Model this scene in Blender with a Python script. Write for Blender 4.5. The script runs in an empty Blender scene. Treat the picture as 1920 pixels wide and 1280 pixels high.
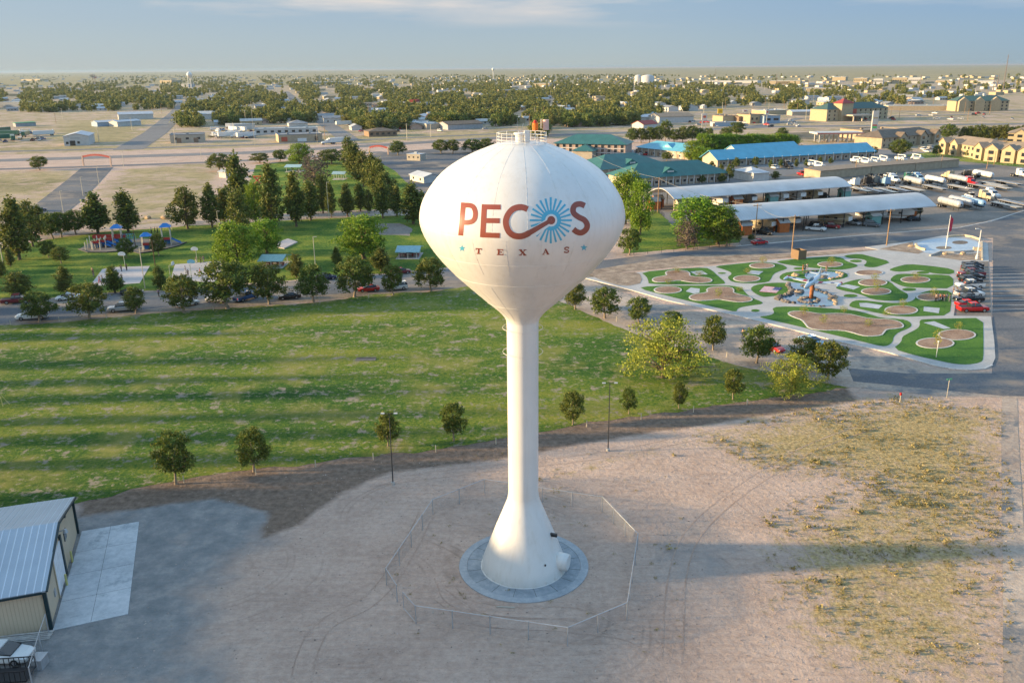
import bpy, bmesh, math, random
import numpy as np
from mathutils import Vector, Matrix, noise as mnoise
from mathutils.geometry import tessellate_polygon
random.seed(7)
RNG = np.random.default_rng(11)
C = bpy.context.scene.collection
# ---------------------------------------------------------------- camera model (photo 1920x1280)
F, H, ROLL, PITCH = 1600.0, 47.0, math.radians(0.5), math.atan(514/1600)
SUN_EL, SUN_AZ = math.radians(10.0), math.radians(-92)      # sun low on the left
cp, sp, cr, sr = math.cos(PITCH), math.sin(PITCH), math.cos(ROLL), math.sin(ROLL)
def ray(x, y):
    u, v = x-960, 640-y
    u2, v2 = u*cr+v*sr, -u*sr+v*cr
    return Vector((u2/F, cp+v2/F*sp, -sp+v2/F*cp))
def G(x, y, z=0.0):
    "ground point seen at photo pixel x, y"
    d = ray(x, y); t = (z-H)/d.z
    return Vector((d.x*t, d.y*t, z))
def proj(p):
    dz = p[2]-H; d = p[1]*cp-dz*sp
    u2, v2 = p[0]/d*F, (p[1]*sp+dz*cp)/d*F
    return 960+u2*cr-v2*sr, 640-(u2*sr+v2*cr), d
def HT(b, ytop):
    "height of a vertical thing standing at world b whose top is seen at row ytop"
    lo, hi = 0.0, 90.0
    for _ in range(40):
        m = (lo+hi)/2
        if proj((b[0], b[1], m))[1] > ytop: lo = m
        else: hi = m
    return lo
def MPP(b): return proj((b[0], b[1], b[2] if len(b) > 2 else 0))[2]/F     # metres per photo pixel there
def heading(a, b): return math.atan2(b[1]-a[1], b[0]-a[0])
# ---------------------------------------------------------------- materials
MATS = {}
def nd(nt, t, **kw):
    n = nt.nodes.new(t)
    for k, v in kw.items(): setattr(n, k, v)
    return n
def mat(name, col, rough=0.7, metal=0.0, var=0.12, scale=1.5, bump=0.0, bscale=8.0, spec=0.3, emit=0, alpha=None, stripes=None, col2=None, world=False, trans=0):
    if name in MATS: return MATS[name]
    m = bpy.data.materials.new(name); m.use_nodes = True; MATS[name] = m
    nt = m.node_tree; L = nt.links; b = nt.nodes['Principled BSDF']
    b.inputs['Roughness'].default_value = rough; b.inputs['Metallic'].default_value = metal
    b.inputs['Specular IOR Level'].default_value = spec
    tc = nd(nt, 'ShaderNodeNewGeometry').outputs['Position'] if world else nd(nt, 'ShaderNodeTexCoord').outputs['Object']
    n = nd(nt, 'ShaderNodeTexNoise'); n.inputs['Scale'].default_value = scale; n.inputs['Detail'].default_value = 6
    L.new(tc, n.inputs['Vector'])
    r = nd(nt, 'ShaderNodeValToRGB'); c2 = col2 or tuple(min(1, c*(1+var)) for c in col)
    r.color_ramp.elements[0].position = 0.32; r.color_ramp.elements[1].position = 0.68
    r.color_ramp.elements[0].color = (*[c*(1-var) for c in col], 1); r.color_ramp.elements[1].color = (*c2, 1)
    L.new(n.outputs['Fac'], r.inputs['Fac']); out = r.outputs['Color']
    nrm = None
    if stripes:                      # ribs: (axis vector, period, strength, colour depth)
        ax, per, st, cd = stripes
        sx = nd(nt, 'ShaderNodeVectorMath', operation='DOT_PRODUCT'); L.new(tc, sx.inputs[0]); sx.inputs[1].default_value = ax
        mm = nd(nt, 'ShaderNodeMath', operation='MULTIPLY'); L.new(sx.outputs['Value'], mm.inputs[0]); mm.inputs[1].default_value = 1/per
        fr = nd(nt, 'ShaderNodeMath', operation='FRACT'); L.new(mm.outputs[0], fr.inputs[0])
        rr = nd(nt, 'ShaderNodeValToRGB'); e = rr.color_ramp.elements
        e[0].position = 0; e[0].color = (1, 1, 1, 1); e[1].position = .2; e[1].color = (0, 0, 0, 1)
        L.new(fr.outputs[0], rr.inputs['Fac'])
        mx = nd(nt, 'ShaderNodeMix', data_type='RGBA', blend_type='MULTIPLY'); L.new(rr.outputs['Color'], mx.inputs['Factor'])
        L.new(out, mx.inputs[6]); mx.inputs[7].default_value = (cd, cd, cd, 1); out = mx.outputs[2]
        bp = nd(nt, 'ShaderNodeBump'); bp.inputs['Strength'].default_value = st; bp.inputs['Distance'].default_value = .04
        L.new(rr.outputs['Color'], bp.inputs['Height']); nrm = bp.outputs['Normal']
    if bump:
        n2 = nd(nt, 'ShaderNodeTexNoise'); n2.inputs['Scale'].default_value = bscale; n2.inputs['Detail'].default_value = 4
        L.new(tc, n2.inputs['Vector'])
        bp = nd(nt, 'ShaderNodeBump'); bp.inputs['Strength'].default_value = bump; bp.inputs['Distance'].default_value = .1
        L.new(n2.outputs['Fac'], bp.inputs['Height'])
        if nrm: L.new(nrm, bp.inputs['Normal'])
        nrm = bp.outputs['Normal']
    if nrm: L.new(nrm, b.inputs['Normal'])
    L.new(out, b.inputs['Base Color'])
    if emit:
        b.inputs['Emission Color'].default_value = (*col, 1); b.inputs['Emission Strength'].default_value = emit
    if alpha is not None:
        b.inputs['Alpha'].default_value = alpha
    return m
def leaf_mat(name, c1, c2, c3, hue=.02, val=.25):
    "foliage: every leaf clump takes its own tint between three greens; every tree its own value"
    m = bpy.data.materials.new(name); m.use_nodes = True; nt = m.node_tree; L = nt.links; b = nt.nodes['Principled BSDF']
    g = nd(nt, 'ShaderNodeNewGeometry'); r = nd(nt, 'ShaderNodeValToRGB')
    e = r.color_ramp.elements; e[0].color = (*c1, 1); e[1].color = (*c3, 1); k = r.color_ramp.elements.new(.55); k.color = (*c2, 1)
    L.new(g.outputs['Random Per Island'], r.inputs['Fac'])
    tc = nd(nt, 'ShaderNodeTexCoord'); n = nd(nt, 'ShaderNodeTexNoise'); n.inputs['Scale'].default_value = .9; L.new(tc.outputs['Object'], n.inputs['Vector'])
    oi = nd(nt, 'ShaderNodeObjectInfo'); h = nd(nt, 'ShaderNodeHueSaturation')
    a = nd(nt, 'ShaderNodeMapRange'); L.new(oi.outputs['Random'], a.inputs['Value']); a.inputs['To Min'].default_value = .5-hue; a.inputs['To Max'].default_value = .5+hue
    L.new(a.outputs[0], h.inputs['Hue'])
    v = nd(nt, 'ShaderNodeMapRange'); L.new(n.outputs['Fac'], v.inputs['Value']); v.inputs['From Min'].default_value = .3; v.inputs['From Max'].default_value = .7
    v.inputs['To Min'].default_value = 1-val; v.inputs['To Max'].default_value = 1+val
    L.new(v.outputs[0], h.inputs['Value']); L.new(r.outputs['Color'], h.inputs['Color']); L.new(h.outputs[0], b.inputs['Base Color'])
    b.inputs['Roughness'].default_value = .6; b.inputs['Specular IOR Level'].default_value = .25
    tr = nd(nt, 'ShaderNodeBsdfTranslucent'); L.new(h.outputs[0], tr.inputs['Color'])
    ms = nd(nt, 'ShaderNodeMixShader'); ms.inputs[0].default_value = .3
    L.new(b.outputs[0], ms.inputs[1]); L.new(tr.outputs[0], ms.inputs[2]); L.new(ms.outputs[0], nt.nodes['Material Output'].inputs['Surface'])
    return m
# ---------------------------------------------------------------- mesh builder
class MB:
    def __init__(s): s.v, s.f, s.mi, s.k = [], [], [], 0
    def add(s, vs, fs, xf=None):
        n = len(s.v); s.v += [tuple(xf @ Vector(v)) if xf else tuple(v) for v in vs]
        s.f += [tuple(i+n for i in f) for f in fs]; s.mi += [s.k]*len(fs); return s
    def box(s, c, d, rz=0, tilt=None):
        x, y, z = d[0]/2, d[1]/2, d[2]/2
        M = Matrix.Translation(c) @ Matrix.Rotation(rz, 4, 'Z')
        if tilt: M = M @ Matrix.Rotation(tilt[1], 4, tilt[0])
        vs = [(a, b, e) for a in (-x, x) for b in (-y, y) for e in (-z, z)]
        return s.add(vs, [(0, 1, 3, 2), (4, 6, 7, 5), (0, 4, 5, 1), (2, 3, 7, 6), (0, 2, 6, 4), (1, 5, 7, 3)], M)
    def tube(s, p, q, r0, r1=None, n=8, caps=True):
        p, q = Vector(p), Vector(q); r1 = r0 if r1 is None else r1
        z = (q-p).normalized(); x = z.orthogonal().normalized(); y = z.cross(x)
        vs = []
        for c, r in ((p, r0), (q, r1)):
            for i in range(n):
                a = 2*math.pi*i/n; vs.append(c+x*math.cos(a)*r+y*math.sin(a)*r)
        fs = [(i, (i+1) % n, n+(i+1) % n, n+i) for i in range(n)]
        if caps: fs += [tuple(range(n-1, -1, -1)), tuple(range(n, 2*n))]
        return s.add(vs, fs)
    def path(s, pts, r, n=6):
        for a, b in zip(pts, pts[1:]): s.tube(a, b, r, r, n)
        return s
    def prism(s, pts, z0, z1):
        "outline pts (x, y) -> solid between z0 and z1"
        n = len(pts); a = sum(pts[i][0]*pts[(i+1) % n][1]-pts[(i+1) % n][0]*pts[i][1] for i in range(n))
        if a < 0: pts = pts[::-1]
        vs = [(p[0], p[1], z0) for p in pts]+[(p[0], p[1], z1) for p in pts]
        tri = tessellate_polygon([[Vector((p[0], p[1], 0)) for p in pts]])
        fs = []
        for t in tri:
            A, B, D = [Vector(pts[i][:2]) for i in t]
            if (B-A).cross(D-A) < 0: t = t[::-1]
            fs.append(tuple(i+n for i in t)); fs.append(tuple(t[::-1]))
        fs += [(i, (i+1) % n, n+(i+1) % n, n+i) for i in range(n)]
        return s.add(vs, fs)
    def profile(s, pts, axis_len, axis='y', xf=None):
        "side outline pts (u, z) swept along the width -axis_len/2..+axis_len/2"
        n = len(pts); w = axis_len/2; vs = []
        for sgn in (-w, w):
            for u, z in pts: vs.append((u, sgn, z) if axis == 'y' else (sgn, u, z))
        tri = tessellate_polygon([[Vector((p[0], p[1], 0)) for p in pts]])
        fs = [tuple(t) for t in tri]+[tuple(i+n for i in t[::-1]) for t in tri]
        fs += [(i, n+i, n+(i+1) % n, (i+1) % n) for i in range(n)]
        return s.add(vs, fs, xf)
    def lathe(s, prof, n=48, c=(0, 0, 0), a0=0, a1=2*math.pi):
        full = abs(a1-a0-2*math.pi) < 1e-6; m = n if full else n+1; vs = []
        for r, z in prof:
            for i in range(m):
                a = a0+(a1-a0)*i/n; vs.append((c[0]+r*math.cos(a), c[1]+r*math.sin(a), c[2]+z))
        fs = []
        for j in range(len(prof)-1):
            for i in range(n):
                k = (i+1) % m; fs.append((j*m+i, j*m+k, (j+1)*m+k, (j+1)*m+i))
        return s.add(vs, fs)
    def mesh(s, name, mats, smooth=False, fix=True):
        me = bpy.data.meshes.new(name); me.from_pydata([tuple(v) for v in s.v], [], s.f)
        if not isinstance(mats, (list, tuple)): mats = [mats]
        for m in mats: me.materials.append(m)
        if len(mats) > 1: me.polygons.foreach_set('material_index', s.mi)
        if fix:
            bm = bmesh.new(); bm.from_mesh(me); bmesh.ops.recalc_face_normals(bm, faces=bm.faces); bm.to_mesh(me); bm.free()
        if smooth: me.polygons.foreach_set('use_smooth', [True]*len(me.polygons))
        me.update(); return me
    def build(s, name, mats, parent=None, smooth=False, loc=None):
        return link(name, s.mesh(name, mats, smooth), parent, loc)
def link(name, me, parent=None, loc=None):
    o = bpy.data.objects.new(name, me); C.objects.link(o)
    if parent: o.parent = parent
    if loc: o.location = loc
    return o
USED = {}
def tag(o, label, cat, group=None, kind=None):
    if label:
        if label in USED and not kind: USED[label] += 1; print('DUP LABEL', label)
        USED.setdefault(label, 1); o['label'] = label
    if cat: o['category'] = cat
    if group: o['group'] = group
    if kind: o['kind'] = kind
    return o
def thing(name, label, cat, loc=(0, 0, 0), rz=0, group=None, scale=None):
    o = bpy.data.objects.new(name, None); C.objects.link(o); o.location = loc; o.rotation_euler = (0, 0, rz)
    o.empty_display_size = .3
    if scale is not None: o.scale = scale if hasattr(scale, '__len__') else (scale,)*3
    return tag(o, label, cat, group)
def spawn(proto, name, label, cat, loc, rz=0, group=None, scale=None):
    "proto: list of (part name, mesh, [sub-parts]) - a new thing whose parts share mesh data with its siblings"
    t = thing(name, label, cat, loc, rz, group, scale)
    for pn, me, subs in proto:
        p = link(pn, me, t)
        for sb_ in subs: link(sb_[0], sb_[1], p)
    return t
def nth(i):
    w = ['first', 'second', 'third', 'fourth', 'fifth', 'sixth', 'seventh', 'eighth', 'ninth', 'tenth', 'eleventh', 'twelfth']
    if i <= 12: return w[i-1]
    return f"{i}{'th' if 10 < i % 100 < 14 else {1: 'st', 2: 'nd', 3: 'rd'}.get(i % 10, 'th')}"
LAND = [('thin-legged white water tower', 358, 160), ('white semi truck', 628, 268), ('left red arch', 182, 300), ('white gabled warehouse', 148, 265),
        ('low cream workshop', 350, 262), ('tan shed with dark doors', 563, 262), ('second red park arch', 705, 285), ('yellow square pole sign', 1349, 222),
        ('three-storey motel', 1120, 280), ('long blue-roofed motel', 1480, 300), ('red-towered hotel', 1600, 212), ('tall fuel price sign', 1640, 232),
        ('green-roofed hotel', 1840, 205), ('tan apartment block', 1840, 290), ('pair of white storage tanks', 1205, 160), ('slim distant water tower', 925, 148),
        ('red-fronted shop in town', 772, 205), ('pale flat-roofed factory', 410, 222), ('tall yellow office blocks', 1700, 158), ('long white highway shed', 540, 245),
        ('big gas station canopy', 1575, 262), ('pink-walled far building', 1000, 180), ('blue-white rail sheds', 240, 232)]
LCNT = {}
def whereis(px, py):
    "nearest landmark phrase with side and rank, unique per caller key"
    best = min(LAND, key=lambda l: (l[1]-px)**2+(4*(l[2]-py))**2)
    dx, dy = px-best[1], py-best[2]
    side = ('left of' if dx < 0 else 'right of') if abs(dx) > 5*abs(dy) else ('beyond' if dy < 0 else 'this side of')
    return side, best[0], abs(dx)+4*abs(dy)
def rank_labels(items, fmt):
    "items: (px, py, word) -> unique labels 'nth <word> ... side of landmark', counted by nearness"
    b = {}
    for i, (px, py, w) in enumerate(items):
        s, l, d = whereis(px, py); b.setdefault((s, l, w), []).append((d, i))
    out = [None]*len(items)
    for (s, l, w), q in b.items():
        q.sort()
        for k, (d, i) in enumerate(q):
            out[i] = fmt.format(w=w, p=(f"nearest " if k == 0 else f"{nth(k+1)} nearest ")+s+' the '+l)
    return out
# ---------------------------------------------------------------- camera, sun, sky
cam = bpy.data.objects.new('camera', bpy.data.cameras.new('camera')); C.objects.link(cam); bpy.context.scene.camera = cam
cam.data.sensor_width = 36; cam.data.lens = 36*F/1920; cam.data.clip_start = .5; cam.data.clip_end = 90000
fwd = Vector((0, cp, -sp)); u0 = Vector((0, sp, cp)); r0 = Vector((1, 0, 0))
rt = r0*cr-u0*sr; up = r0*sr+u0*cr
cam.matrix_world = Matrix(((rt.x, up.x, -fwd.x, 0), (rt.y, up.y, -fwd.y, 0), (rt.z, up.z, -fwd.z, H), (0, 0, 0, 1)))
sc = bpy.context.scene
sc.view_settings.view_transform = 'Standard'; sc.view_settings.look = 'None'; sc.view_settings.exposure = 1.34; sc.view_settings.gamma = 1
sl = bpy.data.lights.new('sun', 'SUN'); sl.energy = 5.0; sl.angle = math.radians(2.4); sl.color = (1.0, .73, .40)
so = bpy.data.objects.new('sun', sl); C.objects.link(so)
sd = Vector((math.sin(SUN_AZ)*math.cos(SUN_EL), math.cos(SUN_AZ)*math.cos(SUN_EL), math.sin(SUN_EL)))
so.rotation_euler = sd.to_track_quat('Z', 'Y').to_euler()
W = bpy.data.worlds.new('World'); sc.world = W; W.use_nodes = True; nt = W.node_tree; L = nt.links
for n in list(nt.nodes): nt.nodes.remove(n)
sky = nd(nt, 'ShaderNodeTexSky'); sky.sky_type = 'NISHITA'; sky.sun_disc = False; sky.sun_elevation = SUN_EL; sky.sun_rotation = SUN_AZ; sky.altitude = 800
bg = nd(nt, 'ShaderNodeBackground'); bg.inputs['Strength'].default_value = .12; L.new(sky.outputs[0], bg.inputs[0])
# thin evening cloud deck: grey-blue low down, brighter overhead, a few pink-lit wisps
tc = nd(nt, 'ShaderNodeTexCoord'); sx = nd(nt, 'ShaderNodeSeparateXYZ'); L.new(tc.outputs['Generated'], sx.inputs[0])
rmp = nd(nt, 'ShaderNodeValToRGB'); e = rmp.color_ramp.elements; L.new(sx.outputs['Z'], rmp.inputs['Fac'])
e[0].position = 0.0; e[0].color = (.125, .150, .160, 1); e[1].position = 1; e[1].color = (.12, .25, .40, 1)
for p_, c_ in ((.015, (.110, .145, .170, 1)), (.05, (.092, .132, .180, 1)), (.09, (.086, .128, .184, 1)), (.15, (.30, .32, .35, 1)), (.35, (.44, .44, .44, 1)), (.6, (.23, .33, .43, 1))):
    k = rmp.color_ramp.elements.new(p_); k.color = c_
mp = nd(nt, 'ShaderNodeMapping'); mp.inputs['Scale'].default_value = (3.2, 3.2, 30); L.new(tc.outputs['Generated'], mp.inputs[0])
ns = nd(nt, 'ShaderNodeTexNoise'); ns.inputs['Scale'].default_value = 1.0; ns.inputs['Detail'].default_value = 7; ns.inputs['Roughness'].default_value = .55; L.new(mp.outputs[0], ns.inputs['Vector'])
cm = nd(nt, 'ShaderNodeValToRGB'); cm.color_ramp.elements[0].position = .50; cm.color_ramp.elements[0].color = (0, 0, 0, 1)
cm.color_ramp.elements[1].position = .72; cm.color_ramp.elements[1].color = (1, 1, 1, 1); L.new(ns.outputs['Fac'], cm.inputs['Fac'])
lo = nd(nt, 'ShaderNodeMapRange'); L.new(sx.outputs['Z'], lo.inputs['Value']); lo.inputs['From Min'].default_value = .038; lo.inputs['From Max'].default_value = .072; lo.inputs['To Max'].default_value = .8
ml = nd(nt, 'ShaderNodeMath', operation='MULTIPLY'); L.new(cm.outputs[0], ml.inputs[0]); L.new(lo.outputs[0], ml.inputs[1])
mc = nd(nt, 'ShaderNodeMix', data_type='RGBA'); L.new(ml.outputs[0], mc.inputs['Factor']); L.new(rmp.outputs[0], mc.inputs[6]); mc.inputs[7].default_value = (.34, .27, .225, 1)
# warmer and paler toward the sun (left)
gl = nd(nt, 'ShaderNodeMapRange'); L.new(sx.outputs['X'], gl.inputs['Value']); gl.inputs['From Min'].default_value = .35; gl.inputs['From Max'].default_value = -.75; gl.inputs['To Max'].default_value = .35
m3 = nd(nt, 'ShaderNodeMix', data_type='RGBA'); L.new(gl.outputs[0], m3.inputs['Factor']); L.new(mc.outputs[2], m3.inputs[6]); m3.inputs[7].default_value = (.145, .160, .170, 1)
# the eastern half of the sky, away from the sunset and behind the camera, is a deeper blue
dk = nd(nt, 'ShaderNodeMapRange'); L.new(sx.outputs['Y'], dk.inputs['Value']); dk.inputs['From Min'].default_value = .35; dk.inputs['From Max'].default_value = -.7
m4 = nd(nt, 'ShaderNodeMix', data_type='RGBA', blend_type='MULTIPLY'); L.new(dk.outputs[0], m4.inputs['Factor']); L.new(m3.outputs[2], m4.inputs[6]); m4.inputs[7].default_value = (.78, .90, 1.0, 1)
dx_ = nd(nt, 'ShaderNodeMapRange'); L.new(sx.outputs['X'], dx_.inputs['Value']); dx_.inputs['From Min'].default_value = .12; dx_.inputs['From Max'].default_value = .85
m5 = nd(nt, 'ShaderNodeMix', data_type='RGBA', blend_type='MULTIPLY'); L.new(dx_.outputs[0], m5.inputs['Factor']); L.new(m4.outputs[2], m5.inputs[6]); m5.inputs[7].default_value = (.34, .62, .92, 1)
b2 = nd(nt, 'ShaderNodeBackground'); L.new(m5.outputs[2], b2.inputs[0]); b2.inputs['Strength'].default_value = 1.30
ms = nd(nt, 'ShaderNodeMixShader'); ms.inputs[0].default_value = .92; L.new(bg.outputs[0], ms.inputs[1]); L.new(b2.outputs[0], ms.inputs[2])
L.new(ms.outputs[0], nd(nt, 'ShaderNodeOutputWorld').inputs['Surface'])
# ---------------------------------------------------------------- ground masks
def inside_dist(X, Y, poly):
    "signed distance (m), positive inside, of arrays to a world polygon"
    ins = np.zeros(X.shape, bool); dm = np.full(X.shape, 1e9); n = len(poly)
    for i in range(n):
        x0, y0 = poly[i][:2]; x1, y1 = poly[(i+1) % n][:2]
        c = ((y0 > Y) != (y1 > Y)) & (X < (x1-x0)*(Y-y0)/((y1-y0) if abs(y1-y0) > 1e-9 else 1e-9)+x0); ins ^= c
        dx, dy = x1-x0, y1-y0; t = np.clip(((X-x0)*dx+(Y-y0)*dy)/(dx*dx+dy*dy+1e-9), 0, 1)
        dm = np.minimum(dm, np.hypot(X-x0-t*dx, Y-y0-t*dy))
    return np.where(ins, dm, -dm)
def PX(*pts): return [G(x, y) for x, y in pts]
MASKS = {   # name: [(pixel polygon, softness m, strength)]
 'gravel': [([(-60, 1300), (-60, 960), (145, 950), (330, 918), (500, 893), (620, 900), (560, 960), (500, 1010), (440, 1060), (390, 1120), (380, 1200), (420, 1300)], 4.0, .9),
            ([(1230, 930), (1400, 990), (1420, 1040), (1390, 1110), (1270, 1150), (1210, 1120), (1205, 1000)], 3.5, .42)],  # shade right of the tower, painted into the ground in gravel grey
 'brown': [([(145, 935), (330, 899), (480, 874), (700, 850), (930, 820), (1100, 788), (1300, 762), (1590, 725), (1610, 752), (1300, 800), (1110, 828), (930, 862), (720, 888), (640, 925), (560, 985), (490, 1010), (500, 960), (400, 935), (150, 968)], 1.0, 1.1),
           ([(830, 1000), (905, 985), (880, 1050), (900, 1110), (830, 1115), (800, 1080)], 1.5, .38)],
 'weed': [([(1290, 815), (1500, 770), (1700, 742), (1885, 770), (1900, 1020), (1700, 960), (1600, 900), (1430, 880)], 9.0, .85),
          ([(1430, 980), (1640, 880), (1900, 900), (1905, 1300), (1620, 1300), (1460, 1180)], 6.0, .66), ([(1010, 885), (1300, 812), (1310, 832), (1050, 905)], 2.5, .55)],
 'dry': [([(-700, 330), (160, 318), (120, 380), (-60, 440), (-700, 560)], 8, .62), ([(-1200, 330), (-1200, 170), (1980, 150), (3000, 140), (3000, 300), (1980, 300), (1640, 290), (1300, 262), (960, 262)], 10, .52), ([(215, 318), (420, 300), (400, 430), (100, 425)], 8, .6), ([(100, 270), (260, 265), (250, 240), (300, 225), (130, 225)], 10, .9),
         ([(-1800, 178), (-60, 165), (1980, 150), (3600, 140), (3600, 108), (-1800, 153)], 300, 1), ([(1130, 200), (1980, 165), (1980, 230), (1600, 228), (1300, 215)], 60, .55), ([(1500, 246), (1980, 232), (1980, 262), (1700, 262)], 10, .5),
         ([(600, 270), (980, 253), (980, 246), (600, 256)], 6, .8), ([(-60, 285), (480, 276), (700, 262), (700, 257), (480, 270), (-60, 279)], 4, 1)],
}
def axis(lo, near0, near1, hi, step, g):
    a = list(np.arange(near0, near1, step)); s = step; x = a[-1]
    while x < hi: s *= g; x += s; a.append(x)
    s = step; x = a[0]; b = []
    while x > lo: s *= g; x -= s; b.append(x)
    return np.array(b[::-1]+a)
def ground():
    xs = axis(-90000, -100, 135, 90000, .8, 1.07); ys = axis(-3000, 38, 175, 88000, .8, 1.022)
    ys = ys[(ys > 30) | (np.arange(len(ys)) % 6 == 0)]
    X, Y = np.meshgrid(xs, ys); nx, ny = len(xs), len(ys)
    Z = np.zeros_like(X)
    co = np.stack([X, Y, Z], -1).reshape(-1, 3)
    idx = np.arange(nx*ny).reshape(ny, nx)
    q = np.stack([idx[:-1, :-1], idx[:-1, 1:], idx[1:, 1:], idx[1:, :-1]], -1).reshape(-1, 4)
    me = bpy.data.meshes.new('ground'); me.vertices.add(len(co)); me.vertices.foreach_set('co', co.ravel())
    me.loops.add(q.size); me.loops.foreach_set('vertex_index', q.ravel()); me.polygons.add(len(q))
    me.polygons.foreach_set('loop_start', np.arange(0, q.size, 4)); me.polygons.foreach_set('loop_total', np.full(len(q), 4)); me.update()
    ok = Y.ravel() > 20
    for nm, lst in MASKS.items():
        w = np.zeros(len(co))
        for poly, soft, st in lst:
            d = inside_dist(co[:, 0], co[:, 1], PX(*poly)); w = np.maximum(w, st*np.clip(.5+d/(2*soft), 0, 1))
        at = me.attributes.new(nm, 'FLOAT', 'POINT'); at.data.foreach_set('value', (w*ok).astype(np.float32))
    o = link('ground', me); tag(o, 'dusty pinkish tan desert ground', None, kind='structure')
    m = bpy.data.materials.new('desert_ground'); m.use_nodes = True; nt = m.node_tree; L = nt.links; b = nt.nodes['Principled BSDF']; b.inputs['Roughness'].default_value = .95; b.inputs['Specular IOR Level'].default_value = .1
    P = nd(nt, 'ShaderNodeNewGeometry').outputs['Position']
    def noise(s, d=6, rough=.6, vec=None, dist=0):
        n = nd(nt, 'ShaderNodeTexNoise'); n.inputs['Scale'].default_value = s; n.inputs['Detail'].default_value = d; n.inputs['Roughness'].default_value = rough; n.inputs['Distortion'].default_value = dist
        L.new(vec or P, n.inputs['Vector']); return n.outputs['Fac']
    def ramp(src, *st):
        r = nd(nt, 'ShaderNodeValToRGB'); e = r.color_ramp.elements; e[0].position, e[0].color = st[0][0], (*st[0][1], 1); e[1].position, e[1].color = st[-1][0], (*st[-1][1], 1)
        for p_, c_ in st[1:-1]: k = r.color_ramp.elements.new(p_); k.color = (*c_, 1)
        L.new(src, r.inputs['Fac']); return r.outputs['Color']
    def mix(f, a, c, bt='MIX'):
        x = nd(nt, 'ShaderNodeMix', data_type='RGBA', blend_type=bt)
        for s_, v in (('Factor', f), (6, a), (7, c)):
            if hasattr(v, 'links'): L.new(v, x.inputs[s_])
            else: x.inputs[s_].default_value = v if s_ == 'Factor' else (*v, 1)
        return x.outputs[2]
    def attr(n):
        a = nd(nt, 'ShaderNodeAttribute'); a.attribute_name = n; return a.outputs['Fac']
    def edge(a, n, lo_=.35, hi_=.65, amp=.55):
        "mask broken up by noise"
        s1 = nd(nt, 'ShaderNodeMath', operation='SUBTRACT'); L.new(n, s1.inputs[0]); s1.inputs[1].default_value = .5
        s2 = nd(nt, 'ShaderNodeMath', operation='MULTIPLY_ADD'); L.new(s1.outputs[0], s2.inputs[0]); s2.inputs[1].default_value = amp*2; L.new(a, s2.inputs[2])
        r = nd(nt, 'ShaderNodeMapRange'); L.new(s2.outputs[0], r.inputs['Value']); r.inputs['From Min'].default_value = lo_; r.inputs['From Max'].default_value = hi_; return r.outputs[0]
    # tyre and grader marks: stretched noise
    mpg = nd(nt, 'ShaderNodeMapping'); mpg.inputs['Rotation'].default_value = (0, 0, .5); mpg.inputs['Scale'].default_value = (.12, 1.2, 1); L.new(P, mpg.inputs[0])
    tr = noise(1.6, 5, .6, mpg.outputs[0], .8)
    base = ramp(noise(.12, 8, .62), (.3, (.40, .275, .215)), (.5, (.53, .38, .30)), (.72, (.64, .48, .39)))
    base = mix(.35, base, ramp(noise(1.4, 10, .78), (.36, (.22, .15, .11)), (.64, (.70, .55, .44))))
    base = mix(.16, base, ramp(tr, (.35, (.28, .22, .18)), (.65, (.52, .44, .38))))
    clod = ramp(noise(6, 3, .6), (.66, (0, 0, 0)), (.72, (1, 1, 1))); base = mix(mix(.0, clod, (0, 0, 0)), base, (.13, .10, .07))
    # wheel tracks: contour lines of a slow noise, broken up by another
    cn = nd(nt, 'ShaderNodeMath', operation='MULTIPLY'); L.new(noise(.022, 1, .4), cn.inputs[0]); cn.inputs[1].default_value = 26
    cf = nd(nt, 'ShaderNodeMath', operation='FRACT'); L.new(cn.outputs[0], cf.inputs[0])
    ln = ramp(cf.outputs[0], (.0, (0, 0, 0)), (.06, (1, 1, 1)), (.10, (0, 0, 0)), (.20, (0, 0, 0)), (.26, (.8, .8, .8)), (.30, (0, 0, 0)))
    br_ = ramp(noise(.09, 5, .6), (.48, (0, 0, 0)), (.62, (.6, .6, .6)))
    lm = nd(nt, 'ShaderNodeMix', data_type='RGBA', blend_type='MULTIPLY'); lm.inputs['Factor'].default_value = 1; L.new(ln, lm.inputs[6]); L.new(br_, lm.inputs[7])
    base = mix(lm.outputs[2], base, (.30, .215, .165))
    gr = ramp(noise(.5, 8, .7), (.34, (.19, .20, .20)), (.5, (.25, .25, .245)), (.68, (.36, .34, .315)))
    col = mix(edge(attr('gravel'), noise(.22, 7, .6), .2, .8, .55), base, gr)  # grey for the gravel yard and the painted shade patch
    br = ramp(noise(1.2, 7, .7), (.34, (.13, .095, .07)), (.66, (.28, .205, .155)))
    col = mix(edge(attr('brown'), noise(.4, 8, .7), .35, .85, .6), col, br)
    wd = ramp(noise(2.2, 8, .75), (.35, (.17, .13, .07)), (.5, (.38, .285, .13)), (.66, (.60, .46, .24)))
    col = mix(edge(attr('weed'), noise(.45, 12, .85), .40, .72, 1.2), col, wd)
    # plains: yellow grass, olive scrub, bare strips, drawn out east-west as field bands
    mp2 = nd(nt, 'ShaderNodeMapping'); mp2.inputs['Scale'].default_value = (.0035, .012, 1); L.new(P, mp2.inputs[0])
    far = ramp(noise(1.0, 9, .62, mp2.outputs[0]), (.34, (.12, .12, .06)), (.45, (.24, .205, .11)), (.56, (.38, .31, .17)), (.68, (.42, .32, .24)))
    scr = ramp(noise(.16, 6, .75), (.42, (.42, .33, .19)), (.60, (.19, .18, .08)))
    far = mix(.55, far, scr)
    col = mix(edge(attr('dry'), noise(.06, 10, .78), .38, .62, 1.0), col, far)
    L.new(col, b.inputs['Base Color'])
    bp = nd(nt, 'ShaderNodeBump'); bp.inputs['Strength'].default_value = .9; bp.inputs['Distance'].default_value = .35
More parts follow.
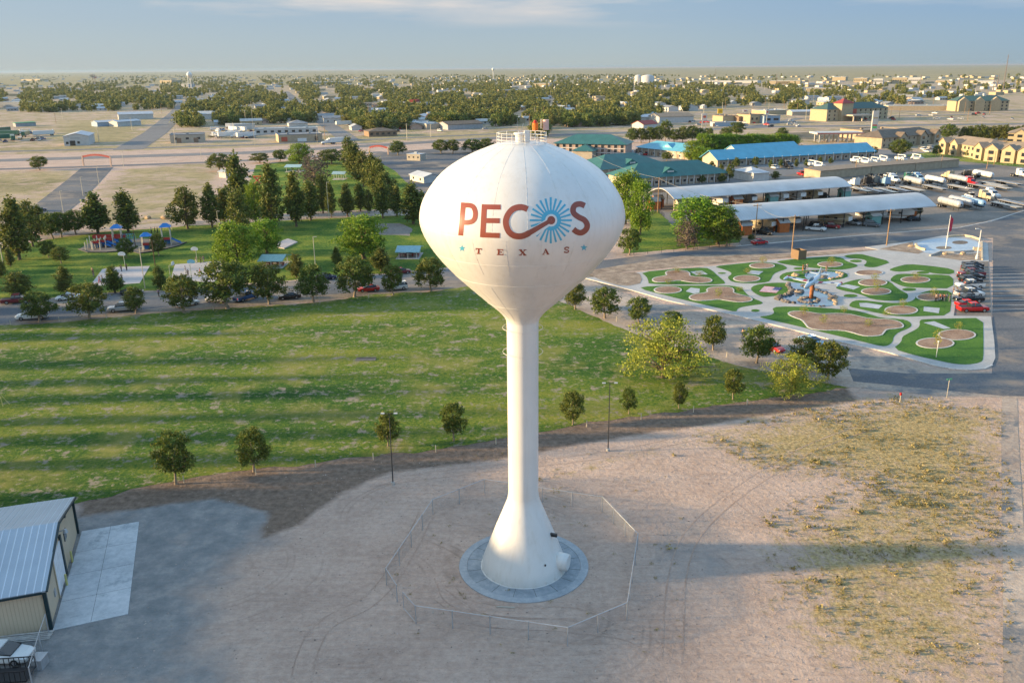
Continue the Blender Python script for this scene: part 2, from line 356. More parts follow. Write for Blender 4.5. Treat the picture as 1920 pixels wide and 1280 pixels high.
    hh = nd(nt, 'ShaderNodeMath', operation='MULTIPLY_ADD'); L.new(noise(1.3, 9, .7), hh.inputs[0]); hh.inputs[1].default_value = 1.6; L.new(tr, hh.inputs[2])
    L.new(hh.outputs[0], bp.inputs['Height']); L.new(bp.outputs[0], b.inputs['Normal'])
    me.materials.append(m)
ground()
# ---------------------------------------------------------------- flat sheets on the ground
def rag(pts, amp, step=2.0, seed=0):
    "resample an outline and roughen it by amp metres"
    out = []
    for a, b in zip(pts, pts[1:]+pts[:1]):
        n = max(1, int((Vector(b[:2])-Vector(a[:2])).length/step))
        for i in range(n): out.append((a[0]+(b[0]-a[0])*i/n, a[1]+(b[1]-a[1])*i/n))
    return [(x+amp*mnoise.noise((x*.35, y*.35, seed)), y+amp*mnoise.noise((x*.35, y*.35, seed+9))) for x, y in out]
def smoothpoly(pts, it=2):
    for _ in range(it):
        q = []
        for a, b in zip(pts, pts[1:]+pts[:1]):
            q += [(a[0]*.75+b[0]*.25, a[1]*.75+b[1]*.25), (a[0]*.25+b[0]*.75, a[1]*.25+b[1]*.75)]
        pts = q
    return pts
def sheet(name, pts, z, m, label=None, amp=0, step=2.0, th=0, kind='structure', cat=None, smooth=0):
    if smooth: pts = smoothpoly([(p[0], p[1]) for p in pts], smooth)
    if amp: pts = rag([(p[0], p[1]) for p in pts], amp, step)
    mb = MB()
    if th: mb.prism([(p[0], p[1]) for p in pts], z-th, z)
    else:
        a = sum(p[0]*q[1]-q[0]*p[1] for p, q in zip(pts, pts[1:]+pts[:1]))
        if a < 0: pts = pts[::-1]
        tri = tessellate_polygon([[Vector((p[0], p[1], 0)) for p in pts]]); fs = []
        for t in tri:
            A, B, D = [Vector(pts[i][:2]) for i in t]
            fs.append(tuple(t if (B-A).cross(D-A) > 0 else t[::-1]))
        mb.add([(p[0], p[1], z) for p in pts], fs)
    me = mb.mesh(name, m, fix=bool(th)); o = link(name, me)
    return tag(o, label, cat, kind=kind)
def wmat(name, stops, s1, s2, bump=.5, dist=.1, patch=None, stretch=None, rough=.92):
    "world-space ground material: large noise ramp x fine noise, optional bare patches (scale, lo, hi, colour)"
    m = bpy.data.materials.new(name); m.use_nodes = True; nt = m.node_tree; L = nt.links; b = nt.nodes['Principled BSDF']; b.inputs['Roughness'].default_value = rough; b.inputs['Specular IOR Level'].default_value = .15
    P = nd(nt, 'ShaderNodeNewGeometry').outputs['Position']
    if stretch:
        mp = nd(nt, 'ShaderNodeMapping'); mp.inputs['Rotation'].default_value = (0, 0, stretch[0]); mp.inputs['Scale'].default_value = (stretch[1], 1, 1); L.new(P, mp.inputs[0]); V = mp.outputs[0]
    else: V = P
    def N(s, v, d=7, r=.65):
        n = nd(nt, 'ShaderNodeTexNoise'); n.inputs['Scale'].default_value = s; n.inputs['Detail'].default_value = d; n.inputs['Roughness'].default_value = r; L.new(v, n.inputs['Vector']); return n.outputs['Fac']
    a = N(s1, V); c = N(s2, P, 8, .75)
    ad = nd(nt, 'ShaderNodeMath', operation='MULTIPLY_ADD'); L.new(c, ad.inputs[0]); ad.inputs[1].default_value = .55
    a2 = nd(nt, 'ShaderNodeMath', operation='MULTIPLY'); L.new(a, a2.inputs[0]); a2.inputs[1].default_value = .55; L.new(a2.outputs[0], ad.inputs[2])
    r = nd(nt, 'ShaderNodeValToRGB'); e = r.color_ramp.elements; e[0].position, e[0].color = stops[0][0], (*stops[0][1], 1); e[1].position, e[1].color = stops[-1][0], (*stops[-1][1], 1)
    for p_, c_ in stops[1:-1]: k = r.color_ramp.elements.new(p_); k.color = (*c_, 1)
    L.new(ad.outputs[0], r.inputs['Fac']); col = r.outputs['Color']
    for (sc_, lo_, hi_, pc) in (patch or []):
        q = nd(nt, 'ShaderNodeMapRange'); L.new(N(sc_, P, 9, .7), q.inputs['Value']); q.inputs['From Min'].default_value = lo_; q.inputs['From Max'].default_value = hi_
        x = nd(nt, 'ShaderNodeMix', data_type='RGBA'); L.new(q.outputs[0], x.inputs['Factor']); L.new(col, x.inputs[6]); x.inputs[7].default_value = (*pc, 1); col = x.outputs[2]
    L.new(col, b.inputs['Base Color'])
    bp = nd(nt, 'ShaderNodeBump'); bp.inputs['Strength'].default_value = bump; bp.inputs['Distance'].default_value = dist; L.new(c, bp.inputs['Height']); L.new(bp.outputs[0], b.inputs['Normal'])
    return m
GRASS = wmat('lawn_grass', [(.44, (.022, .088, .014)), (.52, (.072, .160, .020)), (.59, (.18, .235, .028)), (.67, (.32, .30, .055))], .06, 1.9, 1.0, .9, [(.10, .50, .64, (.28, .28, .070)), (.8, .56, .62, (.34, .31, .20)), (.35, .56, .63, (.36, .31, .24))], (.1, .35))
PGRASS = wmat('park_grass', [(.44, (.028, .090, .015)), (.53, (.080, .160, .020)), (.62, (.23, .255, .035))], .08, 1.5, 1.0, .8, [(.22, .66, .72, (.26, .21, .15))])
TURF = wmat('vivid_turf', [(.42, (.030, .105, .018)), (.62, (.085, .185, .030))], .15, 3.0, .9, .3)
ASPH = wmat('asphalt', [(.44, (.075, .080, .088)), (.55, (.115, .120, .128)), (.65, (.17, .17, .172))], .05, 2.5, .3, .04, [(.07, .50, .62, (.25, .205, .165))], (.15, .2))
DIRT = wmat('dirt_road', [(.43, (.26, .20, .16)), (.54, (.38, .30, .235)), (.65, (.48, .39, .31))], .08, 1.5, .6, .3, [(.09, .50, .58, (.17, .17, .17))], (-.45, .25))
SHOUL = wmat('road_shoulder', [(.4, (.12, .10, .085)), (.55, (.20, .165, .13)), (.7, (.31, .26, .21))], .1, 1.5, .6, .2)
YARD = wmat('yard_dirt', [(.4, (.13, .115, .10)), (.55, (.20, .175, .15)), (.7, (.30, .25, .21))], .05, 1.2, .5, .15)
CONC = wmat('concrete', [(.42, (.33, .32, .30)), (.6, (.43, .41, .38)), (.7, (.50, .48, .45))], .15, 2.0, .2, .03)
CONC2 = wmat('slab_concrete', [(.40, (.29, .31, .32)), (.55, (.40, .42, .43)), (.68, (.50, .51, .51))], .18, 1.4, .15, .03, [(.2, .56, .66, (.23, .26, .27))])
COBB = wmat('cobble_bed', [(.42, (.17, .13, .10)), (.55, (.34, .27, .21)), (.66, (.50, .41, .32))], .4, 5.0, 1, .5)
MULCH = wmat('tan_gravel', [(.42, (.17, .10, .065)), (.55, (.29, .19, .13)), (.68, (.41, .29, .205))], .25, 3.5, .8, .15, [(.5, .6, .66, (.12, .07, .045))])
WHITE = mat('white_paint', (.62, .62, .60), .6)
KERB = mat('pale_kerb', (.50, .47, .43), .8, var=.2, scale=3)
sheet('lawn', PX((-330, 652), (0, 610), (100, 606), (200, 595), (300, 587), (400, 580), (500, 573), (600, 567), (700, 552), (800, 548), (875, 537), (960, 528), (1010, 548), (1060, 566), (1110, 590), (1160, 612), (1230, 640), (1300, 660), (1400, 688), (1500, 706), (1600, 722),
      (1590, 728), (1450, 745), (1300, 766), (1100, 793), (930, 826), (700, 855), (560, 872), (420, 885), (330, 902), (250, 915), (145, 945), (-60, 962), (-330, 985)), .02, GRASS, 'wide worn green lawn with yellow patches and mowing strips', 1.1, 1.2)
sheet('park_lawn', PX((-250, 505), (0, 468), (100, 447), (200, 434), (300, 428), (420, 418), (520, 414), (620, 409), (720, 403), (800, 400), (860, 400), (900, 490), (835, 502), (700, 514), (525, 527), (420, 534), (370, 539), (300, 545), (200, 549), (100, 558), (-70, 574), (-250, 592)), .02, PGRASS, 'green playground park grass above the road', 1.2, 2)
sheet('rear_park_lawn', PX((470, 335), (480, 310), (560, 300), (700, 300), (800, 345), (870, 392), (700, 393), (600, 398), (480, 408), (440, 400)), .02, PGRASS, 'shaded green lawn under the tall pines', 1.2, 3)
sheet('corner_lawn', PX((1170, 475), (1190, 400), (1235, 395), (1262, 425), (1390, 440), (1385, 455), (1240, 470)), .02, PGRASS, 'small green lawn behind the black fence', .8, 2)
sheet('road_shoulder', PX((-330, 655), (-330, 640), (0, 607), (200, 587), (465, 563), (700, 544), (870, 529), (1090, 508), (1270, 486), (1110, 520), (1200, 545), (1000, 560), (960, 530), (875, 539), (700, 554), (400, 582), (100, 608), (0, 612)), .012, SHOUL, 'brown dusty strip between road and lawn', .6, 2)
sheet('corner_street', PX((1000, 540), (1100, 505), (1090, 520), (1160, 546), (1250, 572), (1385, 600), (1500, 630), (1565, 645), (1665, 667), (1752, 692), (1870, 700), (1990, 700), (1990, 750), (1890, 745), (1760, 742), (1590, 726), (1500, 708), (1400, 690), (1300, 662), (1230, 642), (1110, 592)), .026, DIRT, 'dusty tan side street beside the memorial park', .8, 2)
sheet('street', PX((-330, 640), (-330, 596), (0, 567), (100, 560), (200, 550), (300, 547), (370, 541), (525, 529), (700, 516), (835, 505), (960, 498), (1140, 487), (1290, 470), (1480, 454), (1640, 440), (1800, 428), (1860, 416), (1930, 393), (2000, 380), (2000, 745), (1880, 742), (1600, 715), (1590, 690), (1700, 700), (1860, 700), (1862, 446), (1780, 447), (1700, 453),
      (1620, 463), (1480, 474), (1272, 484), (1130, 504), (960, 522), (860, 531), (700, 546), (600, 553), (480, 563), (300, 577), (200, 588), (100, 600), (0, 607)), .034, ASPH, 'blue grey asphalt street curving past both parks')
# ---------------------------------------------------------------- water tower
AX = G(982, 1058); TP = [(0, 4.12), (.5, 4.06), (1.1, 3.92), (2.4, 3.45), (3.8, 2.92), (4.95, 2.47), (6.4, 1.90), (7.2, 1.60), (7.7, 1.48), (8.2, 1.44), (24.9, 1.44), (25.25, 1.47), (25.7, 1.70), (26.3, 2.24), (27.5, 3.58), (28.9, 5.08), (29.8, 6.00), (31.0, 7.08), (32.2, 7.96),
      (33.3, 8.56), (34.4, 8.88), (35.4, 8.80), (36.4, 8.44), (37.6, 7.66), (38.6, 6.72), (39.4, 5.55), (40.05, 4.25), (40.5, 3.1), (40.85, 2.1), (41.0, 1.0)]
def catmull(P, n=6):
    out = []
    for i in range(len(P)-1):
        p0, p1, p2, p3 = P[max(0, i-1)], P[i], P[i+1], P[min(len(P)-1, i+2)]
        for k in range(n):
            t = k/n; out.append(tuple(.5*((2*b)+(c-a)*t+(2*a-5*b+4*c-d)*t*t+(3*b-a-3*c+d)*t**3) for a, b, c, d in zip(p0, p1, p2, p3)))
    return out+[P[-1]]
bowlP = catmull([(z, r) for z, r in TP if z >= 25.25], 5)
def rad(z):
    for (z0, r0_), (z1, r1_) in zip(bowlP, bowlP[1:]):
        if z0 <= z <= z1: return r0_+(r1_-r0_)*(z-z0)/(z1-z0)
    return 0
def hit(px, py, off):
    d = ray(px, py).normalized(); o = Vector((0, 0, H)); lo = 52.0; s = 0.5; t = lo
    f = lambda t: math.hypot(o.x+d.x*t-AX.x, o.y+d.y*t-AX.y)-rad(H+d.z*t)
    while f(t) > 0 and t < 80: t += s
    a, b = t-s, t
    for _ in range(24):
        m = (a+b)/2
        if f(m) > 0: a = m
        else: b = m
    p = o+d*b; rr = Vector((p.x-AX.x, p.y-AX.y, 0)).normalized(); z = p.z
    sl_ = (rad(z+.1)-rad(z-.1))/.2; n = Vector((rr.x, rr.y, -sl_)).normalized()
    q = p+n*off; return (q.x-AX.x, q.y-AX.y, q.z)
PAINT = mat('tower_paint', (.62, .60, .56), .34, var=.04, scale=.35, spec=.5, bump=.05, bscale=.9)
def streaks(m):
    "faint dirt runs and old water stains down the shell"
    nt = m.node_tree; L = nt.links; b = nt.nodes['Principled BSDF']; src = b.inputs['Base Color'].links[0].from_socket
    g = nd(nt, 'ShaderNodeTexCoord'); mp = nd(nt, 'ShaderNodeMapping'); mp.inputs['Scale'].default_value = (1.6, 1.6, .09); L.new(g.outputs['Object'], mp.inputs[0])
    n = nd(nt, 'ShaderNodeTexNoise'); n.inputs['Scale'].default_value = 1.3; n.inputs['Detail'].default_value = 8; n.inputs['Roughness'].default_value = .7; L.new(mp.outputs[0], n.inputs['Vector'])
    r = nd(nt, 'ShaderNodeValToRGB'); r.color_ramp.elements[0].position = .5; r.color_ramp.elements[0].color = (0, 0, 0, 1); r.color_ramp.elements[1].position = .75; r.color_ramp.elements[1].color = (.4, .4, .4, 1); L.new(n.outputs['Fac'], r.inputs['Fac'])
    x = nd(nt, 'ShaderNodeMix', data_type='RGBA'); L.new(r.outputs[0], x.inputs['Factor']); L.new(src, x.inputs[6]); x.inputs[7].default_value = (.47, .42, .34, 1); L.new(x.outputs[2], b.inputs['Base Color'])
streaks(PAINT)
RUST = mat('logo_brown', (.24, .060, .035), .38, var=.05, spec=.4)
CYAN = mat('logo_cyan', (.07, .34, .47), .38, var=.04, spec=.4)
STEEL = mat('galvanised', (.42, .43, .44), .45, .5)
DARK = mat('dark_metal', (.03, .032, .035), .5)
ORANGE = mat('beacon_orange', (.75, .16, .02), .4)
tw = thing('water_tower', 'huge white bulb-shaped tower with a flared base and brown lettering', 'water tower', AX)
prof = [(r, z) for z, r in TP]
MB().lathe([(r, z) for z, r in catmull([(z, r) for z, r in TP if z <= 7.7], 4)], 96).build('flared_base', PAINT, tw, True)
MB().lathe([(1.48, 7.7), (1.44, 8.2), (1.44, 16), (1.44, 24.9), (1.47, 25.25)], 64).build('stem', PAINT, tw, True)
MB().lathe([(r, z) for z, r in bowlP]+[(0.01, 41.0)], 128).build('tank', PAINT, tw, True)
mb = MB()
for k in range(20):
    a = math.radians(-90+18*k+2)
    pts = [((r+.001)*math.cos(a), (r+.001)*math.sin(a), z) for z, r in bowlP[::2] if 34.2 < z < 40.8]
    MB().path(pts, .012, 4).build('vertical_weld', PAINT, tw, True)
for k in range(20):
    a = math.radians(-90+18*k+9)
    pts = [((r+.001)*math.cos(a), (r+.001)*math.sin(a), z) for z, r in bowlP[::2] if 25.4 < z < 29.9 or 30.9 < z < 34.2]
    for h_ in (pts[:len([p for p in pts if p[2] < 30])], pts[len([p for p in pts if p[2] < 30]):]):
        if len(h_) > 1: MB().path(h_, .012, 4).build('vertical_weld', PAINT, tw, True)
for z in (29.9, 32.0, 34.3, 27.2):
    r = rad(z); MB().lathe([(r-.01, z-.03), (r+.010, z), (r-.01, z+.03)], 128).build('ring_weld', PAINT, tw, True)
for z in (4.4, 7.7, 13, 18.5):
    r = next(r0_+(r1_-r0_)*(z-z0)/(z1-z0) for (z0, r0_), (z1, r1_) in zip(TP, TP[1:]) if z0 <= z <= z1)
    MB().lathe([(r-.01, z-.03), (r+.018, z), (r-.01, z+.03)], 96).build('ring_weld', PAINT, tw, True)
MB().lathe([(4.13, 0), (4.25, .0), (4.25, .06), (4.13, .08)], 96).build('anchor_ring', PAINT, tw)
for k in range(24):
    a = 2*math.pi*k/24
    MB().box((4.2*math.cos(a), 4.2*math.sin(a), .28), (.06, .06, .3), a).build('anchor_bolt', PAINT, tw)
a = math.radians(-22)   # door hood on the right
door = MB().tube((3.0*math.cos(a), 3.0*math.sin(a), 1.35), (4.6*math.cos(a), 4.6*math.sin(a), 1.25), .85, n=24).build('door_hood', PAINT, tw, True)
MB().tube((4.602*math.cos(a), 4.602*math.sin(a), 1.25), (4.64*math.cos(a), 4.64*math.sin(a), 1.25), .7, n=24).build('door_panel', PAINT, door)
MB().box((3.1*math.cos(a), 3.1*math.sin(a), 4.0), (.7, .25, .3), a).build('floodlight', DARK, tw)
MB().box((3.72*math.cos(-1.0), 3.72*math.sin(-1.0), 1.9), (.14, .14, .14), 0).build('vent', DARK, tw)
for zr in (24.6, 22.3):
    mb = MB(); R = 1.82
    mb.path([(R*math.cos(t), R*math.sin(t), zr) for t in [2*math.pi*i/48 for i in range(49)]], .016, 5)
    for i in range(5):
        t = 2*math.pi*i/5+.9; mb.path([(R*math.cos(t), R*math.sin(t), zr), (1.42*math.cos(t), 1.42*math.sin(t), zr-.25)], .022, 4)
    mb.build('hand_ring', PAINT, tw)
mb = MB(); R = 2.1                      # crown railing
for zz in (40.95, 41.2, 41.45, 41.75): mb.path([(R*math.cos(t), R*math.sin(t), zz) for t in [2*math.pi*i/40 for i in range(41)]], .02, 5)
for i in range(12): t = 2*math.pi*i/12+.12; mb.tube((R*math.cos(t), R*math.sin(t), 40.8), (R*math.cos(t), R*math.sin(t), 41.77), .024, n=5)
mb.build('railing', WHITE, tw)
MB().tube((-.1, -.3, 40.9), (-.1, -.3, 41.6), .45, n=24).tube((-.1, -.3, 41.6), (-.1, -.3, 41.75), .58, n=24).build('roof_vent', PAINT, tw, False)
MB().box((.42, -.7, 41.5), (.45, .45, .9), .1).build('equipment_cabinet', PAINT, tw)
be = MB().tube((1.15, .3, 41.9), (1.15, .3, 42.5), .24, n=16).build('beacon', ORANGE, tw)
MB().tube((1.15, .3, 42.5), (1.15, .3, 42.72), .2, .1, n=16).build('lens', mat('beacon_red', (.45, .03, .01), .3), be)
MB().tube((1.15, .3, 40.9), (1.15, .3, 41.9), .04, n=6).build('beacon_post', WHITE, tw)
MB().tube((2.05, .5, 41.9), (2.05, .5, 42.75), .26, n=14).build('panel_antenna', mat('antenna_pink', (.62, .40, .33), .5), tw)
MB().box((1.65, .7, 42.4), (.12, .1, .8)).build('panel_antenna', mat('antenna_cream', (.62, .58, .42), .5), tw)
MB().tube((-.35, .3, 41.9), (-.35, .3, 42.9), .015, n=4).tube((.0, .1, 42), (.15, .1, 42.5), .03, n=4).build('whip_antenna', STEEL, tw)
# ----- lettering, drawn in a 6.62x enlargement whose origin is photo pixel (840, 360), wrapped on the tank
def LP(x, y, off): return hit(840+x/6.62, 360+y/6.62, off)
def dense(pts, step):
    out = []
    for a, b in zip(pts, pts[1:]):
        n = max(1, int(math.dist(a, b)/step)); out += [(a[0]+(b[0]-a[0])*i/n, a[1]+(b[1]-a[1])*i/n) for i in range(n)]
    return out+[pts[-1]]
def stroke(mb, pts, w, off, w1=None, curve=False, step=14):
    if curve: pts = [p for p in catmull(pts, 6)]
    pts = dense(pts, step); n = len(pts); vs = []; fs = []; w1 = w if w1 is None else w1
    for i, p in enumerate(pts):
        a, b = pts[max(0, i-1)], pts[min(n-1, i+1)]; d = math.dist(a, b) or 1; nx, ny = -(b[1]-a[1])/d, (b[0]-a[0])/d
        ww = w+(w1-w)*i/(n-1)
        for k in (-.5, 0, .5): vs.append(LP(p[0]+nx*ww*k, p[1]+ny*ww*k, off))
    for i in range(n-1):
        for k in (0, 1): j = i*3+k; fs.append((j, j+1, j+4, j+3))
    mb.add(vs, fs); return mb
def ringpoly(mb, c, rads, off, n=40, shape=None):
    vs = []; fs = []
    for r in rads:
        for i in range(n):
            a = 2*math.pi*i/n; k = shape(a) if shape else 1
            vs.append(LP(c[0]+r*k*math.cos(a), c[1]+r*k*1.04*math.sin(a), off))
    for j in range(len(rads)-1):
        for i in range(n): k = (i+1) % n; fs.append((j*n+i, j*n+k, (j+1)*n+k, (j+1)*n+i))
    mb.add(vs, fs); return mb
def letter(mb, m, name='letter'): return mb.build(name, m, tw)
m_ = MB(); stroke(m_, [(193, 132), (157, 540)], 60, .015); stroke(m_, [(190, 165), (270, 167), (318, 192), (341, 258), (333, 325), (305, 362), (255, 378), (185, 378)], 60, .018, curve=True); letter(m_, RUST)
m_ = MB(); stroke(m_, [(453, 154), (430, 562)], 66, .015); stroke(m_, [(440, 185), (655, 189)], 62, .017); stroke(m_, [(450, 355), (642, 357)], 62, .019); stroke(m_, [(420, 532), (643, 540)], 62, .021); letter(m_, RUST)
m_ = MB()
for k in range(24):
    a = math.radians(15*k); Rr = 262 if k % 2 == 0 else 255; c_, s_ = math.cos(a), math.sin(a)
    stroke(m_, [(1275+95*c_, 352+100*s_), (1275+Rr*c_, 352+Rr*1.09*s_)], 20, .012, 27)
letter(m_, CYAN, 'starburst_rays')
m_ = MB(); ringpoly(m_, (1280, 352), [60, 90, 122], .015); letter(m_, CYAN, 'starburst_disc')
m_ = MB(); stroke(m_, [(1000, 545), (1265, 362)], 108, .018, 92); ringpoly(m_, (1280, 352), [2, 35, 74], .021); letter(m_, PAINT, 'logo_outline')
m_ = MB(); cc = [(988, 215), (935, 194), (880, 190), (810, 212), (752, 270), (720, 350), (727, 430), (762, 500), (820, 541), (890, 550), (950, 537), (1010, 507)]
stroke(m_, cc, 74, .024, curve=True); stroke(m_, [(985, 520), (1010, 507), (1262, 362)], 68, .026, 50); ringpoly(m_, (1280, 352), [2, 25, 50], .029); letter(m_, RUST)
m_ = MB(); stroke(m_, [(1697, 172), (1640, 150), (1580, 163), (1552, 210), (1562, 265), (1620, 312), (1690, 348), (1726, 405), (1712, 465), (1655, 505), (1600, 495), (1555, 462)], 70, .016, curve=True); letter(m_, RUST)
def serif(strokes, cx, cy, w, h, rot):
    m_ = MB(); c_, s_ = math.cos(rot), math.sin(rot)
    for i, (pts, sw) in enumerate(strokes):
        q = []
        for x, y in pts: dx, dy = (x-.5)*w, (y-.5)*h; q.append((cx+dx*c_-dy*s_, cy+dx*s_+dy*c_))
        stroke(m_, q, sw*w, .012+.002*i, step=30)
    letter(m_, RUST)
serif([([(.5, 0), (.5, 1)], .28), ([(0, .08), (1, .08)], .15), ([(.22, .94), (.78, .94)], .13), ([(.05, .0), (.05, .32)], .1), ([(.95, .0), (.95, .32)], .1)], 380, 732, 76, 70, .05)
serif([([(.28, 0), (.28, 1)], .26), ([(0, .07), (.92, .07)], .13), ([(.3, .5), (.72, .5)], .12), ([(0, .93), (.96, .93)], .13), ([(.9, 0), (.9, .3)], .1), ([(.72, .36), (.72, .64)], .09), ([(.94, .7), (.94, 1)], .1)], 648, 745, 84, 72, .03)
serif([([(.18, .03), (.82, .97)], .25), ([(.82, .03), (.18, .97)], .12), ([(0, .05), (.42, .05)], .1), ([(.62, .05), (1, .05)], .1), ([(0, .95), (.38, .95)], .1), ([(.56, .95), (1, .95)], .1)], 927, 750, 96, 72, 0)
serif([([(.5, .0), (.16, .97)], .1), ([(.46, .0), (.84, .97)], .24), ([(.28, .64), (.72, .64)], .09), ([(0, .95), (.34, .95)], .1), ([(.6, .95), (1, .95)], .1)], 1212, 740, 88, 70, -.03)
serif([([(.85, .26), (.72, .08), (.45, .05), (.22, .16), (.2, .32), (.42, .46), (.66, .56), (.82, .72), (.72, .9), (.5, .96), (.25, .91), (.12, .74)], .2), ([(.9, .0), (.86, .34)], .09), ([(.08, .68), (.05, 1)], .09)], 1472, 718, 76, 72, -.1)
star = lambda a: (1 if int(round((a+math.pi/2)/(math.pi/5))) % 2 == 0 else .42)
for cx, cy in ((175, 698), (1687, 690)):
    m_ = MB(); vs = [LP(cx, cy, .012)]+[LP(cx+(46 if i % 2 == 0 else 19)*math.sin(i*math.pi/5), cy-(46 if i % 2 == 0 else 19)*math.cos(i*math.pi/5), .012) for i in range(10)]
    m_.add(vs, [(0, i+1, (i+1) % 10+1) for i in range(10)]); letter(m_, CYAN, 'star')
PADM = wmat('round_slab', [(.40, (.17, .20, .22)), (.55, (.25, .28, .30)), (.68, (.34, .36, .37))], .3, 1.6, .2, .04)
mb = MB(); mb.lathe([(3.5, .0), (3.5, .05), (5.62, .05)], 96, (AX.x, AX.y, 0)); o = mb.build('concrete_slab', PADM); tag(o, 'blue grey concrete ring under the water tower', None, kind='structure')
mb = MB(); mb.lathe([(5.64, .03), (5.64, .075), (6.4, .075), (6.4, 0)], 96, (AX.x, AX.y, 0)); o = mb.build('slab_rim', wmat('rim_slab', [(.40, (.22, .25, .27)), (.68, (.38, .40, .41))], .3, 1.6, .2, .04)); tag(o, 'paler outer rim of the round slab', None, kind='structure')
mb = MB()
for k in range(16): t = 2*math.pi*k/16+.2; mb.box((AX.x+5*math.cos(t), AX.y+5*math.sin(t), .052), (2.75, .035, .012), t)
o = mb.build('slab_joint', mat('joint_dark', (.06, .07, .07), .9)); tag(o, 'radial joints in the round slab', None, kind='structure')
# ---------------------------------------------------------------- chain link fences
LINK = mat('chain_link', (.34, .34, .33), .6, .3, alpha=.18)
def chainfence(pts, h, label, name='chain_link_fence', step=3.2, m=STEEL, link=LINK, r=.042, cat='fence'):
    o = pts[0]; t = thing(name, label, cat, (o[0], o[1], 0))
    L_ = [Vector((p[0]-o[0], p[1]-o[1], 0)) for p in pts]
    mbr = MB()
    for a, b in zip(L_, L_[1:]):
        n = max(1, round((b-a).length/step))
        for i in range(n+1):
            if i == 0 and a is not L_[0]: continue
            p = a.lerp(b, i/n); MB().tube(p, p+Vector((0, 0, h+.06)), r*1.25, n=6).build('post', m, t)
        mbr.tube(a+Vector((0, 0, h)), b+Vector((0, 0, h)), r*.8, n=5)
        if link: mp = MB(); mp.add([a+Vector((0, 0, .05)), b+Vector((0, 0, .05)), b+Vector((0, 0, h)), a+Vector((0, 0, h))], [(0, 1, 2, 3)]); mp.build('mesh_panel', link, t)
        else:
            for zz in (.15,): mbr.tube(a+Vector((0, 0, zz)), b+Vector((0, 0, zz)), r*.6, n=4)
            n2 = int((b-a).length/.3)
            for i in range(n2): p = a.lerp(b, i/n2); mbr.tube(p+Vector((0, 0, .15)), p+Vector((0, 0, h)), r*.3, n=4, caps=False)
    mbr.build('rail', m, t); return t
fp = PX((780, 1168), (1064, 1210), (1175, 1162), (1195, 1030), (1129, 959), (909, 925), (812, 964), (725, 1096), (745, 1128))
chainfence(fp, 1.85, 'low chain link fence ringing the foot of the water tower')
g_ = thing('fence_gate', 'open chain link gate at the left of the tower fence', 'gate', fp[0]); v_ = G(757, 1141)-fp[0]
MB().path([(0, 0, .1), (v_.x, v_.y, .1), (v_.x, v_.y, 1.8), (0, 0, 1.8), (0, 0, .1)], .03, 5).build('gate_frame', STEEL, g_)
MB().add([(0, 0, .1), (v_.x, v_.y, .1), (v_.x, v_.y, 1.8), (0, 0, 1.8)], [(0, 1, 2, 3)]).build('mesh_panel', LINK, g_)
o_ = MB().box((0, 0, .05), (1.7, .12, .08)).build('timber_plank', mat('old_wood', (.42, .38, .32), .9)); o_.location = G(948, 1138); o_.rotation_euler[2] = -.1; tag(o_, 'pale plank lying on dirt in front of the tower slab', 'plank')
# ---------------------------------------------------------------- street lamps on the dirt yard
def double_lamp(b, top, label):
    b = G(*b); h = HT(b, top); t = thing('street_lamp', label, 'street lamp', b, 0, 'slim black double-headed lamps')
    MB().tube((0, 0, 0), (0, 0, .35), .22, n=12).build('footing', CONC, t)
    MB().tube((0, 0, .3), (0, 0, h), .075, .05, n=8).build('pole', DARK, t)
    MB().tube((-.62, 0, h), (.62, 0, h), .035, n=6).build('crossarm', DARK, t)
    for s in (-1, 1): MB().box((s*.75, 0, h+.02), (.42, .26, .1)).build('lamp_head', mat('lamp_grey', (.5, .5, .48), .5), t)
double_lamp((737, 908), 775, 'left of the two slim black double-headed lamps, behind the tower fence')
double_lamp((1140, 845), 718, 'right of the two slim black double-headed lamps, beside the lawn edge')
# ---------------------------------------------------------------- memorial park
c3 = lambda *p: PX(*[(1040+x/4, 440+y/4) for x, y in p]); c4 = lambda *p: PX(*[(1440+x/4, 440+y/4) for x, y in p])
slab = PX((1097, 522), (1200, 511), (1240, 507), (1322, 501), (1425, 490), (1500, 484), (1577, 477), (1647, 469), (1622, 464), (1715, 452), (1765, 443), (1802, 441), (1852, 457), (1854, 491), (1803, 491), (1796, 540), (1788, 593), (1858, 594), (1864, 640), (1866, 672), (1860, 685), (1845, 692), (1815, 694), (1785, 692), (1752, 686), (1665, 661), (1565, 639), (1500, 622), (1385, 593), (1307, 576), (1252, 564), (1190, 546))
sheet('park_pavement', slab, .14, CONC, 'pale concrete paths and plaza of the memorial park', th=.16)
o = MB(); kp = slab[20:]+slab[:1]
def offset_strip(pts, w, z0, z1, m, name, label):
    mb = MB()
    for a, b in zip(pts, pts[1:]):
        d = Vector((b[0]-a[0], b[1]-a[1], 0)); l = d.length; d /= l; n = Vector((d.y, -d.x, 0))
        c = (Vector(a)+Vector(b))/2; mb.box((c.x, c.y, (z0+z1)/2), (l+.05, w, z1-z0), math.atan2(d.y, d.x))
    return tag(mb.build(name, m), label, None, kind='structure')
offset_strip([Vector((p[0], p[1], 0)) for p in kp], .3, 0.0, .17, KERB, 'kerb', 'pale kerb along the memorial park edge')
sheet('parking_bay', PX((1804, 492), (1853, 491), (1859, 593), (1789, 592)), .05, YARD, 'grey gravel parking bay beside the park')
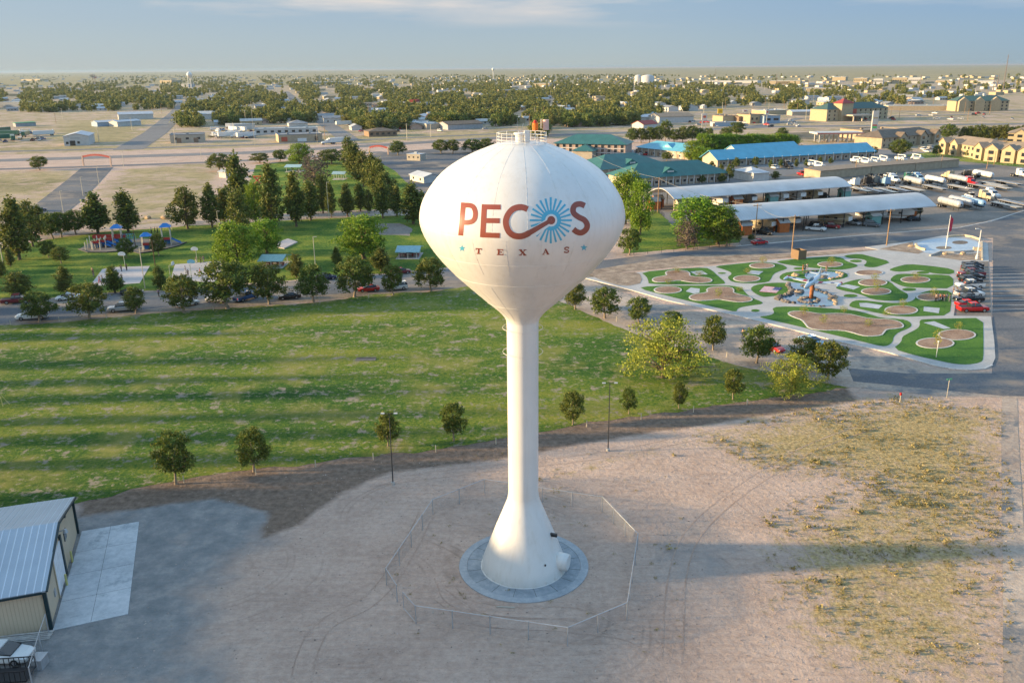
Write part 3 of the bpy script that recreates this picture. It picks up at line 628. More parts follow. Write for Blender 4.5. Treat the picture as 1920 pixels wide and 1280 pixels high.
TURFS = [c3((645, 285), (900, 262), (1130, 248), (1185, 275), (1220, 310), (1280, 360), (1270, 377), (1000, 378), (705, 376), (702, 350), (690, 320)),
 c3((1190, 242), (1360, 224), (1540, 205), (1700, 225), (1742, 250), (1740, 262), (1680, 280), (1640, 300), (1620, 340), (1600, 360), (1500, 370), (1400, 368), (1330, 358), (1300, 335), (1300, 318), (1328, 300), (1320, 285), (1260, 262)),
 c3((620, 405), (720, 388), (1000, 386), (1290, 385), (1370, 392), (1410, 412), (1430, 440), (1470, 475), (1560, 510), (1555, 525), (1500, 532), (1410, 545), (1370, 560), (1362, 585), (1250, 560), (1050, 513), (850, 465)),
 c3((1465, 410), (1500, 382), (1600, 367), (1700, 364), (1755, 368), (1765, 400), (1760, 435), (1720, 455), (1600, 470), (1560, 472), (1500, 445)),
 c4((80, 320), (120, 290), (200, 278), (300, 270), (420, 268), (520, 274), (585, 292), (605, 315), (560, 335), (440, 352), (330, 372), (230, 368), (150, 352), (100, 345)),
 c4((55, 203), (200, 187), (350, 175), (480, 165), (560, 178), (580, 200), (640, 220), (675, 235), (660, 248), (580, 265), (500, 268), (300, 250), (180, 235), (100, 220)),
 c4((560, 160), (690, 147), (760, 165), (930, 208), (850, 235), (800, 250), (740, 248), (715, 235), (740, 215), (735, 195), (680, 185), (600, 180)),
 c4((900, 268), (960, 245), (1050, 224), (1200, 236), (1395, 262), (1395, 302), (1250, 298), (1180, 277), (1100, 270), (1040, 280), (960, 282)),
 c4((910, 345), (950, 305), (1010, 297), (1100, 300), (1200, 305), (1270, 302), (1390, 315), (1388, 408), (1200, 405), (1050, 400), (990, 385), (950, 365)),
 c4((495, 400), (560, 370), (640, 345), (720, 335), (860, 340), (920, 360), (960, 400), (1010, 430), (1050, 450), (1050, 480), (1020, 498), (900, 502), (780, 490), (720, 462), (650, 440), (560, 425)),
 c4((1110, 460), (1170, 432), (1240, 420), (1378, 425), (1375, 500), (1362, 610), (1180, 615), (1000, 622), (830, 595), (700, 565), (610, 545), (610, 525), (640, 500), (700, 495), (850, 512), (960, 518), (1050, 512), (1100, 490)),
 c4((0, 612), (40, 600), (45, 580), (30, 560), (70, 543), (300, 545), (520, 562), (640, 570), (760, 600), (850, 630), (1000, 637), (1060, 655), (1080, 685), (1050, 710), (980, 735), (940, 770), (935, 810), (900, 838), (850, 843), (700, 805), (400, 735), (200, 685), (0, 640), (-75, 620)),
 c4((1135, 645), (1180, 638), (1400, 633), (1612, 628), (1615, 780), (1615, 940), (1590, 965), (1500, 980), (1400, 975), (1300, 955), (1100, 910), (935, 860), (1000, 810), (1005, 770), (1050, 745), (1110, 715), (1138, 690))]
for i, p in enumerate(TURFS): sheet('turf', [(q[0], q[1]) for q in p], .165, TURF, f'vivid green artificial turf bed between curving paths', smooth=1)
def ell(cx, cy, w, h, n=28, f=None):
    "ellipse given in the 4x enlargement with origin (1440, 440)"
    return [G(1440+(cx+w*math.cos(2*math.pi*i/n))/4, 440+(cy+h*math.sin(2*math.pi*i/n))/4) for i in range(n)]
for cx, cy, w, h in ((235, 258, 45, 9), (658, 202, 45, 10), (1160, 289, 48, 10), (1058, 415, 52, 12), (618, 463, 52, 12), (1254-1600, 293, 30, 6), (1505-1600, 574, 32, 10)):
    sheet('turf', ell(cx, cy, w, h), .17, TURF, 'small oval turf island in the path')
def bed(pts, label, smooth=0, m=MULCH):
    if smooth: pts = smoothpoly([(p[0], p[1]) for p in pts], smooth)
    cx = sum(p[0] for p in pts)/len(pts); cy = sum(p[1] for p in pts)/len(pts); out = []
    n = len(pts)
    for i in range(n):
        a, b = pts[i-1], pts[(i+1) % n]; dx, dy = b[0]-a[0], b[1]-a[1]; l = math.hypot(dx, dy) or 1; nx, ny = dy/l, -dx/l
        out.append((pts[i][0]+nx*.28, pts[i][1]+ny*.28))
    ar = lambda P: abs(sum(p[0]*q[1]-q[0]*p[1] for p, q in zip(P, P[1:]+P[:1])))
    if ar(out) < ar(pts): out = [(2*p[0]-o[0], 2*p[1]-o[1]) for p, o in zip(pts, out)]
    sheet('bed_border', out, .235, KERB, None, th=.1); sheet('gravel_bed', [(p[0], p[1]) for p in pts], .24, m, label)
for cx, cy, w, h in ((466, 228, 88, 19), (1555-1600, 238, 88, 19), (1440-1600, 335, 93, 23), (848-1600, 420, 96, 25), (784, 364, 100, 25), (810, 431, 104, 25), (1104, 343, 102, 23), (1215, 473, 95, 26), (998, 572, 115, 31), (1415, 757, 131, 37), (1252, 820, 132, 37), (757, 290, 98, 19)):
    bed(ell(cx, cy, w, h), 'oval tan gravel bed with pale border in the turf')
bed(c3((735, 340), (760, 325), (830, 315), (848, 305), (832, 290), (860, 277), (920, 272), (985, 277), (1010, 295), (1005, 312), (1030, 320), (1120, 325), (1170, 338), (1175, 355), (1130, 366), (1060, 365), (1000, 358), (930, 345), (850, 358), (780, 362), (745, 355)), 'three-lobed tan gravel bed at the left end', 1)
bed(c3((1010, 475), (1040, 455), (1120, 445), (1155, 435), (1142, 415), (1180, 400), (1250, 396), (1320, 402), (1340, 420), (1332, 440), (1380, 455), (1450, 470), (1480, 490), (1460, 505), (1390, 512), (1300, 500), (1230, 488), (1150, 498), (1080, 500), (1030, 492)), 'three-lobed tan gravel bed near the street', 1)
bed(c4((150, 600), (180, 582), (260, 580), (330, 592), (400, 603), (500, 597), (600, 600), (680, 620), (760, 637), (900, 642), (970, 655), (1008, 680), (1005, 700), (960, 708), (880, 715), (860, 740), (845, 760), (760, 768), (700, 760), (640, 740), (560, 722), (400, 722), (310, 708), (285, 675), (260, 645), (200, 625)), 'biggest tan gravel bed, long and wavy, at the park front', 1)
for i, p in enumerate([c4((525, 390), (590, 377), (690, 396), (640, 417)), c4((683, 518), (740, 516), (860, 535), (828, 562), (690, 545)), c4((1168, 545), (1287, 556), (1280, 595), (1165, 578)), c4((1165, 665), (1245, 655), (1370, 707), (1318, 713)), c3((1015, 282), (1105, 275), (1148, 302), (1060, 308)), c3((1440, 296), (1472, 272), (1565, 280), (1530, 306)), c3((982, 430), (1020, 402), (1088, 410), (1085, 440), (1040, 447))]):
    sheet('concrete_pad', p, .18, CONC2, 'plain rectangular concrete pad set in the turf')
sheet('cobble_bed', c3((250, 298), (420, 290), (600, 284), (640, 300), (655, 340), (640, 370), (560, 388), (480, 385), (350, 345)), .17, COBB, 'bed of beige cobbles at the west tip of the park')
sheet('cobble_bed', PX((1648, 468), (1712, 454), (1712, 466), (1735, 471), (1722, 477), (1700, 474)), .17, COBB, 'dark and beige cobble bed beside the round plaza')
sheet('cobble_bed', c4((1225, 165), (1300, 135), (1420, 150), (1590, 140), (1600, 195), (1440, 195)), .17, COBB, 'cobble bed behind the low plaza wall')
sheet('roadside_verge', PX((1290, 478), (1480, 476), (1650, 467), (1645, 472), (1577, 475), (1500, 481), (1425, 487), (1240, 503), (1110, 515), (1110, 506)), .045, COBB, 'brown gravel verge between park and road', .4)
PLZ = mat('plaza_blue', (.36, .44, .50), .6, var=.1)
sheet('plaza', PX((1715, 462), (1720, 455), (1760, 447), (1800, 447), (1838, 455), (1838, 470), (1790, 474), (1740, 477), (1725, 470)), .175, PLZ, 'round blue grey plaza at the park corner', smooth=1)
for cx, cy, w, h in ((1318, 103, 60, 12), (1440, 63, 60, 14)): sheet('plaza_medallion', ell(cx, cy, w, h), .185, SHOUL, 'round dark ring in the plaza floor')
SAND = mat('cream_masonry', (.52, .42, .28), .8, var=.15, scale=4)
def low_wall(pts, h, w, label, m=SAND, name='low_wall'):
    o = pts[0]; mb = MB()
    for a, b in zip(pts, pts[1:]):
        d = Vector((b[0]-a[0], b[1]-a[1], 0)); c = (Vector(a)+Vector(b))/2
        mb.box((c.x-o[0], c.y-o[1], h/2+.15), (d.length+.1, w, h), math.atan2(d.y, d.x))
    ob = mb.build(name, m); ob.location = (o[0], o[1], 0); return tag(ob, label, 'wall')
low_wall(c4((1108, 82), (1115, 100), (1140, 115), (1178, 122)), .55, .5, 'short curved cream seat wall left of the flag plaza')
low_wall(c4((1345, 25), (1400, 18), (1470, 15), (1530, 25), (1590, 45)), .5, .5, 'curved cream wall along the far edge of the plaza')
low_wall(c4((1215, 165), (1290, 138)), .4, .4, 'slanting pale wall in front of the plaza cobbles', CONC)
low_wall(c4((1290, 138), (1390, 142), (1540, 132)), .5, .35, 'long straight pale wall in front of the round plaza', CONC)
low_wall(c4((1538, 122), (1600, 124)), .9, .5, 'cream sign wall beside the white lamp post')
low_wall(c4((1602, 60), (1604, 195)), .35, .4, 'cream side wall at the right edge of the plaza')
WATER = bpy.data.materials.new('pond_water'); WATER.use_nodes = True; b_ = WATER.node_tree.nodes['Principled BSDF']; b_.inputs['Base Color'].default_value = (.03, .16, .26, 1); b_.inputs['Roughness'].default_value = .08; b_.inputs['Specular IOR Level'].default_value = .7
pond1 = c4((160, 366), (235, 366), (262, 392), (300, 402), (370, 420), (430, 440), (480, 470), (512, 510), (500, 535), (420, 543), (290, 538), (180, 520), (110, 500), (60, 480), (150, 460), (190, 430), (170, 400))
pond2 = c4((270, 292), (340, 284), (440, 278), (520, 290), (562, 308), (530, 328), (430, 338), (340, 345), (280, 335))
for p, l in ((pond1, 'large clear blue memorial pond around the pillar'), (pond2, 'small blue upper pond behind the aircraft')): sheet('pond', [(q[0], q[1]) for q in p], .19, WATER, l, smooth=1)
# rocks
def rockmesh(seed, m):
    bm = bmesh.new(); bmesh.ops.create_icosphere(bm, subdivisions=2, radius=.5)
    for v in bm.verts:
        n = v.co.normalized(); k = 1+.45*mnoise.noise(n*1.6+Vector((seed*7, 0, 0)))+.15*mnoise.noise(n*5+Vector((0, seed, 0))); v.co = n*.5*k; v.co.z *= .75
    me = bpy.data.meshes.new('rock'); bm.to_mesh(me); bm.free(); me.materials.append(m); return me
RK = [mat('rock_grey', (.20, .17, .145), .9, var=.35, scale=2, bump=.6, bscale=5), mat('rock_tan', (.40, .29, .18), .9, var=.25, scale=2, bump=.5), mat('rock_dark', (.11, .095, .085), .9, var=.3, scale=2, bump=.6)]
rocks = [rockmesh(i, RK[(0, 2, 0, 1)[i % 4]]) for i in range(8)]
def rock(p, s, label='grey boulder in the rock edging around the memorial pond', group='boulders edging the memorial ponds', z=.1, tan=False):
    k = random.choice([3, 7]) if tan else random.choice([0, 1, 2, 4, 5, 6]); o = link('boulder', rocks[k]); o.location = (p[0], p[1], z+s*.12); o.scale = (s, s*random.uniform(.7, 1), s*random.uniform(.6, .9)); o.rotation_euler = (0, 0, random.uniform(0, 6))
    if label in USED: o['label'] = label; o['category'] = 'boulder'; o['group'] = group
    else: tag(o, label, 'boulder', group)
def edge_rocks(pts, s0, s1, step, desc, skip=0, tan=False):
    k = 0
    for a, b in zip(pts, pts[1:]):
        n = max(1, int(math.dist(a[:2], b[:2])/step))
        for i in range(n):
            if random.random() < skip: continue
            rock((a[0]+(b[0]-a[0])*i/n+random.gauss(0, .25), a[1]+(b[1]-a[1])*i/n+random.gauss(0, .25)), random.uniform(s0, s1), f'{"tan" if tan else "grey"} boulder, {nth(k+1)} counting along {desc}', 'boulders edging the memorial ponds', tan=tan); k += 1
edge_rocks(pond1[15:]+pond1[:1], .9, 1.5, .75, 'the left pond edge by the flag'); edge_rocks(pond1[11:16], .9, 1.6, .75, 'the near left pond edge'); edge_rocks(pond1[2:8], .8, 1.3, .7, 'the far right pond edge'); edge_rocks(pond1[6:9], .8, 1.2, .6, 'the right end of the pond', tan=True)
edge_rocks(pond2[:3], .7, 1.2, .7, 'the left side of the upper pond'); edge_rocks(pond2[3:7], .7, 1.1, .7, 'the right side of the upper pond', tan=True); edge_rocks(pond1[9:11], .5, .8, .8, 'the near pond edge')
for i in range(16):
    a = 2*math.pi*i/16; rock(G(1440+(310+70*math.cos(a))/4, 440+(497+20*math.sin(a))/4), random.uniform(.8, 1.3), f'{nth(i+1)} grey boulder around the foot of the pillar, counterclockwise from right', 'boulders of the pillar islet')
rock(G(1498, 550), 2.2, 'largest rounded boulder standing alone in the pond', None); rock(G(1543, 522), 1.8, 'single dark boulder in the upper pond', None); rock(G(1491, 518), 2.0, 'pale rounded boulder left of the upper pond', None, tan=True)
rock(G(1460, 562), 2.0, 'big pale boulder at the left pond shore', None)
for x, y in ((1708, 463), (1772, 478), (1805, 478)): rock(G(x, y), 1.6, f'sandstone boulder in the plaza cobbles at the {dict([(1708,"left"),(1772,"middle"),(1805,"right")])[x]} bed', None, tan=True)
# flag painted on turf
fl = c3((1532, 432), (1575, 390), (1705, 403), (1660, 443))
A0, A1, A2, A3 = [Vector(p) for p in (fl[0], fl[1], fl[2], fl[3])]
ft = thing('ground_flag', 'American flag laid flat on the turf beside the pond', 'flag', A0)
def fq(u0_, u1_, v0_, v1_, z):     # u along the stripes 0..1 left->right, v across 0 near..1 far
    P = lambda u, v: (A0.lerp(A3, u).lerp(A1.lerp(A2, u), v)-A0)+Vector((0, 0, z))
    return [P(u0_, v0_), P(u1_, v0_), P(u1_, v1_), P(u0_, v1_)]
FR, FWH, FB = mat('flag_red', (.42, .03, .06), .7), mat('flag_white', (.7, .68, .68), .7), mat('flag_blue', (.02, .03, .14), .7)
mr, mw = MB(), MB()
for k in range(13): (mr if k % 2 == 0 else mw).add(fq(0, 1, k/13, (k+1)/13, .18), [(0, 1, 2, 3)])
mr.build('red_stripes', FR, ft); mw.build('white_stripes', FWH, ft); MB().add(fq(.6, 1.02, .46, 1.0, .19), [(0, 1, 2, 3)]).build('canton', FB, ft)
ms_ = MB()
for i in range(5):
    for j in range(4): q = fq(.64+.075*i, .655+.075*i, .52+.12*j, .55+.12*j, .195); ms_.add(q, [(0, 1, 2, 3)])
ms_.build('stars', FWH, ft)
# rusty pillar and jet
pb = G(1520.5, 561); ph = HT(pb, 533)
t = thing('rusty_pillar', 'thick rusty steel pillar rising from the rocks in the pond', 'pillar', pb)
MB().tube((0, 0, 0), (0, 0, ph), .42, n=20).build('shaft', mat('rusted_steel', (.26, .10, .04), .8, var=.4, scale=1.5), t, True); MB().tube((0, 0, ph), (0, 0, ph+.15), .55, n=20).build('cap', KERB, t)
SILV = mat('aluminium_skin', (.50, .56, .60), .32, .55, var=.1, scale=1, spec=.6)
jet = thing('jet_aircraft', 'silver training jet with red-tipped wing tanks mounted on the rusty pillar', 'aircraft', pb+Vector((0, 0, ph+.55)))
nose = G(1504, 537, ph+.6); tailp = G(1546, 509, ph+.6); jd = (nose-tailp).normalized(); jet.rotation_euler[2] = math.atan2(jd.y, jd.x)
st = [(-5.6, .12, .5), (-5.2, .32, .45), (-4, .42, .35), (-2.4, .58, .2), (-.5, .66, .1), (1.2, .62, .1), (2.6, .55, .05), (4.0, .42, 0), (5.0, .25, -.05), (5.5, .06, -.08)]
mb = MB(); vs = []; n = 14
for x, r, zc in st:
    for i in range(n): a = 2*math.pi*i/n; vs.append((x, r*math.cos(a), zc+r*1.1*math.sin(a)))
mb.add(vs, [(j*n+i, j*n+(i+1) % n, (j+1)*n+(i+1) % n, (j+1)*n+i) for j in range(len(st)-1) for i in range(n)]+[tuple(range(n-1, -1, -1)), tuple(range((len(st)-1)*n, len(st)*n))])
fus = mb.build('fuselage', SILV, jet, True)
mb = MB(); vs = []
for x, hw, hh in [(-.4, .1, .62), (.3, .32, 1.05), (1.3, .36, 1.15), (2.2, .28, .95), (2.9, .08, .6)]:
    vs += [(x, -hw, .5), (x, -hw*.7, .1+hh*.9), (x, 0, .1+hh), (x, hw*.7, .1+hh*.9), (x, hw, .5)]
mb.add(vs, [(j*5+i, j*5+i+1, j*5+i+6, j*5+i+5) for j in range(4) for i in range(4)]); mb.build('canopy', mat('canopy_glass', (.05, .08, .1), .1, spec=.8), jet, True)
for s in (-1, 1):
    vs = [(1.0, s*.5, -.15), (-1.3, s*.5, -.15), (-.9, s*5.3, .15), (.15, s*5.3, .15)]; vs = vs+[(x, y, z+.16) for x, y, z in vs]
    w_ = MB().add(vs, [(0, 1, 2, 3), (4, 7, 6, 5), (0, 4, 5, 1), (1, 5, 6, 2), (2, 6, 7, 3), (3, 7, 4, 0)]).build('wing', SILV, jet)
    MB().add([(-.55, s*3.6, .24), (-.55, s*4.3, .27), (.1, s*4.3, .27), (.1, s*3.6, .24)], [(0, 1, 2, 3)]).build('insignia', FB, w_)
    MB().add([(-.85, s*1.2, .10), (-.8, s*2.0, .14), (.6, s*2.0, .14), (.75, s*1.2, .10)], [(0, 1, 2, 3)]).build('walkway_stripe', FR, w_)
    mt = MB(); vs = []; pr = [(-2.0, .03), (-1.4, .22), (-.3, .31), (1.0, .3), (1.7, .2), (2.1, .03)]
    for x, r in pr:
        for i in range(10): a = 2*math.pi*i/10; vs.append((x, s*5.45+r*math.cos(a), .2+r*math.sin(a)))
    mt.add(vs, [(j*10+i, j*10+(i+1) % 10, (j+1)*10+(i+1) % 10, (j+1)*10+i) for j in range(5) for i in range(10)]); tk = mt.build('tip_tank', SILV, jet, True)
    MB().tube((-1.2, s*5.45, .2), (-.4, s*5.45, .2), .28, .33, n=12).build('red_band', FR, tk)
    vs = [(-4.2, s*.3, .75), (-5.3, s*.3, .75), (-5.1, s*2.1, .8), (-4.5, s*2.1, .8)]; vs = vs+[(x, y, z+.1) for x, y, z in vs]
    MB().add(vs, [(0, 1, 2, 3), (4, 7, 6, 5), (0, 4, 5, 1), (1, 5, 6, 2), (2, 6, 7, 3), (3, 7, 4, 0)]).build('tailplane', SILV, jet)
MB().profile([(-3.6, .5), (-5.5, .6), (-5.6, 2.0), (-5.0, 2.05)], .12).build('tail_fin', SILV, jet)
MB().tube((5.3, 0, -.07), (5.65, 0, -.1), .14, .05, n=10).build('nose_cone', KERB, jet)
# brick enclosure, poles in the park
bx = G(1496.3, 488.3); bl = G(1490.6, 487); brr = G(1511.2, 486.8); eh = HT(bx, 471)
t = thing('masonry_enclosure', 'brown block enclosure standing on the turf at the road side', 'enclosure', bx, heading(bx, brr))
BRN = mat('brown_block', (.19, .125, .075), .9, var=.15, scale=6); w_ = (brr-bx).length; d_ = 2.6
MB().box((w_/2, .1, eh/2+.1), (w_, .2, eh)).build('front_wall', BRN, t); MB().box((.1, d_/2+.1, eh/2+.1), (.2, d_-.2, eh)).build('side_wall', BRN, t); MB().box((w_-.1, d_/2+.1, eh/2+.1), (.2, d_-.2, eh)).build('side_wall', BRN, t); MB().box((w_/2, d_+.1, eh/2+.1), (w_, .2, eh)).build('rear_wall', BRN, t)
# ---------------------------------------------------------------- trees
BARK = mat('bark', (.13, .095, .065), .95, var=.3, scale=4, bump=.6)
PALEBARK = mat('pale_bark', (.26, .20, .14), .95, var=.3, scale=4, bump=.6)
LM = {'pine': leaf_mat('pine_needles', (0.055, 0.081, 0.016), (0.101, 0.130, 0.024), (0.218, 0.211, 0.036)), 'round': leaf_mat('elm_leaves', (0.050, 0.081, 0.014), (0.091, 0.126, 0.020), (0.200, 0.204, 0.030)),
      'cotton': leaf_mat('cottonwood_leaves', (0.073, 0.146, 0.013), (0.146, 0.244, 0.017), (0.273, 0.341, 0.028)), 'mesq': leaf_mat('mesquite_leaves', (.16, .18, .025), (.28, .29, .04), (.42, .38, .06)),
      'bare': leaf_mat('bare_twigs', (.06, .045, .035), (.10, .08, .06), (.16, .12, .10)), 'town': leaf_mat('town_leaves', (0.091, 0.114, 0.028), (0.155, 0.179, 0.040), (0.255, 0.244, 0.055), .03)}
def leaves(cl, per, ls, rc, up=.3, flat=1.0, seed=0):
    "cl: clump centres (n,3); returns quad soup"
    g = np.random.default_rng(seed); n = len(cl)*per
    c = np.repeat(cl, per, 0)+g.normal(0, 1, (n, 3))*rc*np.array([1, 1, flat])
    d1 = g.normal(0, 1, (n, 3)); d1 /= np.linalg.norm(d1, axis=1, keepdims=True); d2 = g.normal(0, 1, (n, 3)); d2[:, 2] += up
    d2 = d2-(d1*d2).sum(1, keepdims=True)*d1; d2 /= np.linalg.norm(d2, axis=1, keepdims=True)
    s = ls*g.uniform(.6, 1.3, (n, 1))
    v = np.stack([c-d1*s*.5, c+d2*s*.35, c+d1*s*.5, c-d2*s*.35], 1).reshape(-1, 3); v[:, 2] = np.maximum(v[:, 2], .05)
    return v
def quads(name, v, m):
    n = len(v)//4; me = bpy.data.meshes.new(name); me.vertices.add(len(v)); me.vertices.foreach_set('co', v.astype(np.float32).ravel())
    me.loops.add(4*n); me.loops.foreach_set('vertex_index', np.arange(4*n)); me.polygons.add(n)
    me.polygons.foreach_set('loop_start', np.arange(0, 4*n, 4)); me.polygons.foreach_set('loop_total', np.full(n, 4)); me.materials.append(m); me.update(); return me
def crown_pts(n, h0, h1, R, rr, g, lump=.25, shell=.55):
    out = []; ph = g.uniform(0, 6.28, 6)
    while len(out) < n:
        t = g.uniform(0, 1); a = g.uniform(0, 2*math.pi); R0 = R*rr(t)
        if g.uniform(0, 1) > R0/R+.12: continue
        k = 1+lump*(math.sin(3*a+ph[0]+5*t)*.5+math.sin(5*a+ph[1]-9*t)*.35+math.sin(2*a+ph[2]+13*t)*.35)
        q = (shell+(1-shell)*g.uniform(0, 1)) if g.uniform(0, 1) < .8 else g.uniform(0, 1)
        out.append((R0*k*q*math.cos(a), R0*k*q*math.sin(a), h0+(h1-h0)*t))
    return np.array(out)
def trunkmesh(h, r, cl, bark, n=14, g=None, fork=.4):
    mb = MB(); top = Vector((g.normal(0, .1), g.normal(0, .1), h)); mid = Vector((g.normal(0, .12), g.normal(0, .12), h*fork))
    mb.tube((0, 0, -.1), (0, 0, .25), r*1.5, r*1.05, 9, False); mb.tube((0, 0, .25), mid, r*1.05, r*.75, 9, False); mb.tube(mid, top, r*.75, r*.2, 8)
    for i in g.choice(len(cl), min(n, len(cl)), replace=False):
        p = Vector(cl[i]); z = min(h*.95, max(h*fork*.6, p.z*.6)); b = Vector((0, 0, z))
        if z > mid.z: b = mid.lerp(top, (z-mid.z)/(top.z-mid.z))
        m_ = b.lerp(p, .5)+Vector((0, 0, .12*h*.3)); mb.tube(b, m_, r*.38, r*.22, 5, False); mb.tube(m_, p, r*.22, r*.06, 5, False)
    return mb.mesh('trunk', bark, True, False)
PRO = {}
def protos():
    for s in range(4):      # pines: h 10, crown radius 2.2
        g = np.random.default_rng(100+s); nar = (.85, 1.15, 1.0, .7)[s]
        rr = lambda t: (1-t)**.62*min(1, (t+.10)/.32)*1.08 if s != 1 else min(1, (t+.12)/.3)*(1-t**2.6)**.8
        cl = crown_pts(130, 1.3, 9.8, 2.3*nar, rr, g, .5, .55)
        PRO['pine', s] = (10, 4.6*nar, [('trunk', trunkmesh(9.3, .2, cl, BARK, 22, g, .6), []), ('crown', quads('crown', leaves(cl, 30, .42, .30, .8, 1.25, s), LM['pine']), [])])
    for s in range(4):      # round elms: h 6, radius 2.3
        g = np.random.default_rng(200+s)
        rr = lambda t: math.sqrt(max(0, 1-((t-.42)/.60)**2))
        cl = crown_pts(125, 1.45, 5.9, 2.25, rr, g, .32, .58)
        PRO['round', s] = (6, 4.5, [('trunk', trunkmesh(4.4, .16, cl, PALEBARK, 16, g, .33), []), ('crown', quads('crown', leaves(cl, 40, .27, .22, .3, 1, 20+s), LM['round']), [])])
    for s in range(2):      # lush cottonwoods: h 10, radius 5
        g = np.random.default_rng(300+s)
        rr = lambda t: math.sqrt(max(0, 1-((t-.45)/.62)**2))
        cl = crown_pts(210, 1.6, 9.8, 4.6, rr, g, .4, .55)
        PRO['cotton', s] = (10, 9.2, [('trunk', trunkmesh(7, .42, cl, BARK, 24, g, .3), []), ('crown', quads('crown', leaves(cl, 36, .42, .42, .3, 1, 40+s), LM['cotton']), [])])
    for s in range(2):      # spreading mesquites: h 7, radius 6
        g = np.random.default_rng(400+s)
        rr = lambda t: math.sqrt(max(0, 1-((t-.30)/.72)**2))
        cl = crown_pts(150, .9, 6.8, 5.4, rr, g, .55, .45)
        PRO['mesq', s] = (7, 11, [('trunk', trunkmesh(4.6, .33, cl, BARK, 30, g, .16), []), ('crown', quads('crown', leaves(cl, 46, .30, .42, .2, .8, 60+s), LM['mesq']), [])])
    g = np.random.default_rng(500); cl = crown_pts(60, .8, 2.9, .75, lambda t: math.sqrt(max(0, 1-((t-.5)/.6)**2)), g, .4, .4)
    PRO['sapling', 0] = (3, 1.6, [('trunk', trunkmesh(2.6, .045, cl, PALEBARK, 8, g, .5), []), ('crown', quads('crown', leaves(cl, 6, .17, .14, .2, 1, 70), LM['mesq']), [])])
    g = np.random.default_rng(510); cl = crown_pts(120, 1.2, 7.8, 4.2, lambda t: math.sqrt(max(0, 1-((t-.45)/.62)**2)), g, .4, .4)
    PRO['bare', 0] = (8, 8.4, [('trunk', trunkmesh(6, .28, cl, PALEBARK, 60, g, .2), []), ('crown', quads('crown', leaves(cl, 12, .5, .5, .3, 1, 71), LM['bare']), [])])
protos()
TN = 0
def tree(kind, px, py, x0, x1, ytop, label, name=None, cat='tree', group=None, s=None):
    global TN; TN += 1
    n = {'pine': 4, 'round': 4, 'cotton': 2, 'mesq': 2}.get(kind, 1); s = TN % n if s is None else s
    b = G(px, py); h0, w0, pr = PRO[kind, s]; h = HT(b, ytop); w = max(.8, (x1-x0)*MPP(b))
    sxy = w/w0; nm = name or {'pine': 'pine_tree', 'round': 'shade_tree', 'cotton': 'cottonwood_tree', 'mesq': 'mesquite_tree', 'sapling': 'sapling', 'bare': 'bare_tree'}[kind]
    return spawn(pr, nm, label, cat, b, random.uniform(0, 6.28), group, (sxy, sxy, h/h0))
row = [(75, 604, 48, 104, 549), (168, 598, 133, 200, 531), (255, 588, 233, 270, 539), (344, 585, 307, 366, 516), (427, 579, 378, 466, 489), (505, 570, 470, 533, 495), (588, 566, 554, 614, 499), (665, 557, 625, 694, 483), (737, 553, 716, 757, 497), (808, 546, 780, 836, 484)]
for i, (x, y, a, b, t_) in enumerate(row): tree('round', x, y, a, b, t_, f'{nth(i+1)} dark round tree from left in the row on the lawn\'s road edge', group='round trees between lawn and road')
row2 = [(1078, 580, 1062, 1102, 530), (1134, 596, 1110, 1164, 540), (1198, 607, 1176, 1218, 557), (1259, 622, 1243, 1281, 583), (1337, 656, 1314, 1359, 595), (1419, 681, 1388, 1447, 611)]
for i, (x, y, a, b, t_) in enumerate(row2): tree('round', x, y, a, b, t_, f'{nth(i+1)} round tree from the tower in the row by the dirt side street', group='round trees along the side street')
row3 = [(330, 907, 288, 356, 812), (476, 884, 441, 499, 803), (728, 836, 706, 749, 775), (851, 826, 829, 873, 755), (1074, 796, 1057, 1099, 733), (1179, 776, 1163, 1192, 727), (1273, 766, 1260, 1287, 718), (1374, 749, 1355, 1390, 692)]
for i, (x, y, a, b, t_) in enumerate(row3): tree('round', x, y, a, b, t_, f'{nth(i+1)} small tree from left along the near edge of the lawn', group='young trees along the near lawn edge')
tree('round', 1552, 712, 1528, 1593, 641, 'dark full round tree at the lawn corner beside the small mesquite'); tree('round', 1505, 690, 1477, 1531, 633, 'dark round tree behind the small yellow mesquite')
tree('mesq', 1243, 707, 1159, 1326, 604, 'biggest wide yellow-green mesquite, standing alone on the lawn', s=0); tree('mesq', 1482, 734, 1438, 1536, 664, 'smaller yellow-green mesquite leaning at the lawn corner', s=1)
for i, (x, y, a, b, t_) in enumerate([(35, 557, 8, 58, 507), (125, 553, 107, 143, 500), (216, 549, 198, 230, 497), (301, 543, 285, 312, 498), (556, 521, 542, 572, 473), (632, 500, 621, 641, 463), (715, 508, 699, 731, 463)]):
    tree('pine', x, y, a, b, t_, f'{nth(i+1)} small pine from left on the park side of the road', group='small pines beside the park road')
for x, y, a, b, t_, l in [(115, 494, 97, 129, 463, 'small pale round tree left of the playground'), (92, 483, 75, 104, 451, 'small dark round tree under the big left pines'), (237, 483, 221, 254, 446, 'olive tree in front of the left playground canopy'), (298, 479, 284, 313, 440, 'olive tree between the two right playground towers')]: tree('round', x, y, a, b, t_, l)
tree('pine', 20, 500, 11, 28, 464, 'thin pale pine at the far left below the big pines'); tree('pine', 2, 520, -10, 11, 484, 'small pine cut by the left edge of the picture')
tree('cotton', 444, 502, 396, 480, 418, 'bright green cottonwood left of the two beside the right court', s=0); tree('cotton', 501, 475, 474, 534, 412, 'darker cottonwood right beside the bright green one', s=1)
tree('cotton', 682, 485, 632, 721, 405, 'full cottonwood with a sunlit top in the middle of the park', s=1)
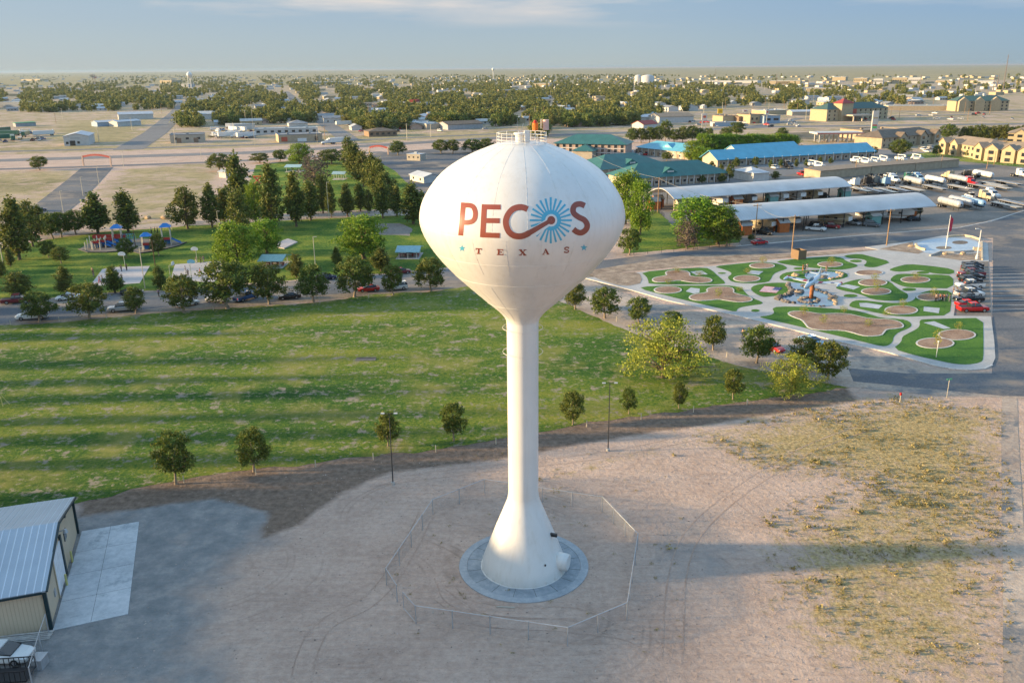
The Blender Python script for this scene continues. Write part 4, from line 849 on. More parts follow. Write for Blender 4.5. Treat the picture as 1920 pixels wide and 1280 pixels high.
for i, (x, y, a, b, t_) in enumerate([(100, 448, 82, 122, 399), (116, 445, 100, 140, 398), (143, 440, 122, 164, 396)]): tree('round', x, y, a, b, t_, f'{nth(i+1)} of three touching dark trees right of the big left pines', group='three touching dark trees')
bigp = [(37, 487, 4, 58, 369), (62, 462, 40, 88, 371), (78, 440, 62, 97, 385), (184, 438, 155, 198, 359), (241, 436, 213, 260, 357), (352, 429, 318, 370, 345), (398, 426, 369, 408, 344), (421, 420, 399, 438, 351), (451, 405, 424, 471, 287), (452, 440, 429, 476, 350), (514, 432, 488, 541, 309), (556, 425, 536, 570, 318), (583, 413, 566, 604, 338), (606, 400, 594, 632, 322), (622, 408, 613, 634, 342), (652, 406, 640, 666, 342), (676, 396, 662, 690, 342), (692, 400, 684, 703, 352), (718, 409, 702, 738, 325), (744, 405, 731, 754, 346), (775, 420, 751, 799, 342)]
for i, (x, y, a, b, t_) in enumerate(bigp): tree('pine', x, y, a, b, t_, f'{nth(i+1)} tall pine from left in the long row behind the park lawns', group='tall pines behind the park')
dg = [(655, 318, 643, 672, 252), (666, 335, 652, 690, 268), (682, 350, 666, 702, 278), (700, 362, 682, 716, 288), (712, 375, 692, 730, 292), (725, 385, 706, 748, 322)]
for i, (x, y, a, b, t_) in enumerate(dg): tree('pine', x, y, a, b, t_, f'{nth(i+1)} sunlit pine from the back in the slanting line near the arch', group='slanting line of sunlit pines', s=(1, 0, 1, 2, 1, 0)[i])
tree('cotton', 480, 420, 464, 501, 345, 'loose light green tree between two tall pines'); tree('bare', 590, 350, 567, 625, 292, 'bare brown tree behind the tall dark pines')
for k, x, y, a, b, t_, l in [('round', 75, 319, 57, 89, 293, 'lone dark tree on the dry field left of the red arch'), ('round', 412, 321, 391, 433, 288, 'dark round tree behind the white utility trailer'), ('cotton', 562, 307, 540, 586, 270, 'bright green tree behind the blue-roofed shelter'),
  ('round', 622, 308, 597, 644, 280, 'dark wide tree beside the slanting pines'), ('round', 525, 303, 512, 538, 281, 'small tree left of the bright green one'), ('round', 487, 306, 470, 504, 287, 'dark tree pair member above the tallest pine'), ('round', 746, 291, 730, 763, 265, 'round tree right of the second red arch'),
  ('round', 827, 288, 812, 841, 262, 'left one of two touching dark trees by the tank'), ('round', 849, 288, 838, 863, 262, 'right one of two touching dark trees by the tank'), ('round', 886, 287, 868, 905, 261, 'dark bush tree at the upper left of the tank'), ('round', 912, 284, 898, 930, 260, 'greener bush tree touching the tank top'),
  ('cotton', 1172, 420, 1140, 1200, 322, 'bright leafy tree peeking out right of the tank'), ('cotton', 1200, 440, 1175, 1222, 340, 'dark leafy tree right of the tank by the shed'), ('round', 1180, 478, 1160, 1200, 428, 'dark bush on the corner lawn right of the tank'),
  ('cotton', 1300, 455, 1252, 1340, 372, 'large yellow-green tree at the carport corner'), ('cotton', 1345, 458, 1320, 1388, 385, 'dark right half tree behind the large yellow-green one'), ('bare', 1287, 466, 1262, 1312, 414, 'small bare grey tree in front of the yellow-green one'), ('round', 1362, 462, 1335, 1385, 408, 'grey olive tree right of the bare one'),
  ('round', 1408, 451, 1402, 1415, 440, 'tiny green shrub beside the corner pole'), ('round', 1717, 407, 1708, 1727, 384, 'dark shrub at the end of the front carport')]: tree(k, x, y, a, b, t_, l)
for i, (x, y, a, b, t_) in enumerate([(1185, 268, 1176, 1196, 240), (1202, 268, 1192, 1213, 240), (1218, 268, 1208, 1230, 239), (1232, 268, 1222, 1244, 238), (1247, 266, 1237, 1260, 226), (1264, 268, 1254, 1276, 242), (1280, 268, 1270, 1292, 238), (1297, 266, 1286, 1310, 236), (1312, 265, 1302, 1322, 240), (1328, 256, 1318, 1336, 240)]):
    tree('round', x, y, a, b, t_, f'{nth(i+1)} dark tree from left in the line behind the blue motel', group='dark trees behind the blue motel')
for i, (x, y, a, b, t_) in enumerate([(1296, 303, 1280, 1312, 264), (1310, 305, 1296, 1326, 275), (1325, 306, 1312, 1344, 278), (1380, 255, 1366, 1396, 229), (1360, 262, 1348, 1372, 240), (1250, 302, 1241, 1260, 285)]): tree('cotton' if i < 3 else 'round', x, y, a, b, t_, f'{nth(i+1)} tree in the sunlit cluster around the blue-roofed motels', group='sunlit trees near the blue motels')
hx = [(1312+15*i, 285-.4*i) for i in range(12)]
for i, (x, y) in enumerate(hx): tree('cotton', x+6, y+3, x-10, x+22, 251+(i % 3), f'{nth(i+1)} leafy green tree from left in the hedge between blue roofs', group='leafy hedge trees between the blue roofs')
for i, (x, y, t_, w) in enumerate([(1205, 347, 330, 13), (1243, 345, 327, 19), (1280, 343, 326, 14), (1317, 344, 329, 12), (1353, 342, 324, 15), (1380, 313, 294, 14), (1416, 313, 294, 13), (1334, 318, 301, 12), (1352, 322, 307, 11), (1368, 340, 308, 16), (1393, 332, 313, 12), (1404, 335, 318, 14), (1415, 333, 312, 13), (1453, 335, 320, 18), (1445, 316, 298, 8), (1463, 315, 298, 8), (1493, 314, 297, 8), (1511, 312, 298, 7), (1538, 306, 294, 7), (1557, 307, 295, 9)]):
    tree('pine' if i % 3 else 'round', x, y, x-w/2, x+w/2, t_, f'{nth(i+1)} small clipped evergreen from left among the motel buildings', name='clipped_evergreen', group='clipped evergreens around the motels', s=1 if i % 3 else 2)
for i, (x, y, a, b, t_) in enumerate([(1687, 294, 1670, 1708, 262), (1755, 293, 1747, 1763, 272), (1816, 295, 1808, 1824, 281), (1888, 303, 1878, 1900, 280), (1778, 262, 1766, 1796, 233), (1637, 291, 1629, 1645, 275), (1466, 257, 1455, 1477, 240)]): tree('round', x, y, a, b, t_, f'{nth(i+1)} small tree around the tan apartment houses', group='trees around the apartments')
for i in range(13): x = 1806+11*i; tree('pine', x, 262+.2*i, x-9, x+9, 236-(i % 4)*1.5-(6 if i > 10 else 0), f'{nth(i+1)} brown-green tree from left in the line behind the apartments', group='tree line behind the apartments', s=1)
for i, (x, y, t_) in enumerate([(1270, 511, 501), (1253, 533, 523), (1312, 518, 508), (1347, 540+18, 540), (1386, 546, 537), (1401, 513, 502), (1430, 495, 480), (1558, 498, 481), (1640, 528, 512), (1643, 547, 526), (1717, 525, 509), (1750, 558, 538), (1692, 577, 560), (1582, 587, 573), (1506, 592, 570), (1543, 608, 588), (1628, 613, 598), (1662, 592, 580), (1756, 656, 616), (1796, 619, 602)]):
    tree('sapling', x, y, x-8, x+8, t_, f'{nth(i+1)} thin young sapling from left in the memorial park', group='young saplings in the memorial park')
# ---------------------------------------------------------------- vehicles
TYRE = mat('tyre', (.018, .018, .018), .85); RIM = mat('rim', (.38, .38, .39), .35, .7); GLASS = mat('dark_glass', (.02, .025, .03), .08, spec=.8); LAMPW = mat('lamp_clear', (.7, .7, .68), .2); LAMPR = mat('lamp_red', (.35, .01, .01), .3); CHROME = mat('chrome', (.55, .56, .58), .2, .9); FRAME = mat('chassis', (.035, .033, .03), .7)
CC = {'white': (.60, .60, .58), 'black': (.012, .012, .014), 'red': (.45, .012, .012), 'maroon': (.14, .012, .018), 'silver': (.42, .43, .44), 'blue': (.03, .08, .20), 'grey': (.13, .14, .15), 'navy': (.015, .022, .06), 'green': (.02, .10, .07), 'tan': (.42, .34, .22), 'lightblue': (.22, .36, .50)}
def cmat(c): return mat('paint_'+c, CC[c], .25, .25 if c in ('silver', 'grey') else 0, var=.03, spec=.6)
VC = {}
def loft(st, m, name, top=True):
    "st: (x, zlow, zside, ztop, half width low, half width top)"
    vs = []; n = 8
    for x, zl, zs, zt, w, wt in st: vs += [(x, -w*.93, zl), (x, -w, zl+.15), (x, -w, zs), (x, -wt, zt), (x, wt, zt), (x, w, zs), (x, w, zl+.15), (x, w*.93, zl)]
    fs = [(j*n+i, j*n+(i+1) % n, (j+1)*n+(i+1) % n, (j+1)*n+i) for j in range(len(st)-1) for i in range(n)]+[tuple(range(n)), tuple(range((len(st)-1)*n, len(st)*n))]
    mb = MB().add(vs, fs); return mb.mesh(name, m)
def wheels(xs, w, r=.36, tw_=.25):
    out = []
    for x in xs:
        for s in (-1, 1):
            me = MB().tube((x, s*(w-tw_), r), (x, s*w, r), r, n=16).mesh('wheel', TYRE); rm = MB().tube((x, s*(w-.02), r), (x, s*(w+.012), r), r*.58, n=12).mesh('rim', RIM); out.append(('wheel', me, [('rim', rm)]))
    return out
def lamps(xf, xr, z, w):
    return [('headlight', MB().box((xf, s*w, z), (.1, .32, .16)).mesh('headlight', LAMPW), []) for s in (-1, 1)]+[('tail_light', MB().box((xr, s*w, z+.08), (.08, .2, .28)).mesh('tail_light', LAMPR), []) for s in (-1, 1)]
def vehicle(kind, c):
    if (kind, c) in VC: return VC[kind, c]
    m = cmat(c)
    if kind == 'pickup':
        b = loft([(-2.9, .45, .95, 1.06, .95, .9), (-2.8, .35, .98, 1.08, 1.0, .95), (-.75, .33, 1.02, 1.10, 1.0, .95), (1.45, .33, 1.02, 1.12, 1.0, .93), (2.6, .35, .95, 1.08, .98, .86), (2.92, .42, .85, .95, .88, .78)], m, 'body')
        cab = loft([(-.85, 1.08, 1.3, 1.72, .9, .74), (-.6, 1.08, 1.35, 1.84, .92, .76), (.75, 1.08, 1.35, 1.84, .92, .76), (1.5, 1.08, 1.12, 1.16, .92, .85)], GLASS, 'cab_glass')
        roof = loft([(-.72, 1.80, 1.84, 1.87, .78, .7), (.72, 1.80, 1.84, 1.87, .78, .7)], m, 'roof')
        P = [('body', b, lamps(2.9, -2.9, .78, .72)), ('cab_glass', cab, []), ('roof', roof, []), ('bed', MB().box((-1.82, 0, 1.10), (1.8, 1.6, .03)).mesh('bed', FRAME), []), ('bumper', MB().box((2.95, 0, .5), (.15, 1.8, .22)).mesh('bumper', CHROME), [])]
        for x in (-.05,): P.append(('pillar', MB().box((x, .86, 1.45), (.1, .06, .7)).box((x, -.86, 1.45), (.1, .06, .7)).mesh('pillar', m), []))
        P += wheels((-1.75, 1.85), 1.01, .40)
    elif kind == 'suv':
        b = loft([(-2.35, .45, 1.0, 1.1, .9, .85), (-2.2, .32, 1.0, 1.12, .96, .9), (1.1, .32, 1.0, 1.12, .96, .88), (2.1, .34, .9, 1.02, .93, .8), (2.4, .42, .78, .86, .82, .7)], m, 'body')
        cab = loft([(-2.3, 1.1, 1.2, 1.3, .88, .8), (-2.0, 1.1, 1.35, 1.76, .9, .74), (.4, 1.1, 1.35, 1.78, .9, .74), (1.25, 1.1, 1.13, 1.16, .9, .82)], GLASS, 'cab_glass')
        P = [('body', b, lamps(2.36, -2.36, .78, .68)), ('cab_glass', cab, []), ('roof', loft([(-2.05, 1.74, 1.78, 1.81, .76, .68), (.4, 1.74, 1.78, 1.81, .76, .68)], m, 'roof'), []), ('pillar', MB().box((-.5, .84, 1.42), (.12, .05, .66)).box((-.5, -.84, 1.42), (.12, .05, .66)).box((-1.6, .84, 1.42), (.2, .05, .6)).box((-1.6, -.84, 1.42), (.2, .05, .6)).mesh('pillar', m), [])]+wheels((-1.4, 1.45), .97, .38)
    elif kind == 'sedan':
        b = loft([(-2.4, .42, .82, .92, .82, .75), (-2.2, .28, .86, .96, .9, .82), (-1.3, .26, .86, .98, .92, .82), (1.0, .26, .84, .96, .92, .82), (2.0, .28, .72, .84, .88, .74), (2.4, .34, .6, .66, .74, .6)], m, 'body')
        cab = loft([(-1.75, .95, .97, 1.0, .82, .74), (-.95, .95, 1.15, 1.38, .84, .64), (.25, .95, 1.15, 1.42, .84, .64), (1.2, .93, .95, .97, .84, .76)], GLASS, 'cab_glass')
        P = [('body', b, lamps(2.32, -2.36, .62, .62)), ('cab_glass', cab, []), ('roof', loft([(-.95, 1.36, 1.39, 1.42, .66, .58), (.25, 1.38, 1.42, 1.45, .66, .58)], m, 'roof'), []), ('pillar', MB().box((-.3, .76, 1.15), (.1, .05, .42)).box((-.3, -.76, 1.15), (.1, .05, .42)).mesh('pillar', m), [])]+wheels((-1.4, 1.45), .93, .33, .22)
    elif kind == 'semi':
        P = [('chassis', MB().box((-2.2, 0, .85), (8.2, .9, .3)).mesh('chassis', FRAME), []), ('hood', loft([(1.1, .9, 1.6, 2.0, 1.05, .8), (3.0, .9, 1.4, 1.75, 1.0, .7), (3.3, .9, 1.3, 1.5, .85, .6)], m, 'hood'), lamps(3.2, 1.2, 1.1, .85)[:2]),
             ('cab', loft([(-.9, .95, 2.6, 3.0, 1.2, 1.0), (.7, .95, 2.4, 2.8, 1.2, 1.0), (1.15, .95, 1.9, 2.0, 1.2, 1.05)], m, 'cab'), [('windshield', loft([(.75, 2.02, 2.3, 2.72, 1.02, .92), (1.22, 1.98, 2.0, 2.02, 1.05, .98)], GLASS, 'windshield'))]),
             ('sleeper', loft([(-2.5, .95, 3.2, 3.7, 1.22, 1.0), (-.9, .95, 3.1, 3.5, 1.22, 1.0)], m, 'sleeper'), []), ('exhaust_stack', MB().tube((-.85, 1.28, 1), (-.85, 1.28, 3.9), .09, n=8).tube((-.85, -1.28, 1), (-.85, -1.28, 3.9), .09, n=8).mesh('exhaust_stack', CHROME), []), ('bumper', MB().box((3.4, 0, .6), (.2, 2.3, .4)).mesh('bumper', CHROME), [])]+wheels((2.3, -3.9, -5.2), 1.24, .52, .45)
    elif kind == 'boxtrailer':
        P = [('box', MB().box((0, 0, 2.6), (14.5, 2.55, 2.8)).mesh('box', m), []), ('underframe', MB().box((0, 0, 1.05), (14, .9, .25)).box((4.6, .8, .6), (.12, .12, 1)).box((4.6, -.8, .6), (.12, .12, 1)).mesh('underframe', FRAME), [])]+wheels((-5.2, -6.4), 1.26, .52, .45)
    elif kind == 'tanker':
        vs = []; pr = [(-6.2, .25), (-6.0, .9), (-5.6, 1.12), (5.4, 1.12), (5.9, .9), (6.1, .25)]; n = 18
        for x, r in pr: vs += [(x, r*math.cos(2*math.pi*i/n), 2.35+r*math.sin(2*math.pi*i/n)) for i in range(n)]
        tk = MB().add(vs, [(j*n+i, j*n+(i+1) % n, (j+1)*n+(i+1) % n, (j+1)*n+i) for j in range(5) for i in range(n)]).mesh('tank', m, True)
        rg = MB()
        for x in (-3.4, 0, 3.2): rg.tube((x-.06, 0, 2.35), (x+.06, 0, 2.35), 1.15, n=20)
        P = [('tank', tk, [('band', rg.mesh('band', CHROME)), ('walkway', MB().box((0, 0, 3.52), (7, .5, .1)).box((1, 0, 3.62), (.7, .7, .22)).mesh('walkway', RIM))]), ('underframe', MB().box((0, 0, 1.1), (11.5, 1.0, .25)).box((3.6, .9, .6), (.12, .12, 1)).box((3.6, -.9, .6), (.12, .12, 1)).mesh('underframe', FRAME), [])]+wheels((-3.9, -5.2), 1.25, .52, .45)
    elif kind == 'flatbed':
        P = [('deck', MB().box((0, 0, 1.32), (13.5, 2.5, .16)).mesh('deck', m), [('side_rail', MB().box((0, 1.24, 1.3), (13.6, .08, .3)).box((0, -1.24, 1.3), (13.6, .08, .3)).mesh('side_rail', RIM))]), ('underframe', MB().box((0, .4, 1.05), (13, .2, .35)).box((0, -.4, 1.05), (13, .2, .35)).box((4, .8, .6), (.12, .12, 1)).mesh('underframe', FRAME), [])]+wheels((-3.2, -4.4, -5.6), 1.22, .5, .45)
    elif kind == 'rv':
        P = [('body', MB().profile([(-5, .7), (-5, 3.5), (3.9, 3.7), (5.0, 3.2), (5.1, 1.9), (3.0, 1.6), (3.0, .7)], 2.45).mesh('body', m), [('window', MB().box((-2, 1.24, 2.3), (1.2, .05, .7)).box((1, 1.24, 2.3), (1.0, .05, .7)).box((-2, -1.24, 2.3), (1.2, .05, .7)).box((1, -1.24, 2.3), (1.0, .05, .7)).mesh('window', GLASS)), ('stripe', MB().box((-.5, 1.235, 1.5), (8.5, .04, .3)).box((-.5, -1.235, 1.5), (8.5, .04, .3)).mesh('stripe', mat('rv_stripe', (.25, .18, .12), .5))), ('front_cap', MB().box((5.06, 0, 2.5), (.1, 2.2, 1.2)).mesh('front_cap', WHITE))])]+wheels((-1.4, -2.3), 1.2, .38)
    elif kind == 'bucket':
        P = [('cab', loft([(1.2, .6, 1.8, 2.3, 1.1, .95), (2.6, .6, 1.7, 2.1, 1.1, .95), (3.4, .6, 1.2, 1.4, 1.05, .9)], m, 'cab'), lamps(3.4, 1.2, .9, .8)[:2]), ('windshield', MB().box((2.75, 0, 1.8), (.5, 1.9, .5)).mesh('windshield', GLASS), []), ('utility_body', MB().box((-1.6, 0, 1.35), (5.2, 2.3, 1.1)).mesh('utility_body', m), []),
             ('boom', MB().tube((-3.2, 0, 2.9), (2.6, 0, 3.1), .2, n=8).box((-3, 0, 2.3), (.6, .6, 1.2)).mesh('boom', WHITE), [('bucket', MB().box((2.9, 0, 2.7), (.7, .7, .9)).mesh('bucket', WHITE))])]+wheels((-2.4, 2.3), 1.12, .48)
    VC[kind, c] = P; return P
CN = {'pickup': ('pickup_truck', 'pickup truck'), 'suv': ('suv', 'car'), 'sedan': ('sedan', 'car'), 'semi': ('semi_tractor', 'truck'), 'boxtrailer': ('box_trailer', 'trailer'), 'tanker': ('tanker_trailer', 'trailer'), 'flatbed': ('flatbed_trailer', 'trailer'), 'rv': ('camper_trailer', 'camper'), 'bucket': ('utility_truck', 'truck')}
def car(kind, c, px, py, deg, label, group=None, s=1.0):
    n, cat = CN[kind]; return spawn(vehicle(kind, c), n, label, cat, G(px, py)+Vector((0, 0, .04)), math.radians(deg), group, s)
RA = math.degrees(heading(G(0, 590), G(860, 518)))
gp = 'vehicles parked along the park road'
for k, c, x, y, d, l in [('pickup', 'white', 62, 598, RA+176, 'white crew pickup at the left end of the road, nose left'), ('pickup', 'maroon', 32, 568, RA, 'dark red pickup on the far side of the road at left'), ('sedan', 'white', 128, 562, RA+180, 'white sedan on the far side of the road behind a round tree'),
    ('pickup', 'silver', 232, 583, RA+180, 'silver pickup on the near roadside behind a round tree'), ('sedan', 'black', 248, 552, RA, 'black sedan on the far roadside above the silver pickup'), ('sedan', 'white', 352, 573, RA+25, 'white sedan parked askew behind the fourth round tree'), ('suv', 'silver', 408, 566, RA+150, 'silver car half hidden behind the widest round tree'),
    ('pickup', 'blue', 462, 562, RA+40, 'blue pickup facing outward between two round trees'), ('sedan', 'black', 543, 560, RA+180, 'black sedan with open door on the near roadside'), ('sedan', 'navy', 612, 524, RA, 'dark blue sedan on the far roadside beside a round tree'), ('sedan', 'red', 691, 546, RA+180, 'bright red sedan parked left of the white SUV'),
    ('suv', 'white', 744, 543, RA+180, 'white SUV on the near roadside behind a small round tree'), ('sedan', 'maroon', 752, 513, RA, 'maroon car on the far roadside above the white SUV'), ('sedan', 'black', 4, 470, 80, 'dark sedan at the far left edge under the pines'), ('sedan', 'navy', 74, 396, 30, 'dark car on the side road behind the big left pines')]: car(k, c, x, y, d, l, gp if y > 500 else None)
lot = [('black', 'sedan', 502), ('black', 'suv', 507), ('grey', 'suv', 512), ('maroon', 'pickup', 518), ('black', 'pickup', 524), ('black', 'suv', 531), ('white', 'pickup', 540), ('grey', 'sedan', 547), ('white', 'pickup', 556), ('black', 'pickup', 566), ('red', 'sedan', 575)]
PD = math.degrees(heading(G(1805, 545), G(1850, 545)))+3
for i, (c, k, y) in enumerate(lot): car(k, c, 1823-(y-500)*.12, y, PD+(0 if i % 3 else 180), f'{c} {CN[k][1]}, {nth(i+1)} from the far end of the tight row in the gravel bay', 'vehicles parked side by side at the memorial park')
car('pickup', 'red', 1823, 584, PD, 'bright red pickup nearest in the gravel bay row'); car('sedan', 'red', 1447, 656, -60, 'red car behind the sixth side-street tree'); car('sedan', 'lightblue', 1522, 645, -55, 'pale blue car behind the dark lawn corner tree')
sb = thing('white_car', 'white car nosing out from the left edge beside the tan metal building', 'car', G(8, 1236)+Vector((0, 0, .04)), math.radians(-2))
for pn, me, subs in vehicle('sedan', 'white'):
    p_ = link(pn, me, sb)
    for q_ in subs: link(q_[0], q_[1], p_)
# carports and what stands under them
def oriented(A, B):
    "frame along A->B: unit along, unit away from the camera"
    u = Vector((B[0]-A[0], B[1]-A[1], 0)); l = u.length; u /= l; v = Vector((-u.y, u.x, 0))
    if v.dot(Vector((A[0], A[1], 0))) < 0: v = -v
    return u, v, l
RIBROOF = mat('ribbed_roof', (.46, .46, .45), .45, .2, var=.1, scale=.25, stripes=((1, 0, 0), .9, .5, .8), spec=.4)
def carport(pA, pB, ztop_row, label, depth, eave, rise):
    A, B = G(*pA, eave), G(*pB, eave); A.z = B.z = 0; u, v, l = oriented(A, B)
    t = thing('carport', label, 'carport', A, math.atan2(u.y, u.x))
    sgn = 1 if Vector((-u.y, u.x, 0)).dot(v) > 0 else -1; n = 14; vs = []; W_ = depth
    for k in (0, 1):
        for i in range(n+1):
            a = i/n; y = a*W_*sgn; z = eave+rise*math.sin(math.pi*a)
            for x in (0, l): vs.append((x, y, z-.25*k))
    m_ = 2*(n+1); fs = [(2*i, 2*i+1, 2*i+3, 2*i+2) for i in range(n)]+[(m_+2*i, m_+2*i+2, m_+2*i+3, m_+2*i+1) for i in range(n)]+[(0, m_, m_+1, 1), (2*n, 2*n+1, m_+2*n+1, m_+2*n)]
    for e_ in (0, 1): fs += [(2*i+e_, 2*i+2+e_, m_+2*i+2+e_, m_+2*i+e_) for i in range(n)]
    MB().add(vs, fs).build('roof', RIBROOF, t)
    tr = MB()
    for x in (.2, l-.2):
        for i in range(n): a = i/n; b_ = (i+1)/n; tr.tube((x, a*W_*sgn, eave-.35+(rise-.5)*math.sin(math.pi*a)), (x, b_*W_*sgn, eave-.35+(rise-.5)*math.sin(math.pi*b_)), .06, n=4)
        for i in range(0, n): tr.tube((x, (i+.5)/n*W_*sgn, eave-.3), (x, (i+.5)/n*W_*sgn, eave-.3+rise*math.sin(math.pi*(i+.5)/n)), .04, n=4)
        tr.tube((x, 0, eave-.35), (x, W_*sgn, eave-.35), .06, n=4)
    tr.build('end_truss', FRAME, t)
    k = 0; x = .5
    while x < l:
        for y in (.25, W_/2, W_-.25): MB().box((x, y*sgn, eave/2-.15), (.22, .22, eave-.3)).build('post', FRAME, t)
        x += 7.2
    return A, u, v, l
CP2 = carport((1388, 413), (1757, 386), 0, 'nearer of the two long arched white carports, by the street', 17, 4.6, 3.0)
CP1 = carport((1264, 373), (1598, 349), 0, 'farther of the two long arched white carports', 17, 4.6, 2.5)
def shed(p, m, label, rz=0, s=1.0, h=2.9):
    t = thing('garden_shed', label, 'shed', p, rz, 'little gabled sheds under the carports', s)
    MB().profile([(-1.6, 0), (-1.6, h), (0, h+1.1), (1.6, h), (1.6, 0)], 3.4, 'x').build('wall', m, t)
    MB().profile([(-1.85, h-.1), (0, h+1.2), (1.85, h-.1), (1.85, h+.02), (0, h+1.33), (-1.85, h+.02)], 3.8, 'x').build('roof', mat('shed_roof', (.32, .30, .27), .8), t)
    MB().box((-1.72, 0, 1.1), (.06, 1.0, 2.1)).build('door', FRAME, t); return t
OR_, TEAL_, CRM = mat('shed_orange', (.40, .115, .028), .8, var=.15), mat('shed_teal', (.15, .30, .27), .8, var=.1), mat('shed_cream', (.42, .37, .27), .8)
def along(CPx, f, d): return CPx[0]+CPx[1]*(CPx[3]*f)+CPx[2]*d
az = math.atan2(CP2[1].y, CP2[1].x)
for f, d, m_, l in [(.035, 1.5, OR_, 'orange shed at the left end of the nearer carport'), (-.01, 5, OR_, 'orange shed tucked behind the first one at the nearer carport'), (.215, 1.5, OR_, 'second orange shed along the nearer carport front'), (.68, 1.5, TEAL_, 'pale teal shed along the nearer carport front'), (.915, 5, OR_, 'orange shed near the right end of the nearer carport')]:
    shed(along(CP2, f, d), m_, l, az, 1.0)
for f, d, m_, l in [(.02, 13, OR_, 'dark orange shed at the left end of the farther carport'), (-.03, 9, OR_, 'red-brown shed just outside the farther carport'), (.35, 2, OR_, 'orange shed under the middle of the farther carport'), (.55, 2, TEAL_, 'teal shed under the farther carport'), (.98, 2, TEAL_, 'pale teal shed at the right end of the farther carport'), (.06, 3, CRM, 'cream shed at the left end of the farther carport')]: shed(along(CP1, f, d), m_, l, az)
def carat(k, c, p, deg, label, group=None, s=1): n, cat = CN[k]; return spawn(vehicle(k, c), n, label, cat, (p[0], p[1], .03), math.radians(deg), group, s)
ad = math.degrees(az)
for k, c, f, d, dg_, l in [('pickup', 'black', .115, 0, -62, 'black pickup beside the left orange shed'), ('pickup', 'white', .36, -1, -50, 'white pickup parked before the nearer carport'), ('suv', 'black', .40, 2, -60, 'black jeep behind the white pickup'), ('rv', 'tan', .52, 5, -68, 'white-capped camper in the middle of the nearer carport'), ('pickup', 'maroon', .455, 1, -45, 'dark red pickup beside the camper'), ('suv', 'silver', .60, 3, -80, 'silver car deep under the nearer carport'),
    ('suv', 'grey', .64, -1.5, -50, 'grey SUV in front of the teal shed'), ('rv', 'white', .86, 6, -35, 'white camper near the right end of the nearer carport'), ('rv', 'tan', .15, 6, -70, 'tan camper behind the black pickup'), ('rv', 'grey', .30, 8, -80, 'grey camper in the shade of the nearer carport'), ('rv', 'white', .76, 9, -80, 'camper in the shade right of the teal shed')]:
    carat(k, c, along(CP2, f, d), ad+dg_, l, 'vehicles stored at the nearer carport')
for k, c, f, l in [('rv', 'white', .28, 'white camper under the farther carport, left'), ('rv', 'grey', .44, 'dark camper beside the orange shed, farther carport'), ('rv', 'white', .62, 'white camper right of the teal shed, farther carport'), ('rv', 'white', .72, 'white-nosed camper under the farther carport'), ('rv', 'tan', .82, 'tan camper under the farther carport'), ('pickup', 'black', .9, 'black pickup under the farther carport')]: carat(k, c, along(CP1, f, 6), ad-85, l, 'vehicles stored at the farther carport')
car('sedan', 'black', 1712, 414, ad-6, 'low black car with pale stripes before the nearer carport'); car('sedan', 'red', 1424, 458, ad, 'low red car by the kerb left of the carports')
LD = math.degrees(heading(G(1600, 338), G(1700, 360)))
yard = [('semi', 'white', 1600, 350, 'white truck tractor, first in the yard line'), ('semi', 'black', 1622, 347, 'black truck tractor in the yard line'), ('semi', 'grey', 1637, 346, 'grey truck tractor beside the black one'), ('semi', 'lightblue', 1657, 348, 'pale blue truck tractor in the yard line'), ('semi', 'white', 1676, 343, 'white truck tractor in front of the trailers'), ('semi', 'green', 1705, 341, 'green truck tractor in the yard'), ('semi', 'lightblue', 1722, 341, 'pale tractor at the nose of the white tanker'),
  ('semi', 'red', 1820, 349, 'bright red truck tractor among the trailers'), ('semi', 'tan', 1776, 336, 'tan truck tractor behind the white tanker'), ('semi', 'black', 1808, 335, 'dark truck tractor left of the far tanker'), ('semi', 'white', 1860, 372, 'white truck tractor near the street corner'), ('semi', 'tan', 1848, 376, 'tan winch truck beside the white tractor'), ('semi', 'white', 1916, 333, 'white truck cut by the right picture edge')]
for k, c, x, y, l in yard: car(k, c, x, y, LD+(180 if x in (1600, 1622, 1637, 1657, 1776, 1808) else 0), l, 'truck tractors in the yard')
for k, c, x, y, l in [('tanker', 'white', 1752, 347, 'glossy white tanker trailer behind the pale tractor'), ('tanker', 'white', 1842, 336, 'white tanker trailer farthest back in the yard'), ('tanker', 'silver', 1796, 345, 'dull grey tanker trailer left of the red tractor'), ('tanker', 'silver', 1780, 392, 'silver tanker nearest the carport'), ('tanker', 'silver', 1800, 389, 'silver tanker second from the carport'), ('tanker', 'lightblue', 1822, 390, 'silver blue tanker third from the carport'), ('tanker', 'silver', 1712, 349, 'low grey tanker beside the green tractor')]: car(k, c, x, y, LD-4, l, 'tanker trailers in the yard')
for i, (x, y) in enumerate([(1612, 361), (1635, 362), (1660, 363), (1685, 361), (1710, 360), (1752, 357), (1800, 357), (1838, 354), (1862, 351), (1890, 348), (1885, 391), (1900, 386), (1870, 356)]): car('flatbed', 'grey' if i % 2 else 'tan', x, y, LD-3, f'{nth(i+1)} empty flatbed trailer from left in the truck yard', 'flatbed trailers in the yard')
for k, c, x, y, d, l in [('pickup', 'black', 1632, 334, LD+175, 'black pickup by the long storage wall'), ('pickup', 'grey', 1650, 334, LD+175, 'grey pickup by the long storage wall'), ('pickup', 'white', 1666, 333, LD+175, 'white pickup by the long storage wall'), ('pickup', 'white', 1820, 371, LD+170, 'white pickup between tankers and the tractors'), ('pickup', 'red', 1503, 329, LD+180, 'red pickup left of the long storage building'), ('semi', 'black', 1478, 316, LD, 'small dark flatbed truck in front of the blue motel'), ('suv', 'white', 1452, 317, LD, 'white van in front of the blue motel')]: car(k, c, x, y, d, l)
